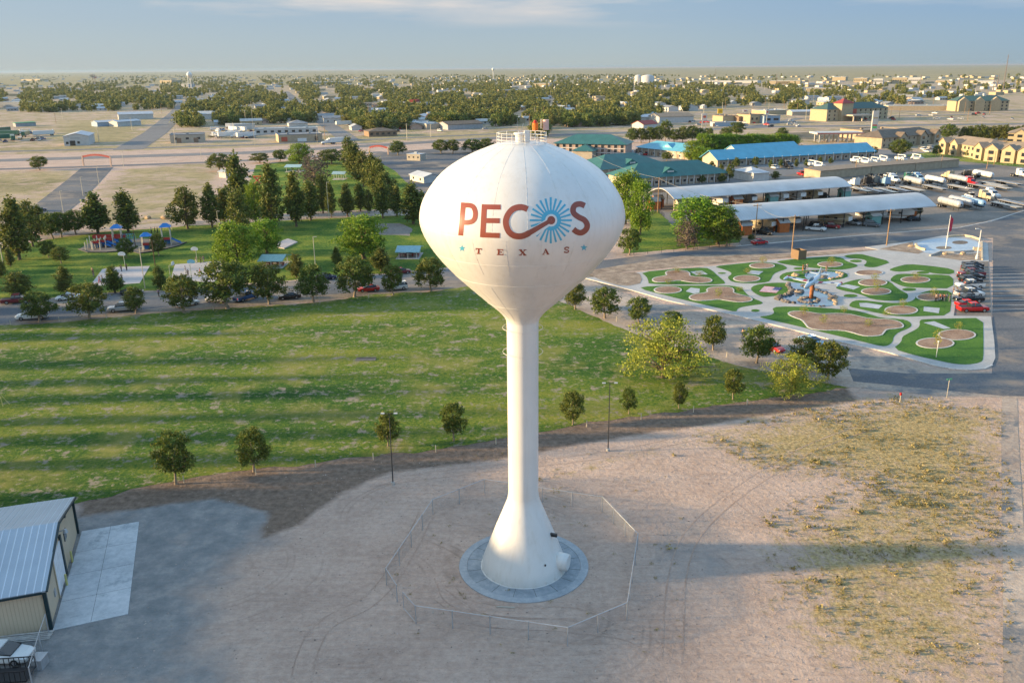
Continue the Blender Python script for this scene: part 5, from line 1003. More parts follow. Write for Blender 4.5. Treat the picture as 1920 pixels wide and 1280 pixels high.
for i, (x, y) in enumerate([(1522, 313), (1535, 316), (1606, 306), (1622, 308), (1640, 307), (1656, 304), (1690, 302), (1718, 301)]): car('bucket', 'white', x, y, LD+180*(i % 2), f'{nth(i+1)} white bucket truck from left behind the long storage building', 'white utility trucks')
for i, (x, y) in enumerate([(1732, 282), (1745, 279), (1738, 286), (1728, 280)]): car('suv', ('white', 'silver', 'white', 'grey')[i], x, y, LD, f'{nth(i+1)} car in the apartment parking lot', 'cars at the apartments')
for i in range(16): car(('sedan', 'suv', 'pickup')[i % 3], ('white', 'silver', 'black', 'white', 'grey', 'red')[i % 6], 1184+i*5.8, 290-i*.15+(i % 2)*6-4, 60, f'{nth(i+1)} car from left in the lot right of the motel', 'cars in the motel lot')
sm = G(604, 271.5); sdir = math.degrees(heading(G(655, 268.5), sm))
carat('semi', 'white', G(612, 271), sdir, 'white semi tractor driving left on the highway'); carat('boxtrailer', 'white', G(637, 269.6), sdir, 'long white box trailer behind the highway semi')
carat('boxtrailer', 'white', G(645, 236), sdir, 'white box trailer parked beside a town street')
# ---------------------------------------------------------------- buildings
BW = {'white': mat('wall_white', (.46, .45, .43), .7, var=.1, scale=.6), 'cream': mat('wall_cream', (.38, .33, .26), .8, var=.1, scale=.6), 'tan': mat('wall_tan', (.36, .29, .20), .85, var=.12, scale=.6), 'brown': mat('wall_brown', (.22, .15, .10), .85, var=.15, scale=.6),
      'grey': mat('wall_grey', (.30, .31, .32), .8, var=.12, scale=.6), 'pink': mat('wall_pink', (.42, .30, .24), .8, var=.1, scale=.6), 'gold': mat('wall_gold', (.37, .30, .19), .8, var=.08, scale=.6), 'redw': mat('wall_red', (.40, .09, .05), .7), 'bluew': mat('wall_blue', (.25, .33, .42), .7)}
BR = {'white': mat('roof_white', (.42, .44, .46), .5, var=.1, scale=.3, stripes=((1, 0, 0), 1.2, .3, .88)), 'grey': mat('roof_grey', (.22, .23, .24), .8, var=.15, scale=.4), 'brown': mat('roof_brown', (.15, .115, .085), .9, var=.2, scale=.5), 'tanr': mat('roof_tan', (.24, .19, .14), .9, var=.15, scale=.5),
      'teal': mat('roof_teal', (.030, .125, .115), .55, var=.12, scale=.3, stripes=((1, 0, 0), 1.5, .4, .85)), 'blue': mat('roof_blue', (.09, .33, .44), .5, var=.1, scale=.3, stripes=((1, 0, 0), 1.2, .4, .85)), 'red': mat('roof_red', (.30, .05, .04), .7), 'dgreen': mat('roof_green', (.05, .10, .09), .7), 'pale': mat('roof_pale', (.36, .38, .38), .7, var=.15, scale=.4)}
def winbox(c, w, h, t, axis=0, frame=True):
    "a window: dark pane with a pale frame, standing 3 cm proud of its wall"
    d = (w, .06, h) if axis == 0 else (.06, w, h); me = MB().box(c, d).mesh('window', GLASS); o = link('window', me, t)
    if frame:
        mb = MB(); e = .09; x, y, z = c
        for s in (-1, 1):
            if axis == 0: mb.box((x+s*(w/2+e/2), y, z), (e, .1, h+2*e)); mb.box((x, y, z+s*(h/2+e/2)), (w, .1, e))
            else: mb.box((x, y+s*(w/2+e/2), z), (.1, e, h+2*e)); mb.box((x, y, z+s*(h/2+e/2)), (.1, w, e))
        mb.build('frame', WHITE, o)
def building(pA, pB, depth, h, label, wall='white', roof='pale', rt='gable', rh=2.0, win=None, side=None, doors=0, name='building', cat='building', over=.5, ztop=None, skew=0, parapet=.5, frames=False):
    "pA, pB: photo pixels of the two front corners on the ground; depth metres away from the camera"
    A, B = G(*pA), G(*pB)
    if ztop: h = HT(A, ztop)
    u, v, l = oriented(A, B)
    if skew: c_, s_ = math.cos(skew), math.sin(skew); v = Vector((v.x*c_-v.y*s_, v.x*s_+v.y*c_, 0))
    sg = 1 if Vector((-u.y, u.x, 0)).dot(v) > 0 else -1
    t = thing(name, label, cat, A, math.atan2(u.y, u.x)); D = depth*sg
    wm = BW[wall] if isinstance(wall, str) else wall; rm = BR[roof] if isinstance(roof, str) else roof
    mb = MB()
    if rt == 'gable': mb.profile([(0, 0), (0, h), (D/2, h+rh), (D, h), (D, 0)], l, 'x', Matrix.Translation((l/2, 0, 0)))
    elif rt == 'gable_front': mb.profile([(0, 0), (0, h), (l/2, h+rh), (l, h), (l, 0)], depth, 'y', Matrix.Translation((0, D/2, 0)))
    elif rt == 'shed_roof': mb.profile([(0, 0), (0, h), (D, h+rh), (D, 0)], l, 'x', Matrix.Translation((l/2, 0, 0)))
    else: mb.box((l/2, D/2, h/2), (l, depth, h))
    mb.build('wall', wm, t); e = over; rb = MB()
    if rt == 'gable':
        k = rh/(depth/2)*e; s = 1 if D > 0 else -1
        rb.profile([(-s*e, h-k+.04), (D/2, h+rh+.04), (D+s*e, h-k+.04), (D+s*e, h-k+.24), (D/2, h+rh+.26), (-s*e, h-k+.24)], l+2*e, 'x', Matrix.Translation((l/2, 0, 0)))
    elif rt == 'gable_front':
        k = rh/(l/2)*e; rb.profile([(-e, h-k+.04), (l/2, h+rh+.04), (l+e, h-k+.04), (l+e, h-k+.24), (l/2, h+rh+.26), (-e, h-k+.24)], depth+2*e, 'y', Matrix.Translation((0, D/2, 0)))
    elif rt == 'shed_roof': s = 1 if D > 0 else -1; rb.profile([(-s*e, h+.04), (D+s*e, h+rh+.04), (D+s*e, h+rh+.24), (-s*e, h+.24)], l+2*e, 'x', Matrix.Translation((l/2, 0, 0)))
    elif rt == 'hip':
        a = min(depth/2, l/2-.1); s = 1 if D > 0 else -1
        rb.add([(-e, -s*e, h+.02), (l+e, -s*e, h+.02), (l+e, D+s*e, h+.02), (-e, D+s*e, h+.02), (a, D/2, h+rh), (l-a, D/2, h+rh)], [(0, 1, 5, 4), (1, 2, 5), (2, 3, 4, 5), (3, 0, 4), (0, 3, 2, 1)])
    else:
        rb.box((l/2, D/2, h+.06), (l-.5, depth-.5, .1)); p_ = parapet
        for c, d in (((l/2, 0, h+p_/2), (l+.1, .3, p_)), ((l/2, D, h+p_/2), (l+.1, .3, p_)), ((0, D/2, h+p_/2), (.3, depth-.3, p_)), ((l, D/2, h+p_/2), (.3, depth-.3, p_))): rb.box(c, d)
        for i in range(max(1, int(l/14))): rb.box((l*(i+.5)/max(1, int(l/14)), D*.5, h+.6), (1.6, 1.4, .9))
    rb.build('roof', rm, t)
    if win:
        nw, ns, ww, wh = win; y = -.02*sg
        for j in range(ns):
            for i in range(nw):
                winbox((l*(i+.5)/nw, y, h*(j+.55)/ns), ww, wh, t, 0, frames)
    if side:
        nw, ns, ww, wh = side; x = l+.02 if (A.x+B.x)/2 < 0 else -.02
        for j in range(ns):
            for i in range(nw): winbox((x, D*(i+.5)/nw, h*(j+.55)/ns), ww, wh, t, 1, False)
    for i in range(doors): MB().box((l*(i+.5)/doors, -.03*sg, min(1.6, h*.4)), (min(3, l/doors*.6), .08, min(3.2, h*.8))).build('door', BW['brown'] if doors < 3 else BW['white'], t)
    return t, l, D, h
# the tan metal building at lower left (explicit: its east gable faces the tower)
SE, NE = G(95, 1178), G(145, 999); eave = 5.0
u_ = (NE-SE); gl_ = u_.length; u_.normalize(); wdir = Vector((-u_.y, u_.x, 0));
if wdir.x > 0: wdir = -wdir
TANSIDE = mat('tan_siding', (.50, .41, .29), .55, var=.05, scale=.5, stripes=((1, 0, 0), .3, .6, .72)); TANSIDE2 = mat('tan_siding_gable', (.50, .41, .29), .55, var=.05, scale=.5, stripes=((0, 1, 0), .3, .6, .72))
GALV = mat('galvalume_roof', (.30, .36, .42), .35, .35, var=.06, scale=.4, stripes=((0, 1, 0), .62, .9, 1.9), spec=.5)
mbld = thing('metal_building', 'tan metal building with a ribbed blue-white roof at lower left', 'building', SE, math.atan2(u_.y, u_.x))
sg = 1 if Vector((-u_.y, u_.x, 0)).dot(wdir) > 0 else -1; LEN = 34.0; hs = eave
hs = HT(SE, 1110); hn = HT(NE, 932); ridge = hs+1.75; hs = (hs+hn)/2
rid = gl_*.5
w = MB(); w.profile([(0, 0), (0, hs), (rid, hs+1.75), (gl_, hs), (gl_, 0)], .25, 'y', Matrix.Translation((0, .125*sg, 0))); w.build('gable_wall', TANSIDE, mbld)
MB().box((.125, LEN/2*sg, hs/2-.02), (.25, LEN-.5, hs-.04)).box((gl_-.125, LEN/2*sg, hs/2-.02), (.25, LEN-.5, hs-.04)).build('side_wall', TANSIDE2, mbld)
MB().profile([(-.4, hs-.05), (rid, hs+1.80), (gl_+.4, hs-.05), (gl_+.4, hs+.1), (rid, hs+1.95), (-.4, hs+.1)], LEN+.3, 'y', Matrix.Translation((0, (LEN/2-.15)*sg, 0))).build('roof', GALV, mbld)
TRIM = mat('dark_green_trim', (.012, .03, .035), .5)
tb = MB()
for a, b in (((-.4, hs+.0), (rid, hs+1.86)), ((rid, hs+1.86), (gl_+.4, hs+.0))): tb.tube((a[0], -.36*sg, a[1]), (b[0], -.36*sg, b[1]), .13, n=4)
tb.box((0, -.06*sg, hs/2), (.3, .3, hs)).box((gl_, -.06*sg, hs/2), (.3, .3, hs)).box((-.42, LEN/2*sg, hs-.08), (.14, LEN, .2)); tb.build('trim', TRIM, mbld)
dd = MB().box((rid*.80, -.03*sg, 2.0), (3.6, .1, 3.9)).build('roller_door', mat('door_white', (.62, .64, .66), .5, stripes=((0, 0, 1), .5, .3, .85)), mbld)
MB().box((rid*.80+2.1, -.09*sg, 2.15), (.55, .16, 4.3)).build('door_frame', TRIM, mbld); MB().box((rid*.80-2.0, -.05*sg, 2.15), (.2, .12, 4.3)).build('door_frame', TANSIDE, mbld)
MB().box((rid*1.34, -.03*sg, 3.0), (1.1, .1, 1.0)).build('window', GLASS, mbld); MB().box((rid*1.5, -.04*sg, 4.6), (.35, .1, .8)).build('vent', TRIM, mbld); MB().box((rid*.42, -.04*sg, 1.4), (.5, .1, .7)).build('electric_box', STEEL, mbld)
MB().tube((rid*1.0, -.1*sg, 4.9), (rid*1.0, -.7*sg, 5.0), .06, n=6).tube((rid, -.75*sg, 5.1), (rid, -.75*sg, 4.75), .12, .26, n=10).build('wall_lamp', STEEL, mbld)
sheet('concrete_apron', [SE+Vector((.35, -.3, 0)), G(240, 1151), G(261, 978), NE+Vector((.35, .3, 0))], .06, CONC2, 'pale blue concrete apron beside the tan metal building', th=.1)
sj = MB(); a0, a1, a2, a3 = SE+Vector((.35, -.3, 0)), G(240, 1151), G(261, 978), NE+Vector((.35, .3, 0))
for f in (.25, .5, .75): p, q = a0.lerp(a3, f), a1.lerp(a2, f); sj.box(((p.x+q.x)/2, (p.y+q.y)/2, .061), ((q-p).length, .03, .006), heading(p, q))
p, q = a0.lerp(a1, .5), a3.lerp(a2, .5); sj.box(((p.x+q.x)/2, (p.y+q.y)/2, .062), ((q-p).length, .03, .006), heading(p, q))
tag(sj.build('slab_joint', mat('joint_dark', (.06, .07, .07), .9)), 'sawn joints in the concrete apron', None, kind='structure')
YEL = mat('bollard_yellow', (.45, .42, .16), .6)
for x, y, l in ((136, 1053, 'yellow bollard right of the roller door'), (126, 1097, 'yellow bollard left of the roller door')):
    p = G(x, y); o_ = MB().tube((0, 0, 0), (0, 0, 1.2), .11, n=10).tube((0, 0, 1.2), (0, 0, 1.27), .11, .05, n=10).build('bollard', YEL); o_.location = p; tag(o_, l, 'bollard')
chainfence(PX((92, 1188), (80, 1225), (62, 1290)), 2.0, 'chain link fence leading from the tan building to the bottom edge', step=2.2)
t = thing('trailer_rack', 'black steel cage trailer at the bottom left corner', 'trailer', G(22, 1275), .1)
BK = mat('black_steel', (.012, .012, .014), .5); mb = MB(); mb.box((0, 0, .5), (3.2, 1.8, .12)); mb.build('deck', BK, t); mb = MB()
for x in [-1.6+.4*i for i in range(9)]:
    for y in (-.9, .9): mb.tube((x, y, .5), (x, y, 1.5), .035, n=4)
for y in (-.9, .9): mb.tube((-1.6, y, 1.5), (1.6, y, 1.5), .05, n=4)
for x in (-1.6, 1.6): mb.tube((x, -.9, 1.5), (x, .9, 1.5), .05, n=4)
mb.build('cage', BK, t)
for y in (-.95, .95): MB().tube((0, y-.1, .35), (0, y+.1, .35), .35, n=14).build('wheel', TYRE, t)
o_ = MB(); 
for i in range(7): o_.tube((-2.6, .18*i, .1+.05*(i % 2)), (2.2, .18*i+.1, .12+.05*(i % 3)), .05, n=5)
o_ = o_.build('pipe_stack', KERB); o_.location = G(42, 1204); o_.rotation_euler[2] = .12; tag(o_, 'stack of pale pipes lying against the tan building', 'pipe stack')
o_ = MB().box((0, 0, .45), (.9, 1.1, .9)).box((0, 0, .93), (1.0, 1.2, .06)).build('utility_box', STEEL); o_.location = G(76, 1248); tag(o_, 'grey utility box behind the chain link fence', 'utility box')
# town and roadside buildings
B_ = building
t, l, D, h = B_((121, 274), (168, 272.5), 28, 0, 'white gabled warehouse with dark openings beside the rail yard', 'white', 'white', 'gable_front', 1.8, ztop=256.5)
for x, z, s in ((.13, .32, 1.5), (.34, .28, 3.2), (.58, .34, 1.5)): MB().box((l*x, 0, h*z), (s, .3, s*1.0)).build('opening', GLASS, t)
mb = MB(); random.seed(3)
for i in range(9): mb.box((l*(.28+.045*i), 0, h*.80), (l*.03, .2, h*(.10+.03*(i % 2))))
mb.build('sign_lettering', BW['grey'], t)
B_((320, 269), (384, 267), 16, 0, 'low cream workshop with doors beside the town street', 'cream', 'grey', 'flat', ztop=254, win=(3, 1, 2, 1.4), doors=2)
B_((183, 238), (222, 236), 14, 3.6, 'first long open-sided rail shed with a pale blue roof', 'bluew', 'white', 'gable', 1.2); B_((221, 238), (265, 235), 12, 4, 'white metal shed beside the rail sheds', 'white', 'white', 'gable', 1.2)
B_((223, 225), (288, 223), 18, 5, 'large pale shed with a domed white roof in the rail yard', 'white', 'white', 'gable', 2); B_((30, 238), (68, 236), 6, 3, 'flat green shed at the far left rail yard', 'grey', mat('roof_vivid_green', (.05, .25, .12), .6), 'shed_roof', .4)
B_((348, 224), (396, 223), 40, 0, 'pale flat-roofed factory with white walls', 'white', 'pale', 'gable', 2, ztop=215); B_((398, 222), (480, 221), 30, 6, 'long factory wing with a row of windows', 'tan', 'pale', 'flat', win=(10, 1, 3, 1.6))
B_((478, 253), (596, 250), 16, 0, 'long white shed with arches beside the highway', 'white', 'pale', 'flat', ztop=243, win=(9, 1, 2.4, 1.6)); t, l, D, h = B_((523, 268), (605, 265), 18, 0, 'tan flat-roofed shed with two dark doors', 'tan', 'grey', 'flat', ztop=254)
for x, s in ((.13, 4), (.86, 2)): MB().box((l*x, 0, h*.45), (s, .3, h*.6)).build('door', BW['redw'] if x < .5 else GLASS, t)
MB().box((l*.53, 0, h*.3), (6, .3, 2.2)).build('panel', WHITE, t)
B_((542, 238), (577, 237), 18, 0, 'grey house with a brown hip roof behind the long white shed', 'white', 'grey', 'hip', 2.5, ztop=232); B_((440, 243), (478, 242), 10, 3.5, 'white work trailer building among the equipment yard', 'white', 'pale', 'flat')
B_((692, 257), (745, 255), 16, 0, 'brown office building shaded by two round trees', 'brown', 'brown', 'hip', 2.0, ztop=247, win=(5, 1, 2, 1.5)); B_((668, 231), (722, 229), 12, 0, 'white long house with small dark windows in town', 'white', 'white', 'flat', ztop=221, win=(5, 1, 1.4, 1.2))
B_((748, 236), (800, 243), 22, 4, 'low building with a long cream wall facing the sun', 'cream', 'pale', 'flat'); B_((777, 229), (797, 229), 20, 4.5, 'white gabled house among town lots', 'white', 'white', 'gable_front', 2); B_((799, 230), (812, 230), 20, 5, 'house with a dark red roof', 'white', 'red', 'gable', 2)
B_((740, 204), (767, 204), 14, 7, 'pale two-storey shop left of the red front', 'white', 'pale', 'flat'); B_((768, 205), (780, 205), 16, 8, 'shop with a bright red front top', 'cream', 'red', 'flat', parapet=3); B_((781, 206), (800, 206), 16, 8, 'large grey windowless shop box', 'grey', 'pale', 'flat'); B_((720, 183), (768, 182), 30, 5, 'long cream school building deep in town', 'cream', 'white', 'flat')
B_((575, 159), (655, 157), 60, 6, 'very long pale-yellow sunlit building far in town', 'gold', 'pale', 'flat'); B_((840, 244), (905, 241), 20, 4, 'low grey house beyond the tank top', 'grey', 'brown', 'gable', 2); B_((848, 228), (884, 226), 20, 5, 'tan house with low roof near the tank', 'pink', 'tanr', 'gable', 2)
B_((940, 177), (1003, 176), 30, 7, 'pink-walled building far in town', 'pink', 'pale', 'flat'); B_((1049, 217), (1075, 217), 18, 5, 'white roofed house behind the motel', 'white', 'white', 'gable', 2); B_((1130, 215), (1162, 214), 20, 4, 'cream walled house in the sun behind the motel trees', 'cream', 'pale', 'flat')
B_((1180, 229), (1236, 228), 16, 4, 'long white low shed behind the dark tree line', 'white', 'white', 'gable', 1.5); B_((1206, 241), (1232, 239), 12, 3, 'small red-roofed house near the dark tree line', 'white', 'red', 'gable', 2.4); B_((1236, 231), (1300, 229), 20, 5, 'tan roofed restaurant with a long white side', 'white', 'tanr', 'gable', 2.5)
B_((1340, 238), (1390, 237), 10, 3, 'long blue-grey trailer building under the yellow sign', 'bluew', 'pale', 'flat'); B_((1355, 231), (1384, 230), 16, 5.5, 'orange-tan strip mall end', 'gold', 'tanr', 'flat'); B_((1385, 231), (1405, 230), 16, 5, 'red-brown strip mall middle', 'brown', 'brown', 'flat'); B_((1406, 232), (1430, 231), 18, 7, 'tan restaurant with framed front', 'gold', 'tanr', 'flat', win=(3, 1, 2, 2)); B_((1432, 232), (1462, 231), 18, 6, 'dark blue fronted store', 'bluew', 'grey', 'flat', win=(2, 1, 5, 2)); B_((1437, 216), (1478, 214), 20, 4, 'tan motel strip behind the stores', 'gold', 'pale', 'flat')
B_((1485, 217), (1545, 216), 12, 3.5, 'long white-roofed motel strip behind the hotel', 'cream', 'white', 'gable', 1.5)
# three-storey motel, green hip roof
t, l, D, h = B_((1040, 293), (1172, 296), 20, 0, 'three-storey cream motel under a green hip roof', 'pink', 'teal', 'hip', 4.5, ztop=269, over=1.2, win=(11, 3, 1.7, 1.8), frames=True)
mb = MB()
for k in range(1, 3): mb.box((l/2, -.12 if D > 0 else .12, h*k/3), (l, .25, .25))
mb.build('floor_band', WHITE, t)
B_((1074, 297), (1110, 298), 12, 4, 'green-roofed entrance wing of the three-storey motel', 'cream', 'teal', 'hip', 3, over=1)
def motel(pA, pB, d, h, lab, roof, rh, wall='cream', over=1.2, rt='hip', dorm=(), nd_=10):
    t, l, D, h = B_(pA, pB, d, h, lab, wall, roof, rt, rh, over=over); s = 1 if D > 0 else -1; mb = MB(); mp = MB()
    for i in range(nd_):
        x = l*(i+.5)/nd_; link('door', MB().box((x-.8, -.04*s, 1.1), (1.0, .1, 2.1)).mesh('door', BW['brown']), t); winbox((x+.9, -.04*s, 1.5), 1.5, 1.2, t)
        mp.box((x+l/nd_/2-.15, -(over-.15)*s, h/2), (.2, .2, h))
    mp.build('porch_posts', WHITE, t)
    for f in dorm:
        x = l*f; dm = MB(); W_, zb, dp = 9, h+.8, 4.5
        dm.add([(x-W_/2, -.2*s+1.5*s, zb), (x+W_/2, 1.3*s, zb), (x, 1.3*s, zb+2.6), (x, (1.3+dp+3)*s, zb+2.6), (x-W_/2, (1.3+.1)*s+dp*.1*s, zb), (x+W_/2, 1.4*s+dp*.1*s, zb)], [(0, 1, 2), (0, 2, 3), (1, 3, 2)])
        dd_ = dm.build('dormer', BR[roof], t); lt = MB()
        for i in range(5): lt.box((x-1.0+.62*i, 1.22*s, zb+1.0), (.42, .08, .62 if i else .8))
        lt.build('sign_lettering', WHITE, dd_)
    return t
motel((1125, 334), (1248, 323), 22, 3.6, 'left green-roofed motel wing with a gabled dormer sign', 'teal', 5.2, dorm=(.5,), nd_=9)
motel((1180, 352), (1362, 340), 18, 3.6, 'long front green-roofed motel wing with doors and a dormer sign', 'teal', 5.0, dorm=(.42,), nd_=14)
motel((1195, 289), (1292, 300), 15, 3.8, 'short blue-roofed motel wing beyond the car lot', 'blue', 3.6, dorm=(.55,), nd_=8)
motel((1345, 313), (1636, 296), 13, 3.8, 'long blue-roofed motel facing the utility trucks', 'blue', 3.4, dorm=(), nd_=18, rt='gable')
B_((1384, 300), (1500, 292), 12, 3.8, 'rear blue-roofed motel wing behind the hedge', 'white', 'blue', 'gable', 3.2); B_((1412, 341), (1441, 339), 14, 3.5, 'white arched canvas shelter behind the carports', 'white', 'white', 'hip', 2.0)
for i, (a, b, y0, y1, zt) in enumerate([(1537, 1632, 336.5, 327.5, 0), (1633, 1715, 327, 320.5, 0), (1716, 1797, 320.5, 313, 0)]):
    B_((a, y0), (b, y1), 9, 3.4, f'{nth(i+1)} stepped section from left of the long tan storage building', 'tan', 'tanr', 'shed_roof', .3, over=.3)
B_((1513, 328), (1531, 331), 8, 2.8, 'small tan gabled end hut of the storage building', 'gold', 'tanr', 'gable_front', 1)
def apartment(pA, pB, d, h, lab, gf, roof='tanr', wall='gold', rh=3.6):
    t, l, D, h = B_(pA, pB, d, h, lab, wall, roof, 'hip', rh, over=.8, win=(int(l_ := 12), 2, 1.3, 1.4)); s = 1 if D > 0 else -1
    for f in gf:
        x = l*f; w2 = 3.2; b = MB(); b.profile([(x-w2, 0), (x-w2, h), (x, h+2.4), (x+w2, h), (x+w2, 0)], 2.2, 'y', Matrix.Translation((0, -1.1*s, 0))); g_ = b.build('porch_gable', BW[wall], t)
        r = MB(); r.profile([(x-w2-.4, h-.25), (x, h+2.45), (x+w2+.4, h-.25), (x+w2+.4, h-.02), (x, h+2.7), (x-w2-.4, h-.02)], 5.2, 'y', Matrix.Translation((0, (-2.5+2.5)*s, 0))); link('gable_roof', r.mesh('gable_roof', BR[roof]), g_)
        for zz in (1.5, h-1.6): link('balcony', MB().box((x, -2.22*s, zz), (2.6, .1, 1.7)).mesh('balcony', GLASS), g_)
    return t
apartment((1762, 287), (1848, 301), 16, 6.2, 'left tan two-storey apartment block with gabled porches', (.12, .38, .9)); apartment((1850, 302), (1935, 309), 16, 6.2, 'right tan two-storey apartment block cut by the picture edge', (.12, .5, .85)); apartment((1652, 279), (1760, 268), 18, 6, 'grey-roofed apartment block behind the dark car lot', (.3, .65, .9), 'brown', 'tan')
apartment((1888, 268), (1945, 270), 16, 6, 'rear apartment block at the right edge', (.4,))
# hotel with red tower
t, l, D, h = B_((1549, 228), (1663, 223), 20, 0, 'tan hotel with a red-roofed corner tower and entrance canopy', 'gold', 'dgreen', 'hip', 5, ztop=206, win=(12, 3, 1.6, 1.8)); s = 1 if D > 0 else -1
tx = l*.28; hh = h+5; tw2 = MB().box((tx, 2*s, hh/2), (13, 10, hh)).build('tower', BW['gold'], t); link('tower_roof', MB().add([(tx-7.5, -4*s, hh), (tx+7.5, -4*s, hh), (tx+7.5, 8*s, hh), (tx-7.5, 8*s, hh), (tx, 2*s, hh+4)], [(0, 1, 4), (1, 2, 4), (2, 3, 4), (3, 0, 4), (0, 3, 2, 1)]).mesh('tower_roof', BR['red']), tw2)
MB().box((tx+10, -.2*s, h*.62), (7, .8, h*.75)).build('red_panel', BW['redw'], t); cn = MB().box((tx+8, -8*s, 5), (24, 12, 1.2)).build('canopy', BW['cream'], t)
for dx in (-2, 8, 18): link('column', MB().box((tx+dx, -13*s, 2.2), (1, 1, 4.4)).mesh('column', BW['cream']), cn)
t, l, D, h = B_((1791, 209), (1890, 208), 18, 0, 'green-roofed tan hotel at far right', 'gold', 'dgreen', 'hip', 5, ztop=190, win=(12, 3, 1.6, 1.8)); s = 1 if D > 0 else -1
for f in (.12, .42, .72): x = l*f; MB().profile([(x-5, 0), (x-5, h), (x, h+4), (x+5, h), (x+5, 0)], 3, 'y', Matrix.Translation((0, -1.5*s, 0))).build('gable_bay', BW['gold'], t)
MB().box((l*.6, D/2, h+5.5), (2.5, 2.5, 3)).build('cupola', BW['white'], t)
# fuel station
t = thing('fuel_canopy', 'big flat white gas station canopy on columns', 'canopy', G(1531, 268), heading(G(1531, 268), G(1618, 267)))
cl_ = (G(1531, 268)-G(1618, 267)).length; MB().box((cl_/2, 7, 5.6), (cl_, 14, 1.1)).build('roof', BW['white'], t); MB().box((cl_/2, -.05, 5.6), (cl_+.1, .1, .5)).build('stripe', BW['redw'], t)
for i in range(5):
    MB().box((cl_*(i+.5)/5, 3, 2.5), (.8, .8, 5)).box((cl_*(i+.5)/5, 11, 2.5), (.8, .8, 5)).build('column', BW['white'], t); MB().box((cl_*(i+.5)/5, 5.5, .9), (1, .6, 1.8)).build('fuel_pump', BW['grey'], t)
B_((1615, 262), (1692, 259), 22, 5.5, 'tan convenience store behind the fuel canopy', 'tan', 'tanr', 'flat', win=(8, 1, 3, 2.4))
psg = G(1636.5, 262); sh = HT(psg, 209.5); t = thing('price_sign', 'tall narrow white fuel price sign with red and green panels', 'sign', psg, .0)
wS = 11*MPP(psg); zb = HT(psg, 248); MB().box((0, 0, (sh+zb)/2+.5), (wS, 1.2, sh-zb)).build('board', BW['white'], t); MB().box((-wS*.3, 0, zb/2+.5), (.5, .5, zb)).box((wS*.3, 0, zb/2+.5), (.5, .5, zb)).build('pole', STEEL, t)
for f, m_, hh_ in ((.70, BW['gold'], .08), (.34, BW['redw'], .07), (.24, mat('sign_green', (.05, .45, .10), .5), .08)): z = zb+(sh-zb)*f; MB().box((0, -.62, z), (wS*.75, .06, (sh-zb)*hh_)).build('price_panel', m_, t)
def polesign(px, py, ytop, yb, w, m_, label, depth=1.0, legs=1):
    p = G(px, py); t = thing('pole_sign', label, 'sign', p); z1, z0 = HT(p, ytop), HT(p, yb); w = w*MPP(p)
    MB().box((0, 0, (z0+z1)/2), (w, depth, z1-z0)).build('board', m_, t); mb = MB()
    for x in ([0] if legs == 1 else [-w*.35, w*.35]): mb.tube((x, 0, 0), (x, 0, z0), .3, n=6)
    mb.build('pole', STEEL, t); MB().box((0, -depth/2-.04, (z0+z1)/2), (w*.5, .06, (z1-z0)*.35)).build('sign_panel', BW['redw'] if 'white' in label else mat('sign_dark_yellow', (.45, .25, .02), .5), t); return t
polesign(1349, 229, 204, 213, 9, mat('sign_yellow', (.72, .46, .02), .4), 'bright yellow square sign on a pole'); polesign(1319, 250, 213, 225, 10, BW['white'], 'white boxy sign on two tall legs', legs=2); polesign(1437, 232, 205, 215, 6, BW['white'], 'tilted white oval sign on a white pole'); polesign(1338, 240, 231, 238, 4, BW['cream'], 'short cream and white sign by the strip mall')
polesign(1396, 226, 206, 210, 8, BW['white'], 'small white double sign above the stores'); polesign(181, 156, 144, 147, 8, BW['white'], 'white billboard far left in town', legs=2)
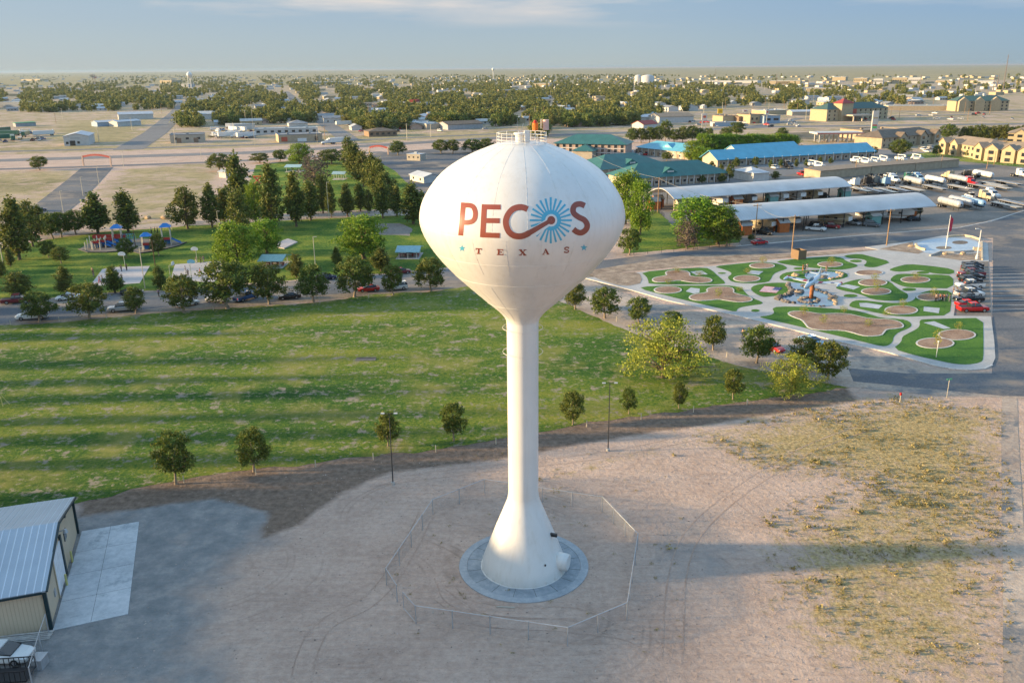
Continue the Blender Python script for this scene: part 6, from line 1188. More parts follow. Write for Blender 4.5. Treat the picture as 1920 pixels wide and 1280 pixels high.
# small buildings of the park
t, l, D, h = B_((763, 301), (788, 302), 6, 0, 'small cream and white block hut beside the parking area', 'cream', 'white', 'flat', ztop=289, win=(3, 1, .8, .8), parapet=.2)
B_((769, 338), (795, 344), 8, 0, 'white mobile home beside the tank edge', 'white', 'white', 'gable', 1.2, ztop=327, win=(2, 1, 1.2, 1)); B_((411, 333), (424, 334), 5, 2.6, 'white utility trailer hut behind the tallest pines', 'white', 'pale', 'gable', .8)
sheet('parking_lot', PX((688, 293), (712, 286), (960, 270), (1060, 300), (900, 330), (800, 380), (770, 350), (740, 320)), .03, ASPH, 'dark asphalt parking area behind the tank', .5)
def shelter(px0, px1, y0, y1, ytop, label, rt='gable', m=None, d=7, table=True):
    A, B = G(px0, y0), G(px1, y1); h = HT(A, ytop); u, v, l = oriented(A, B); t = thing('picnic_shelter', label, 'picnic shelter', A, math.atan2(u.y, u.x)); m = m or mat('shelter_roof', (.30, .42, .42), .5, stripes=((1, 0, 0), .5, .3, .85))
    s = 1 if Vector((-u.y, u.x, 0)).dot(v) > 0 else -1; D = d*s
    for x in (.3, l/2, l-.3):
        for y in (.3*s, D-.3*s): MB().tube((x, y, 0), (x, y, h), .12, n=6).build('post', KERB, t)
    rh = .9; MB().profile([(-.5*s, h), (D/2, h+rh), (D+.5*s, h), (D+.5*s, h+.15), (D/2, h+rh+.17), (-.5*s, h+.15)], l+1.2, 'x', Matrix.Translation((l/2, 0, 0))).build('roof', m, t)
    sheet('shelter_slab', [A-u*.5-v*.8, B+u*.5-v*.8, B+u*.5+v*(d+.5), A-u*.5+v*(d+.5)], .05, CONC, None, th=.04)
    if table:
        RT = mat('red_table', (.30, .03, .02), .5)
        for i in range(3):
            p = A+u*(l*(i+.5)/3)+v*(d*.35+(i % 2)); tt = thing('picnic_table', f'{nth(i+1)} red picnic table from left under the {label.split(" with")[0]}', 'picnic table', (p.x, p.y, .05), math.atan2(u.y, u.x), 'red picnic tables')
            MB().box((0, 0, .75), (1.9, .75, .06)).build('top', RT, tt)
            for y in (-.65, .65): MB().box((0, y, .45), (1.9, .28, .05)).build('bench', RT, tt)
            for x in (-.7, .7): MB().box((x, 0, .36), (.1, .7, .72)).box((x, 0, .41), (.1, 1.3, .06)).build('leg', RT, tt)
    return t
shelter(489, 527, 502, 502, 490, 'left teal-roofed picnic shelter', m=mat('shelter_teal', (.20, .36, .34), .5, stripes=((1, 0, 0), .5, .3, .85))); shelter(746, 783, 485, 485, 473, 'right teal-roofed picnic shelter beside the tank', m=mat('shelter_teal2', (.18, .36, .40), .5, stripes=((1, 0, 0), .5, .3, .85)))
shelter(536, 562, 323, 323, 314, 'blue-white gabled shelter behind the pines', table=False); shelter(625, 645, 337, 337, 327, 'slant-roofed pale shelter among pines', table=False, d=5)
# red arches
def arch(xa, xb, yb, ytop, label):
    A, B = G(xa, yb), G(xb, yb+1); u, v, l = oriented(A, B); h = HT(A, ytop+2); t = thing('park_arch', label, 'arch', A, math.atan2(u.y, u.x)); R_ = mat('arch_red', (.33, .06, .05), .6)
    for x in (0, l): MB().box((x, 0, h/2), (.7, .5, h)).build('column', BW['pink'], t)
    mb = MB(); n = 10
    for i in range(n):
        f = lambda k: (l*k/n, 0, h-.3+1.1*math.sin(math.pi*k/n)); a, b = f(i), f(i+1); mb.add([(a[0], -.15, a[2]-.5), (b[0], -.15, b[2]-.5), (b[0], -.15, b[2]+.5), (a[0], -.15, a[2]+.5), (a[0], .15, a[2]-.5), (b[0], .15, b[2]-.5), (b[0], .15, b[2]+.5), (a[0], .15, a[2]+.5)], [(0, 1, 2, 3), (4, 7, 6, 5), (0, 4, 5, 1), (3, 2, 6, 7)])
    mb.build('beam', R_, t)
arch(157, 209, 311, 291, 'left red curved arch over the park driveway'); arch(693, 728, 289, 274, 'second red arch at the dark parking area')
# roads further off
HW = wmat('highway_asphalt', [(.42, (.12, .12, .125)), (.6, (.20, .195, .19)), (.7, (.27, .255, .24))], .01, .3, .2, .05, None, (.07, .2))
def road(pts, wpx, name, label, m=HW, z=.03):
    up_, lo_ = [], []
    for i, (x, y) in enumerate(pts):
        a, b = G(*pts[max(0, i-1)]), G(*pts[min(len(pts)-1, i+1)]); d = (b-a).normalized(); n = Vector((-d.y, d.x, 0)); c = G(x, y); up_.append(c+n*wpx/2); lo_.append(c-n*wpx/2)
    sheet(name, [(p.x, p.y) for p in up_+lo_[::-1]], z, m, label)
road([(-700, 323), (480, 286), (700, 273), (960, 257), (1190, 248), (1440, 238), (1960, 232), (2700, 224)], 17, 'highway', 'long grey highway crossing behind the park', z=.05)
road([(-700, 301), (230, 279), (480, 271.5), (680, 262.5), (960, 250)], 9, 'frontage_road', 'narrow road on the far side of the highway', z=.06)
road([(-700, 337), (160, 313), (430, 303), (600, 293), (720, 285)], 8, 'park_road', 'narrow road on the near side of the highway', z=.06)
road([(182, 315), (150, 345), (110, 380), (60, 415), (-20, 450)], 15, 'park_driveway', 'wide asphalt driveway running under the red arch', ASPH, z=.07)
road([(240, 281), (290, 250), (330, 215), (345, 196)], 18, 'town_street', 'straight town street left of the workshop', z=.07); road([(655, 263), (620, 238), (585, 215), (555, 190), (535, 172)], 14, 'town_street', 'town street leading away behind the semi truck', z=.07)
road([(800, 216), (1000, 208)], 10, 'town_street', 'cross street deep in town', z=.06); road([(1130, 190), (1500, 205), (1960, 214)], 9, 'side_road', 'pale road among stores at right', z=.06)
road([(1820, 215), (1500, 222), (1400, 241)], 10, 'side_road', 'road in front of the hotels', z=.08)
road([(1893, 735), (1893, 800), (1896, 900), (1900, 1000), (1908, 1300)], 2.0, 'dirt_track', 'pale dirt track down the right edge', DIRT, z=.02)
sheet('truck_yard', PX((1200, 360), (1380, 330), (1500, 322), (1840, 300), (1960, 318), (1960, 388), (1860, 412), (1800, 426), (1480, 452), (1392, 462), (1380, 445), (1240, 420), (1225, 395)), .015, YARD, 'dusty truck yard around the carports', .8, 3)
sheet('motel_lot', PX((1110, 360), (1100, 300), (1175, 282), (1340, 262), (1640, 280), (1800, 290), (1800, 310), (1500, 325), (1360, 345)), .02, wmat('lot_asphalt', [(.4, (.12, .12, .125)), (.6, (.20, .195, .19)), (.7, (.27, .25, .23))], .03, 1, .2, .05), 'grey motel parking lots')
sheet('brush_bank', PX((1450, 250), (1960, 238), (1960, 252), (1690, 256), (1540, 262), (1480, 260)), .05, wmat('brush', [(.4, (.05, .05, .03)), (.55, (.14, .12, .08)), (.7, (.26, .22, .16))], .05, .5, 1, .6), 'dark scrubby bank below the highway', 2, 8)
sheet('apartment_lawn', PX((1690, 292), (1960, 318), (1960, 306), (1760, 284)), .04, GRASS, 'strip of lawn before the apartments', .8, 3)
offset_strip([Vector((p.x, p.y, 0)) for p in PX((1380, 462), (1480, 453), (1640, 439.5), (1800, 427), (1858, 415), (1930, 392))], .35, 0, .13, KERB, 'kerb', 'kerb between the street and the truck yard')
for i, y in enumerate((515, 521.5, 528.5, 536, 546, 555, 563.5, 573, 581)):
    A, B = G(1858, y), G(1930, y-1.5); d = B-A; o_ = MB().box((0, 0, .002), (d.length, .14, .004)).build('parking_line', WHITE); o_.location = (A+B)/2+Vector((0, 0, .044)); o_.rotation_euler[2] = math.atan2(d.y, d.x); tag(o_, None, None, kind='structure')
# ---------------------------------------------------------------- courts, playground
COURT = wmat('court_concrete', [(.42, (.36, .32, .31)), (.6, (.45, .41, .39)), (.7, (.52, .48, .45))], .1, 1.2, .2, .03)
sheet('basketball_court', PX((168, 537), (262, 531), (281, 499), (218, 501), (192, 505)), .06, COURT, 'left pale concrete basketball court', th=.05); sheet('basketball_court', PX((320, 524), (400, 530), (418, 512), (418, 489), (328, 496)), .06, COURT, 'right pale concrete basketball court', th=.05)
sheet('stage_slab', PX((533, 467), (558, 455), (540, 449), (520, 456), (520, 465)), .3, COURT, 'small pale polygonal slab beside the cottonwoods', th=.3); sheet('dirt_diamond', PX((700, 440), (768, 442), (775, 430), (750, 419), (705, 419)), .03, YARD, 'bare sandy patch with a backstop', .6)
sheet('dirt_path', PX((-60, 462), (-60, 440), (60, 446), (100, 436), (230, 424), (330, 416), (450, 408), (560, 398), (700, 393), (820, 389), (820, 402), (700, 406), (560, 412), (400, 422), (330, 424), (180, 434), (90, 448)), .025, DIRT, 'bare dirt drive between the two park lawns', .7)
def hoop(px, py, ytop, rz, label, m=WHITE):
    p = G(px, py); t = thing('basketball_hoop', label, 'basketball hoop', p, rz); h = 4.0
    MB().tube((0, 0, 0), (0, 0, h-.8), .08, n=8).tube((0, 0, h-.8), (0, -.9, h-.5), .06, n=6).build('pole', mat('pale_green_pole', (.35, .38, .28), .6), t)
    mb = MB(); n = 16; mb.prism([(.95*math.cos(2*math.pi*i/n), max(-.35, .62*math.sin(2*math.pi*i/n))) for i in range(n)], -.03, .03)
    bb = mb.build('backboard', m, t); bb.rotation_euler[0] = math.pi/2; bb.location = (0, -.95, h-.35)
    MB().path([(.23*math.cos(a), -1.22+.23*math.sin(a), h-.75) for a in [2*math.pi*i/12 for i in range(13)]], .015, 4).build('rim', ORANGE, t)
hoop(235, 502, 477, 0, 'basketball hoop at the far side of the left court'); hoop(370, 492, 468, 0, 'basketball hoop at the far side of the right court'); hoop(359, 521, 497, math.pi, 'blue-backed hoop at the near side of the right court', mat('hoop_blue', (.2, .42, .55), .5)); hoop(320, 523, 512, math.pi/2, 'low white hoop at the left corner of the right court')
PB, PR_, PW, PP = mat('play_blue', (.02, .16, .42), .4), mat('play_red', (.40, .04, .03), .4), mat('play_cream', (.55, .50, .40), .5), mat('play_purple', (.03, .02, .20), .4)
sheet('playground_pit', PX((147, 468), (165, 457), (190, 452), (230, 450), (262, 447), (330, 452), (350, 455), (335, 462), (300, 470), (262, 476), (240, 470), (200, 474), (165, 474)), .06, SHOUL, 'dark mulch pit under the playground', .2)
def tower(px, py, hcan, label, can=True, s=1.0, rz=.3):
    t = thing('play_tower', label, 'playground tower', G(px, py), rz, 'playground climbing towers', s)
    for x in (-1.1, 1.1):
        for y in (-1.1, 1.1): MB().tube((x, y, 0), (x, y, hcan if can else hcan-.6+.3*x), .12, n=7).build('post', PW, t)
    MB().box((0, 0, 1.6), (2.2, 2.2, .12)).build('deck', PP, t); MB().box((0, -1.1, 2.0), (2, .08, .7)).box((1.1, 0, 2.0), (.08, 2, .7)).build('panel', PR_, t)
    sl_ = MB(); 
    for i in range(6): a = i/6; sl_.box((1.4+i*.42, .1*i, 1.55-i*.25), (.5, .8, .1), 0, ('Y', .5))
    sl_.box((2.4, .65, 1.1), (2.6, .08, .4), 0, ('Y', .5)); sl_.build('slide', PB, t)
    MB().box((0, 1.15, .8), (1.6, .1, 1.4)).build('climber', PB, t)
    if can: MB().add([(-1.6, -1.6, hcan), (1.6, -1.6, hcan), (1.6, 1.6, hcan), (-1.6, 1.6, hcan), (-.5, 0, hcan+1.0), (.5, 0, hcan+1.0)], [(0, 1, 5, 4), (1, 2, 5), (2, 3, 4, 5), (3, 0, 4), (0, 3, 2, 1)]).build('canopy', PB, t)
    return t
tower(222, 457, 4.6, 'blue-canopied play tower, leftmost canopy'); tower(277, 469, 4.2, 'blue-canopied play tower in front, middle canopy', s=.95); tower(314, 459, 5.2, 'tallest blue-canopied play tower at right'); tower(206, 461, 3.6, 'red and blue play tower without canopy', False); tower(192, 464, 3.4, 'open red play tower left of the blue slide', False); tower(182, 466, 3.2, 'lowest leftmost open play tower', False)
t = thing('play_bridge', 'red and teal bridge linking the play towers', 'play bridge', G(207, 456), .1); MB().box((0, 0, 1.6), (9, 1, .1)).build('deck', PR_, t); MB().box((0, -.5, 2.1), (9, .06, .8)).box((0, .5, 2.1), (9, .06, .8)).build('rail', PR_, t)
for i in range(7): o_ = MB().tube((0, 0, 0), (0, 0, 2.2+.5*(i % 3)), .13, n=7).build('play_post', PW); o_.location = G(161+4.6*i, 469-(i % 3)*3); tag(o_, f'{nth(i+1)} bare cream post from left at the playground', 'post', 'bare posts of the playground')
t = thing('climbing_net', 'teal arched climber right of the leftmost canopy', 'climber', G(243, 455), .2); mb = MB()
for x in (-1.5, -.5, .5, 1.5): mb.path([(x, 1.5*math.cos(a), 2.6*math.sin(a)) for a in [math.pi*i/8 for i in range(9)]], .06, 5)
for a in (.6, 1.2, 1.9, 2.5): mb.tube((-1.5, 1.5*math.cos(a), 2.6*math.sin(a)), (1.5, 1.5*math.cos(a), 2.6*math.sin(a)), .05, n=5)
mb.build('frame', mat('play_teal', (.06, .28, .34), .4), t)
edge_ = PX((147, 468), (165, 474), (200, 474), (240, 470), (262, 476), (300, 470), (335, 462), (350, 455)); mb = MB()
for a, b in zip(edge_, edge_[1:]): d = b-a; c = (a+b)/2; mb.box((c.x-edge_[0].x, c.y-edge_[0].y, .15), (d.length, .2, .3), math.atan2(d.y, d.x))
o_ = mb.build('pit_border', DARK); o_.location = edge_[0]; tag(o_, 'low black border along the playground pit', 'border')
t = thing('red_climber', 'red and yellow zigzag play frame above the tallest pine', 'climber', G(483, 345)); MB().tube((-1.5, 0, 0), (1.5, 0, 3.2), .25).tube((1.5, 0, 0), (-1.5, 0, 3.2), .25).build('cross', PR_, t); MB().tube((-1.7, 0, 3.2), (1.7, 0, 3.2), .25).build('bar', ORANGE, t)
# ---------------------------------------------------------------- people
def skinmesh(name, nodes, edges, m, sub=1):
    "one continuous surface grown round a skeleton: nodes (x,y,z,r)"
    me = bpy.data.meshes.new(name); bm = bmesh.new(); lay = bm.verts.layers.skin.verify(); V = []
    for i, (x, y, z, r) in enumerate(nodes):
        v = bm.verts.new((x, y, z)); v[lay].radius = (r, r); v[lay].use_root = (i == 0); V.append(v)
    for a, b in edges: bm.edges.new((V[a], V[b]))
    bm.to_mesh(me); bm.free(); o = bpy.data.objects.new('tmp', me); C.objects.link(o); o.modifiers.new('s', 'SKIN'); sb_ = o.modifiers.new('u', 'SUBSURF'); sb_.levels = sub; sb_.render_levels = sub
    dg_ = bpy.context.evaluated_depsgraph_get(); out = bpy.data.meshes.new_from_object(o.evaluated_get(dg_)); bpy.data.objects.remove(o); out.name = name; out.materials.clear(); out.materials.append(m); out.polygons.foreach_set('use_smooth', [True]*len(out.polygons)); return out
SKIN, HAIR = mat('skin_tone', (.34, .19, .12), .6), mat('hair_dark', (.025, .018, .012), .7)
def skeleton(pose):
    st = {'stand': dict(l=(.03, -.02), a=(.08, .02)), 'walk': dict(l=(.24, -.22), a=(-.2, .2)), 'play': dict(l=(.30, -.25), a=(.35, .1)), 'sit': dict(l=(.4, .4), a=(.2, .2))}[pose]
    low = .45 if pose == 'sit' else (.12 if pose == 'play' else 0); hz = .93-low
    N = [(0, 0, hz, .115), (0, 0, hz+.22, .105), (0.02, 0, hz+.46, .125), (.03, 0, hz+.58, .05), (.05, 0, hz+.68, .088), (.05, 0, hz+.76, .075)]; E_ = [(0, 1), (1, 2), (2, 3), (3, 4), (4, 5)]
    for s, lx, ax_ in ((1, st['l'][0], st['a'][0]), (-1, st['l'][1], st['a'][1])):
        k = len(N); kx = lx*.7 if pose != 'sit' else .42; kz = (hz+.04)*.5 if pose != 'sit' else .48
        N += [(0, s*.09, hz-.06, .085), (kx, s*.11, kz, .06), (lx, s*.12, .08, .042), (lx+.14, s*.13, .035, .035)]; E_ += [(0, k), (k, k+1), (k+1, k+2), (k+2, k+3)]
        k = len(N); up_ = pose == 'play' and s > 0
        N += [(0.02, s*.19, hz+.49, .055), (.02+ax_*.5, s*.26, hz+(.30 if not up_ else .62), .04), (.04+ax_, s*.27, hz+(.06 if not up_ else .88), .028), (.06+ax_*1.15, s*.27, hz+(-.03 if not up_ else .98), .03)]; E_ += [(2, k), (k, k+1), (k+1, k+2), (k+2, k+3)]
    return N, E_, hz
PMESH = {}
def person(px, py, pose, shirt, pants, deg, label, group=None, z=.03):
    if pose not in PMESH:
        N, E_, hz = skeleton(pose); g = .016
        body = skinmesh('body', N, E_, SKIN)
        def sel(idx, cut=None):
            mp_ = {j: i for i, j in enumerate(idx)}; return [(*N[j][:3], N[j][3]+g) for j in idx], [(mp_[a], mp_[b]) for a, b in E_ if a in mp_ and b in mp_]
        sh = skinmesh('shirt', *sel([0, 1, 2, 10, 11, 18-0 if False else 18, 19][:0]+[0, 1, 2, 10, 11, 18, 19]), SKIN); pt = skinmesh('trousers', *sel([0, 6, 7, 8, 14, 15, 16]), SKIN)
        hr = MB(); hc = N[5]; hr.lathe([(.01, .12), (.07, .10), (.10, .03), (.095, -.05), (.07, -.09)], 12, (hc[0]-.02, 0, hc[2])); sho = MB()
        for k in (9, 17): p = N[k]; sho.box((p[0]-.04, p[1], .05), (.27, .1, .1))
        fc = MB(); fc.box((hc[0]+.085, 0, hc[2]-.06), (.03, .025, .04)); ey = MB().box((hc[0]+.08, .03, hc[2]-.03), (.02, .02, .014)).box((hc[0]+.08, -.03, hc[2]-.03), (.02, .02, .014)).box((hc[0]+.075, 0, hc[2]-.11), (.02, .05, .012))
        PMESH[pose] = (body, sh, pt, hr.mesh('hair', HAIR, True), sho.mesh('shoes', HAIR), fc.mesh('nose', SKIN), ey.mesh('face_features', HAIR))
    b, sh, pt, hr, so_, fc, ey = PMESH[pose]; t = thing('person', label, 'person', G(px, py)+Vector((0, 0, z)), math.radians(deg), group)
    bo = link('body', b, t)
    for nm, me, m in (('shirt', sh, shirt), ('trousers', pt, pants)):
        key = (pose, nm, m.name)
        if key not in PMESH: c_ = me.copy(); c_.materials.clear(); c_.materials.append(m); PMESH[key] = c_
        link(nm, PMESH[key], t)
    for nm, me in (('hair', hr), ('shoes', so_), ('nose', fc), ('face_features', ey)): link(nm, me, t)
K = {'red': mat('cloth_red', (.45, .03, .03), .8), 'black': mat('cloth_black', (.015, .015, .018), .8), 'white': mat('cloth_white', (.62, .60, .58), .8), 'tan': mat('cloth_tan', (.35, .24, .15), .8), 'grey': mat('cloth_grey', (.16, .16, .18), .8), 'blue': mat('cloth_blue', (.04, .07, .2), .8), 'orange': mat('cloth_orange', (.55, .17, .04), .8), 'maroon': mat('cloth_maroon', (.20, .02, .06), .8)}
for x, y, po, s_, p_, d, l in [(187, 531, 'play', 'red', 'red', 10, 'person in red crouching low on the left court'), (193, 530, 'walk', 'black', 'black', 190, 'person in black right beside the one in red'), (176, 519, 'stand', 'black', 'grey', 0, 'person in black standing at the left edge of the left court'), (174, 514, 'walk', 'tan', 'black', 60, 'person in tan at the left court corner'), (228, 509, 'walk', 'black', 'black', 90, 'left one of two people in black under the left hoop'), (238, 507, 'stand', 'black', 'black', 250, 'right one of two people in black under the left hoop'),
    (221, 525, 'play', 'tan', 'tan', 30, 'person in tan behind the small pine on the left court'), (229, 527, 'stand', 'black', 'black', 140, 'person in black standing near the middle of the left court'), (368, 493, 'stand', 'tan', 'white', 0, 'person in tan left of the far right-court hoop'), (377, 493, 'stand', 'black', 'black', 200, 'person in black right of the far right-court hoop'), (382, 492, 'walk', 'grey', 'grey', 90, 'person in grey at the far edge of the right court'),
    (348, 512, 'stand', 'white', 'white', 0, 'person in white on the right court'), (353, 518, 'play', 'black', 'black', 120, 'person in black reaching on the right court'), (376, 516, 'walk', 'red', 'grey', 200, 'person in red on the right court'), (298, 556, 'walk', 'blue', 'black', 90, 'lone person walking on the park road'),
    (284, 437, 'stand', 'white', 'black', 0, 'person in white among the group behind the playground'), (291, 437, 'walk', 'black', 'black', 0, 'person in black in the group behind the playground'), (296, 437, 'stand', 'grey', 'black', 180, 'person in grey at the right of the group behind the playground'),
    (1505, 508, 'stand', 'orange', 'orange', -40, 'person in orange by the upper pond'), (1509, 508, 'stand', 'grey', 'black', -60, 'person in grey next to the one in orange'), (1513, 507, 'walk', 'white', 'grey', -100, 'person in white by the upper pond'), (1549, 511, 'stand', 'tan', 'tan', -90, 'person in tan behind the jet aircraft'),
    (1754, 566, 'stand', 'grey', 'black', 30, 'leftmost person of the group on the turf'), (1758, 566, 'stand', 'tan', 'grey', 80, 'person in tan in the group on the turf'), (1762, 565, 'stand', 'orange', 'black', -30, 'person in orange in the group on the turf'), (1766, 565, 'stand', 'black', 'black', 10, 'person in black in the group on the turf'), (1769, 566, 'stand', 'maroon', 'grey', 60, 'person in maroon in the group on the turf'), (1774, 565, 'stand', 'white', 'grey', 100, 'person in white in the group on the turf'), (1780, 567, 'stand', 'grey', 'grey', 120, 'person in light grey at the right of the turf group'), (1787, 553, 'walk', 'black', 'black', 160, 'person in black standing on the path by the cars'),
    (1392, 633, 'walk', 'tan', 'black', 10, 'person walking on the dirt side street'), (1797, 563, 'walk', 'black', 'grey', 0, 'person beside the red car bonnet'), (1808, 541, 'walk', 'maroon', 'blue', 30, 'person in maroon between the parked cars')]: person(x, y, po, K[s_], K[p_], d, l)
# ---------------------------------------------------------------- poles, posts, masts
WOODP = mat('pole_wood', (.30, .185, .095), .9, var=.2, scale=3); PALEP = mat('pole_pale', (.50, .44, .33), .7)
def upole(px, py, ytop, label, m=WOODP, arms=1, r=.16):
    p = G(px, py); h = HT(p, ytop); t = thing('utility_pole', label, 'utility pole', p, .3); MB().tube((0, 0, 0), (0, 0, h), r, r*.65, n=8).build('pole', m, t)
    for k in range(arms): MB().box((0, 0, h-.5-1.4*k), (2.6, .14, .16)).build('crossarm', m, t); MB().tube((-1.1, 0, h-.4-1.4*k), (-1.1, 0, h-.1-1.4*k), .06, n=5).tube((1.1, 0, h-.4-1.4*k), (1.1, 0, h-.1-1.4*k), .06, n=5).build('insulator', STEEL, t)
    if arms == 2: MB().tube((.3, 0, h-2.6), (.3, 0, h-1.7), .25, n=8).build('transformer', STEEL, t)
    return p, h
ups = [(1233, 399, 333, 1), (1415, 454, 382, 1), (1378, 402, 375, 1), (1484, 479, 403, 1), (1662, 461, 392, 1), (1680, 318, 290, 1), (1764, 316, 290, 1), (1603, 330, 300, 1), (1850, 317, 288, 0), (1863, 312, 284, 0)]
pp = [upole(x, y, t_, f'{nth(i+1)} wooden utility pole among the carports and motels', arms=a) for i, (x, y, t_, a) in enumerate(ups)]
def wire(a, b, label, sag=1.5):
    A, B = Vector(a), Vector(b); o_ = MB().path([A.lerp(B, k/14)+Vector((0, 0, -4*sag*(k/14)*(1-k/14))) for k in range(15)], .035, 4).build('power_line', mat('wire', (.30, .28, .25), .6)); tag(o_, label, 'power line')
def ptop(i, dx=0): p, h = pp[i]; return (p.x+dx, p.y, h-.3)
wire(ptop(0), ptop(1), 'power line from the shed pole to the kerb pole'); wire(ptop(1), ptop(3), 'power line between the two kerb poles left of the campers'); wire(ptop(3), ptop(4), 'power line spanning in front of the nearer carport'); wire(ptop(5), ptop(6), 'power line along the long storage building'); wire(ptop(7), ptop(5), 'power line above the stepped storage sections'); wire(ptop(4), (G(1990, 430).x, G(1990, 430).y, 10), 'power line leaving the picture at right'); wire(ptop(0, .5), (G(1100, 330).x, G(1100, 330).y, 11), 'power line running up from the shed pole to the tank')
lp = [(119, 400, 358), (156, 368, 332), (186, 347, 313), (232, 312, 283), (378, 301, 274), (322, 430, 392), (411, 438, 396), (555, 413, 362), (6, 495, 455), (272, 541, 463), (592, 508, 444), (478, 274, 190), (331, 243, 194), (617, 411, 342), (595, 268, 236)]
for i, (x, y, t_) in enumerate(lp):
    p = G(x, y); h = HT(p, t_); t = thing('light_pole', f'{nth(i+1)} pale light pole from the list of tall park and street poles' if False else f'pale slim light pole, {rank_labels([(x, y, "pole")], "{p}")[0]}' if y < 320 else f'pale slim light pole {["on the driveway bend", "beside the park driveway", "nearest the red arch on the driveway", "", "", "left of the first row pines", "behind the right basketball court", "before the tallest pine trunk", "at the left picture edge", "rising over the left court", "among the small roadside pines", "", "", "among the dark pines", ""][i]}', 'light pole', p)
    MB().tube((0, 0, 0), (0, 0, h), .12, .08, n=6).build('pole', PALEP, t); MB().box((.4, 0, h), (.9, .2, .12)).build('lamp_head', PALEP, t)
p = G(291, 524); 
for i, (x, y, t_, l) in enumerate([(291, 498, 452, 'dark wooden pole right of the playground'), (254, 462, 420, 'dark wooden pole behind the playground'), (1688, 754, 738, '')][:2]): upole(x, y, t_, l, m=mat('pole_dark', (.10, .055, .03), .9), arms=0, r=.12)
p = G(1773, 467); h = HT(p, 403); t = thing('flagpole', 'white flagpole with a drooping flag on the round plaza', 'flagpole', p); MB().tube((0, 0, 0), (0, 0, h), .12, .06, n=8).build('pole', WHITE, t); MB().add([(0.05, 0, h-.2), (1.0, .1, h-1.2), (.9, .15, h-4.2), (.3, .05, h-4.6), (.05, 0, h-2)], [(0, 1, 2, 3, 4)]).build('flag', FR, t)
p = G(1831, 487); h = HT(p, 431); t = thing('light_pole', 'white lamp post with a bent head at the plaza sign wall', 'light pole', p); MB().tube((0, 0, 0), (0, 0, h), .16, .09, n=8).tube((0, 0, h), (-1.0, 0, h+.3), .08, n=6).build('pole', WHITE, t); MB().box((-1.1, 0, h+.3), (.7, .3, .15)).build('lamp_head', WHITE, t); MB().tube((0, 0, 0), (0, 0, 1.2), .35, .3, n=8).build('base', WHITE, t)
p = G(1775, 745); h = HT(p, 710); t = thing('street_sign', 'small green street name sign on a pale post', 'sign', p, .2); MB().tube((0, 0, 0), (0, 0, h), .04, n=6).build('post', PALEP, t); MB().box((0, 0, h-.05), (.9, .04, .24)).build('sign_plate', mat('sign_green2', (.12, .42, .22), .4), t)
p = G(1687, 754); h = HT(p, 737); t = thing('utility_marker', 'short post with a red box top on the dirt', 'marker', p); MB().tube((0, 0, 0), (0, 0, h), .05, n=6).build('post', PALEP, t); MB().box((0, 0, h-.12), (.22, .22, .4)).build('box', K['red'], t)
p = G(1755, 671); h = HT(p, 641); t = thing('lamp_post', 'thin white post on the corner turf', 'post', p); MB().tube((0, 0, 0), (0, 0, h), .05, n=6).build('post', WHITE, t); MB().tube((0, 0, h), (0, 0, h+.2), .14, n=8).build('head', WHITE, t)
# white marker posts round the lawn
FPm = MB().tube((0, 0, 0), (0, 0, .95), .065, n=6).mesh('post_mesh', PALEP); cnt = 0
def postline(pts, step, desc):
    k = 0
    for a, b in zip(pts, pts[1:]):
        n = max(1, int((b-a).length/step))
        for i in range(n): k += 1; o_ = link('marker_post', FPm); o_.location = a.lerp(b, i/n)+Vector((0, 0, .02)); tag(o_, f'{nth(k)} low pale post from left along {desc}', 'post', 'low pale posts along '+desc)
postline(PX((20, 609), (200, 597), (400, 582), (600, 568), (780, 551)), 7.5, 'the road side of the lawn'); postline(PX((1075, 575), (1200, 618), (1300, 650), (1430, 690), (1570, 716)), 5.5, 'the side street edge'); postline(PX((345, 905), (480, 890), (700, 862), (930, 833), (1100, 800), (1300, 773), (1590, 733)), 7, 'the near lawn edge')
chainfence(PX((1188, 478), (1240, 474), (1330, 466), (1386, 459)), 1.4, 'black metal fence along the street beside the corner lawn', 'metal_fence', 4, DARK, None, .04); chainfence(PX((1180, 415), (1212, 412), (1233, 398), (1245, 408)), 1.4, 'black metal fence at the back of the corner lawn', 'metal_fence', 4, DARK, None, .04)
o_ = MB().box((0, 0, .06), (3.4, 1.3, .08), 0).box((0, .5, .18), (3.3, .25, .1)).build('bench_slab', YARD); o_.location = G(686, 674); tag(o_, 'flat grey wooden slab lying in the lawn', 'slab')
for x, y, s_, l in ((277, 410, 2.6, 'pale boulder on the dry field'), (312, 410, 3.6, 'brown boulder on the dry field')): rock(G(x, y), s_, l, None, tan=True)
t = thing('goal_frame', 'yellow goal post at the left edge of the lawn', 'goal', G(6, 762)); MB().tube((0, 0, 0), (-.2, 0, 2.2), .06, n=6).tube((-.2, 0, 2.2), (-3.5, 0, 2.2), .06, n=6).tube((.5, .8, 0), (-.2, 0, 2.2), .05, n=6).build('frame', YEL, t)
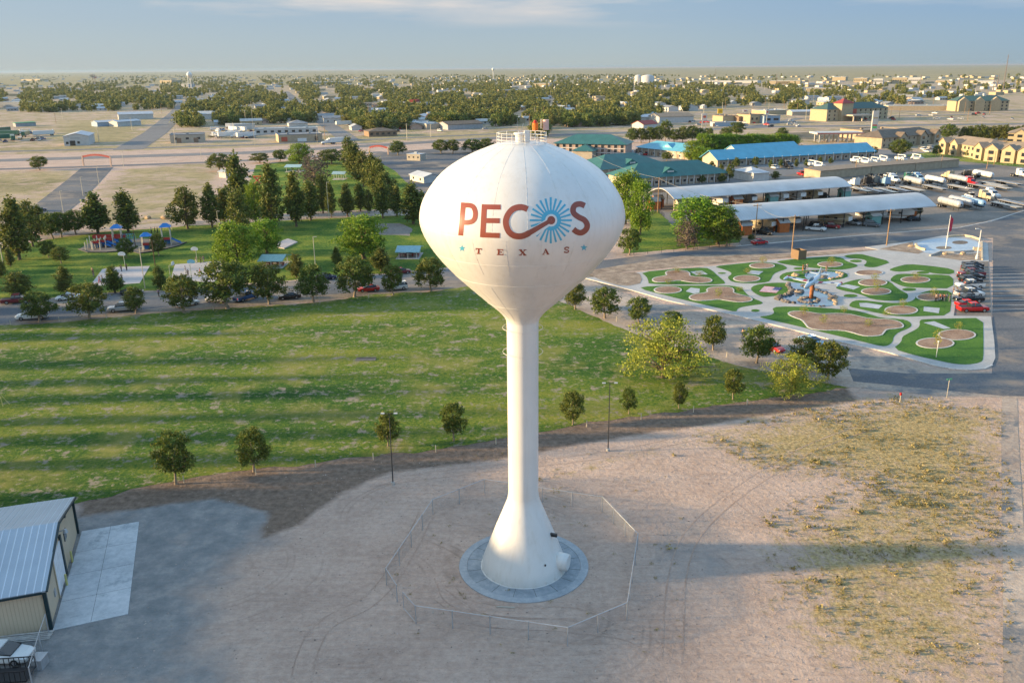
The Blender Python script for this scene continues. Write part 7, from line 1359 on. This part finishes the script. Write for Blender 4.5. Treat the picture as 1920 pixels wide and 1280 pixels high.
# distant tanks and masts
def wtower(px, py, ytop, r, legs, label):
    p = G(px, py); h = HT(p, ytop); t = thing('distant_water_tower', label, 'water tower', p); s = r*MPP(p)
    MB().lathe([(0.01, h), (s*.6, h-s*.3), (s, h-s*.9), (s, h-s*1.5), (s*.6, h-s*2.1), (.2, h-s*2.4)], 24).build('tank', PAINT, t, True)
    mb = MB()
    for k in range(legs): a = 2*math.pi*k/legs+.4; mb.tube((s*1.1*math.cos(a)*(legs > 1), s*1.1*math.sin(a)*(legs > 1), 0), (s*.8*math.cos(a)*(legs > 1), s*.8*math.sin(a)*(legs > 1), h-s*1.6), s*.09 if legs > 1 else s*.3, n=6)
    mb.tube((0, 0, 0), (0, 0, h-s*2), s*.12, n=6); mb.build('leg', PAINT, t)
wtower(358, 166, 134, 5, 5, 'white water tower on thin legs far in town'); wtower(925, 150, 127, 2.6, 1, 'slim white pedestal water tower on the horizon')
for x, r, l in ((1196, 6.5, 'left white storage tank far beyond town'), (1214, 12, 'right larger white storage tank far beyond town')):
    p = G(x, 160); s = r*MPP(p); o_ = MB().lathe([(s, 0), (s, 22), (s*.5, 25), (.1, 26)], 28).build('storage_tank', BW['white'], None, True); o_.location = p; tag(o_, l, 'tank', 'pair of white storage tanks')
def mast(px, py, ytop, label, w=.5, lat=False):
    p = G(px, py); h = HT(p, ytop) if ytop > 128 else 60; t = thing('mast', label, 'mast', p); mb = MB(); mb.tube((0, 0, 0), (0, 0, h), w, w*.6, n=5)
    if lat: mb.box((0, 0, h*.9), (w*14, w, w*1.6)); mb.box((0, 0, h*.75), (w*10, w, w*1.2))
    mb.build('pole', mat('mast_grey', (.16, .13, .12), .8), t)
for i, (x, y, t_, w) in enumerate([(176, 162, 139, 1.2), (180, 164, 141, 1.0), (1880, 172, 112, .9), (1340, 150, 129, .8), (1862, 170, 142, 1.0), (1868, 172, 140, 1.0), (1797, 165, 140, .8), (1724, 168, 140, .8), (1515, 165, 137, .8), (1455, 160, 139, .8)]): mast(x, y, t_, f'tall thin dark mast on the skyline, {["leftmost", "second from left", "tallest at far right", "in the middle distance by the storage tanks", "left of a close pair at right", "right of a close pair at right", "between the yellow blocks and the pair", "above the yellow office blocks", "left of the yellow blocks", "right of the storage tanks"][i]}', w, i < 2)
for i, (a, b, y, zt, w_, d) in enumerate([(1600, 1625, 155, 147, 'gold', 60), (1637, 1655, 158, 148, 'white', 50), (1672, 1700, 157, 146, 'gold', 50), (1702, 1725, 157, 146, 'white', 50), (1755, 1780, 155, 151, 'gold', 40), (1560, 1585, 152, 145, 'gold', 40), (1320, 1420, 156, 152, 'white', 50), (1512, 1545, 173, 166, 'gold', 30), (1545, 1565, 173, 166, 'gold', 30), (1440, 1500, 158, 152, 'gold', 40), (1830, 1866, 157, 152, 'white', 40), (300, 322, 156, 151, 'gold', 50), (40, 75, 152, 149, 'gold', 50), (700, 712, 146, 144, 'white', 60), (1650, 1690, 188, 183, 'redw', 20), (1680, 1712, 184, 178, 'white', 20), (65, 110, 176, 172, 'grey', 30), (50, 100, 186, 182, 'grey', 30), (1455, 1480, 158, 153, 'gold', 30), (0, 56, 202, 192, 'grey', 40), (340, 352, 164, 158, 'grey', 30), (1560, 1660, 204, 199, 'tan', 20), (1665, 1790, 207, 199, 'tan', 20), (1000, 1030, 163, 157, 'gold', 40), (1130, 1180, 162, 157, 'white', 30), (760, 800, 178, 173, 'pink', 30)]):
    B_((a, y), (b, y), d, 6, f'{ {"gold": "sunlit yellow", "white": "pale", "redw": "red", "grey": "grey", "tan": "low tan", "pink": "pinkish"}[w_]} far block, {rank_labels([((a+b)/2, y, "b")], "{p}")[0]}' + f', {nth(i+1)} far block', w_, 'pale', 'flat', ztop=zt, win=(6, 1, 4, 2) if i < 4 else None)
# ---------------------------------------------------------------- town of houses and trees, spread over the ground beyond the highway
OPEN = [[(-80, 300), (-80, 205), (60, 212), (330, 205), (340, 240), (600, 230), (670, 245), (1000, 235), (1000, 300)], [(1000, 300), (1030, 240), (1200, 236), (1500, 215), (1960, 175), (1960, 300)], [(1180, 236), (1480, 236), (1480, 195), (1300, 205)]]
def inpoly(x, y, P):
    c = False; j = len(P)-1
    for i in range(len(P)):
        if (P[i][1] > y) != (P[j][1] > y) and x < (P[j][0]-P[i][0])*(y-P[i][1])/(P[j][1]-P[i][1])+P[i][0]: c = not c
        j = i
    return c
streets = [[(240, 281), (290, 250), (330, 215), (345, 190)], [(655, 263), (620, 238), (585, 215), (555, 190), (535, 165)]]
def nearstreet(x, y):
    for s in streets:
        for (x0, y0), (x1, y1) in zip(s, s[1:]):
            t = max(0, min(1, ((x-x0)*(x1-x0)+(y-y0)*(y1-y0))/((x1-x0)**2+(y1-y0)**2))); 
            if abs(x-x0-t*(x1-x0)) < 12*(y-120)/100 and abs(y-y0-t*(y1-y0)) < 5: return True
    return False
def dens(x, y):
    "tree density over the town as the photo shows it"
    if y < 142: return 0
    d = 1.0
    if x > 1000: d *= .95
    if x > 1250: d *= .7 if y > 165 else .25
    if x > 1500: d *= .4
    if y < 158: d *= .35
    if y < 170 and x < 160: d *= .3
    return d
random.seed(21)
TT = []
for s in range(8):
    g = np.random.default_rng(700+s); tall = s in (2, 5)
    rr = (lambda t: math.sqrt(max(0, 1-((t-.45)/.62)**2))) if not tall else (lambda t: (1-t)**.5*min(1, (t+.1)/.3))
    hh_ = 9 if tall else 6.5; cl = crown_pts(70, 1.0, hh_, 2.0 if tall else 3.4, rr, g, .35, .5); lv = leaves(cl, 9, 1.0, .5, .3, 1, 90+s)
    me = quads('tree_crown', lv, LM['town'] if s % 4 != 3 else LM['round']); TT.append((me, hh_, lv))
TRK = MB().tube((0, 0, 0), (0, 0, 4), .22, .12, n=5).mesh('trunk', BARK)
cand = []
for _ in range(42000):
    y = 142+118*random.random()**1.25; x = random.uniform(-60, 1980)
    if mnoise.noise((x*.022, y*.07, 5)) < -.22+.2*random.random(): continue
    if random.random() > dens(x, y)*min(1, 16/(y-128)+.22): continue
    if any(inpoly(x, y, P) for P in OPEN) or nearstreet(x, y): continue
    p = G(x, y)
    if any(abs(p.x-q[0].x) < 4 and abs(p.y-q[0].y) < 5 for q in cand[-500:]): continue
    cand.append((p, x, y))
cand.sort(key=lambda c: -c[2]); print('town trees', len(cand))
NI = 250; words = ['bushy green', 'dark round', 'tall narrow', 'olive spreading', 'pale green', 'tall dark', 'small round', 'deep green']
sel = [(c, random.randrange(8)) for c in cand[:NI]]
labs = rank_labels([(c[1], c[2], words[k]) for c, k in sel], '{w} town tree, {p}')
for (c, k), lb in zip(sel, labs):
    s = random.uniform(.95, 1.6); t = thing('town_tree', lb, 'tree', c[0], random.uniform(0, 6), 'trees among the town houses', (s*random.uniform(.9, 1.2), s*random.uniform(.9, 1.2), s)); link('crown', TT[k][0], t); link('trunk', TRK, t)
acc = []
for c in cand[NI:]:
    lv = TT[random.randrange(8)][2]; n = len(lv)//4; far_ = c[0].y > 1500; pick = RNG.choice(n, 120 if far_ else 260, replace=False); v = lv.reshape(-1, 4, 3)[pick]
    cc_ = v.mean(1, keepdims=True); v = cc_+(v-cc_)*(2.0 if far_ else 1.5); a = random.uniform(0, 6); s = random.uniform(.8, 1.4)
    R_ = np.array([[math.cos(a), -math.sin(a), 0], [math.sin(a), math.cos(a), 0], [0, 0, 1]])*s; acc.append((v.reshape(-1, 3)@R_.T)+np.array([c[0].x, c[0].y, 0]))
o_ = link('far_town_trees', quads('far_town_trees', np.concatenate(acc), LM['town'])); tag(o_, 'mass of far-off trees spread through the distant town', 'trees', kind='stuff')
# houses
random.seed(5); HP = []
for wk, rk, l_, w_, h_ in [('white', 'pale', 14, 8, 2.9), ('cream', 'tanr', 12, 9, 3), ('pink', 'brown', 15, 9, 2.8), ('white', 'white', 18, 5, 2.8), ('grey', 'grey', 12, 9, 3), ('tan', 'pale', 16, 10, 3.4), ('white', 'grey', 20, 12, 4.5), ('gold', 'pale', 18, 10, 4)]:
    wl = MB().profile([(-w_/2, 0), (-w_/2, h_), (0, h_+1.5), (w_/2, h_), (w_/2, 0)], l_, 'x').mesh('wall', BW[wk]); rf = MB().profile([(-w_/2-.5, h_-.25), (0, h_+1.55), (w_/2+.5, h_-.25), (w_/2+.5, h_-.05), (0, h_+1.75), (-w_/2-.5, h_-.05)], l_+1, 'x').mesh('roof', BR[rk])
    wn = MB()
    for i in range(3):
        for s in (-1, 1): wn.box((l_*(i-1)*.3, s*w_/2, 1.6), (1.4, .1, 1.1))
    HP.append([('wall', wl, []), ('roof', rf, []), ('window', wn.mesh('window', GLASS), [])])
hw = ['white', 'cream', 'pinkish', 'long white', 'grey', 'tan', 'large white', 'sunlit yellow']
hc = []
for _ in range(4200):
    y = 144+116*random.random()**1.15; x = random.uniform(-60, 1980)
    if random.random() > min(1, 14/(y-128)+.14)*(1 if x < 1250 else .55): continue
    if any(inpoly(x, y, P) for P in OPEN) or nearstreet(x, y): continue
    p = G(x, y)
    if any(abs(p.x-q[0].x) < 15 and abs(p.y-q[0].y) < 12 for q in hc): continue
    hc.append((p, x, y))
hc.sort(key=lambda c: -c[2]); print('houses', len(hc)); sel = [(c, random.choice([0, 0, 1, 2, 3, 3, 4, 5, 6, 7])) for c in hc]
labs = rank_labels([(c[1], c[2], hw[k]) for c, k in sel[:280]], '{w} town house, {p}')
sg_ = .35
for (c, k), lb in zip(sel[:280], labs): spawn(HP[k], 'town_house', lb, 'house', c[0], sg_+random.choice([0, math.pi/2])+random.gauss(0, .05), 'houses of the town')
fm = MB()
for (c, k) in sel[280:]: fm.k = k % 2; fm.box((c[0].x, c[0].y, 2), (random.uniform(10, 22), random.uniform(8, 14), random.uniform(3.5, 6)), sg_)
if fm.v: tag(fm.build('far_town_houses', [BW['white'], BW['gold']]), 'scatter of tiny pale houses in the far distance', 'houses', kind='stuff')
# vehicles in the equipment yards and about town, thin street poles
random.seed(8)
def many(lst, fmt, group):
    labs = rank_labels([(x, y, f'{c} {CN[k][1]}') for k, c, x, y in lst], fmt)
    for (k, c, x, y), lb in zip(lst, labs): car(k, c, x, y, random.uniform(0, 360), lb, group)
many([(*random.choice([('pickup', 'white'), ('boxtrailer', 'white'), ('flatbed', 'tan'), ('suv', 'white'), ('semi', 'white'), ('sedan', 'silver'), ('bucket', 'white'), ('pickup', 'maroon'), ('pickup', 'blue'), ('boxtrailer', 'green')]), *((random.uniform(395, 478), random.uniform(240, 262)) if i < 30 else (random.uniform(0, 110), random.uniform(248, 268)))) for i in range(54)], '{w} in a yard, {p}', 'vehicles in the equipment yards')
def tp(i):
    r = i % 3; x = (random.uniform(630, 930), random.uniform(1290, 1500), random.uniform(1560, 1900))[r]; return x, (random.uniform(222, 250), random.uniform(226, 240), random.uniform(213, 226))[r]
many([(*random.choice([('pickup', 'white'), ('suv', 'black'), ('sedan', 'silver'), ('pickup', 'red'), ('suv', 'white')]), *tp(i)) for i in range(60)], '{w} in town, {p}', 'cars parked about the town')
pl = []
for i in range(90): x = random.uniform(0, 1900); pl.append((x, random.uniform(170, 275) if x < 1000 else random.uniform(170, 235), 'pole'))
for i, ((x, y, _), lb) in enumerate(zip(pl, rank_labels(pl, 'thin street {w}, {p}'))):
    p = G(x, y); h = random.uniform(9, 12); o_ = MB().tube((0, 0, 0), (0, 0, h), .2, .14, n=5).box((0, 0, h-.6), (2.4, .15, .15)).build('town_pole', PALEP if i % 2 else WOODP); o_.location = p; tag(o_, lb, 'pole', 'thin poles about the town')
# ---------------------------------------------------------------- desert weeds in the foreground and on the bank
random.seed(9); wv = []; g = np.random.default_rng(4)
def weeds(poly, n, s0, s1):
    P = PX(*poly); xs = [p.x for p in P]; ys = [p.y for p in P]; k = 0; pts = [(p.x, p.y) for p in P]
    while k < n:
        x, y = random.uniform(min(xs), max(xs)), random.uniform(min(ys), max(ys))
        if not inpoly(x, y, pts) or mnoise.noise((x*.12, y*.12, 3)) < -.35+.5*random.random(): continue
        k += 1; s = random.uniform(s0, s1)*(2.2 if random.random() < .06 else 1); c = g.normal(0, .32, (9, 3))*s*np.array([1, 1, .5]); c[:, 2] = abs(c[:, 2])+.05*s; wv.append(leaves(c+np.array([x, y, 0]), 3, .30*s, .08*s, .5, 1, k))
weeds([(1290, 815), (1500, 770), (1700, 742), (1885, 770), (1900, 1020), (1700, 960), (1600, 900), (1430, 880)], 1800, .15, .45)
weeds([(1430, 960), (1640, 880), (1900, 900), (1905, 1300), (1650, 1300), (1440, 1180)], 900, .15, .5); weeds([(700, 880), (900, 850), (1300, 850), (1300, 1240), (760, 1240)], 80, .2, .4)
o_ = link('desert_weeds', quads('desert_weeds', np.concatenate(wv), leaf_mat('weed_leaves', (.10, .11, .03), (.30, .24, .09), (.46, .37, .16), .02))); tag(o_, 'low yellow-green desert weeds scattered on the dirt', 'weeds', kind='stuff')
# small stones over the bare dirt and wheel ruts
sv = []; sf = []; g = np.random.default_rng(77)
for _ in range(5200):
    x, y = g.uniform(-34, 52), 40+58*g.uniform(0, 1)**.9
    if proj((x, y, 0))[1] < 835+(0 if x < 10 else -2.2*(x-10)) or math.hypot(x-AX.x, y-AX.y) < 6.8: continue
    s_ = .03+.085*g.uniform(0, 1)**3; n = len(sv); q = g.uniform(-1, 1, (5, 3))*.35+np.array([[1, 0, 0], [-.5, .85, 0], [-.5, -.85, 0], [.1, .1, .9], [.3, -.3, .7]]); q[:, 2] = np.maximum(q[:, 2], -.1)
    sv += [(x+a*s_, y+b*s_, c*s_*.8) for a, b, c in q]; sf += [(n, n+1, n+3), (n+1, n+2, n+3), (n+2, n+4, n+3), (n+2, n, n+4), (n, n+3, n+4)]
me = bpy.data.meshes.new('loose_stones'); me.from_pydata(sv, [], sf); me.materials.append(leaf_mat('stone_bits', (.20, .155, .13), (.38, .30, .25), (.62, .53, .46), 0, .1)); tag(link('loose_stones', me), 'small loose stones strewn over the dirt lot', None, kind='stuff')
RUT = wmat('rut_dirt', [(.4, (.34, .24, .185)), (.55, (.45, .325, .255)), (.68, (.58, .44, .355))], .3, 3, 1.0, .4)
for k, pts in enumerate([[(1240, 860), (1330, 900), (1420, 960), (1500, 1040), (1540, 1140)], [(1300, 850), (1400, 890), (1500, 950), (1580, 1040)], [(1250, 1230), (1180, 1190), (1050, 1172), (900, 1160), (820, 1110)], [(1150, 1180), (1080, 1150), (960, 1148), (860, 1128), (830, 1080)], [(560, 1290), (600, 1180), (700, 1120), (760, 1040), (800, 960)], [(700, 905), (900, 880), (1150, 850), (1400, 800), (1650, 765), (1860, 752)], [(1660, 790), (1500, 850), (1300, 1000), (1260, 1240)]]):
    W_ = catmull([tuple(G(*p)[:2]) for p in pts], 8)
    for side in (-.85, .85):
        a_, b_2 = [], []
        for i, p in enumerate(W_):
            u = Vector((W_[min(i+1, len(W_)-1)][0]-W_[max(0, i-1)][0], W_[min(i+1, len(W_)-1)][1]-W_[max(0, i-1)][1])).normalized(); n_ = Vector((-u.y, u.x)); w = .07+.05*mnoise.noise((i*.7, k, side)); off = side+.1*mnoise.noise((i*.4, k*3, side))
            a_.append((p[0]+n_.x*(off+w), p[1]+n_.y*(off+w))); b_2.append((p[0]+n_.x*(off-w), p[1]+n_.y*(off-w)))
        sheet('wheel_rut', a_+b_2[::-1], .004+.0012*k, RUT, None)
# ---------------------------------------------------------------- unseen pines and buildings added beyond the left edge to throw long shadows
def off_tree(kind, x, y, s, label, k=0): t = spawn(PRO[kind, k][2], 'pine_tree' if kind == 'pine' else 'shade_tree', label, 'tree', (x, y, 0), random.uniform(0, 6), None, s)
random.seed(31)
for i in range(8):
    f = i/7; x, y = -70-36*f-random.uniform(2, 6), 81+53*f+random.uniform(-1, 1); off_tree('pine', x, y, (1.0, 1.0, random.uniform(1.5, 2.0)), f'unseen tall pine added west of the lawn to cast shade, {nth(i+1)} northward', (3, 0, 3, 2)[i % 4])
for i in range(7): off_tree('pine', -125-i*5, 150+i*9, 1.4, f'unseen tall pine added west of the playground to cast shade, {nth(i+1)} northward', i % 4)
def off_building(x0, y0, l, d, h, lab):
    t = thing('unseen_shade_building', lab, 'building', (x0, y0, 0)); MB().profile([(0, 0), (0, h), (d/2, h+1.5), (d, h), (d, 0)], l, 'x', Matrix.Translation((l/2, 0, 0))).build('wall', BW['tan'], t); MB().profile([(-.4, h+.03), (d/2, h+1.53), (d+.4, h+.03), (d+.4, h+.2), (d/2, h+1.7), (-.4, h+.2)], l+.8, 'x', Matrix.Translation((l/2, 0, 0))).build('roof', BR['grey'], t)
off_building(-92, 50, 30, 36, 12.6, 'unseen tan shed added west of the yard to cast shade'); off_building(-150, 88, 25, 10, 6, 'unseen tan hall added to the northwest to cast shade')
# ---------------------------------------------------------------- evening haze
o_ = MB().box((0, 12000, 29.5), (70000, 70000, 61)).build('haze', None); tag(o_, 'thin evening haze over the plain', None, kind='stuff')
hm = bpy.data.materials.new('haze_air'); hm.use_nodes = True; nt = hm.node_tree
for n in list(nt.nodes): nt.nodes.remove(n)
pv = nd(nt, 'ShaderNodeVolumePrincipled'); pv.inputs['Color'].default_value = (.36, .49, .62, 1); pv.inputs['Density'].default_value = 4e-5; pv.inputs['Anisotropy'].default_value = .2
nt.links.new(pv.outputs[0], nd(nt, 'ShaderNodeOutputMaterial').inputs['Volume']); o_.data.materials.clear(); o_.data.materials.append(hm)
sc.cycles.volume_bounces = 0; sc.cycles.max_bounces = 6; sc.cycles.transparent_max_bounces = 12
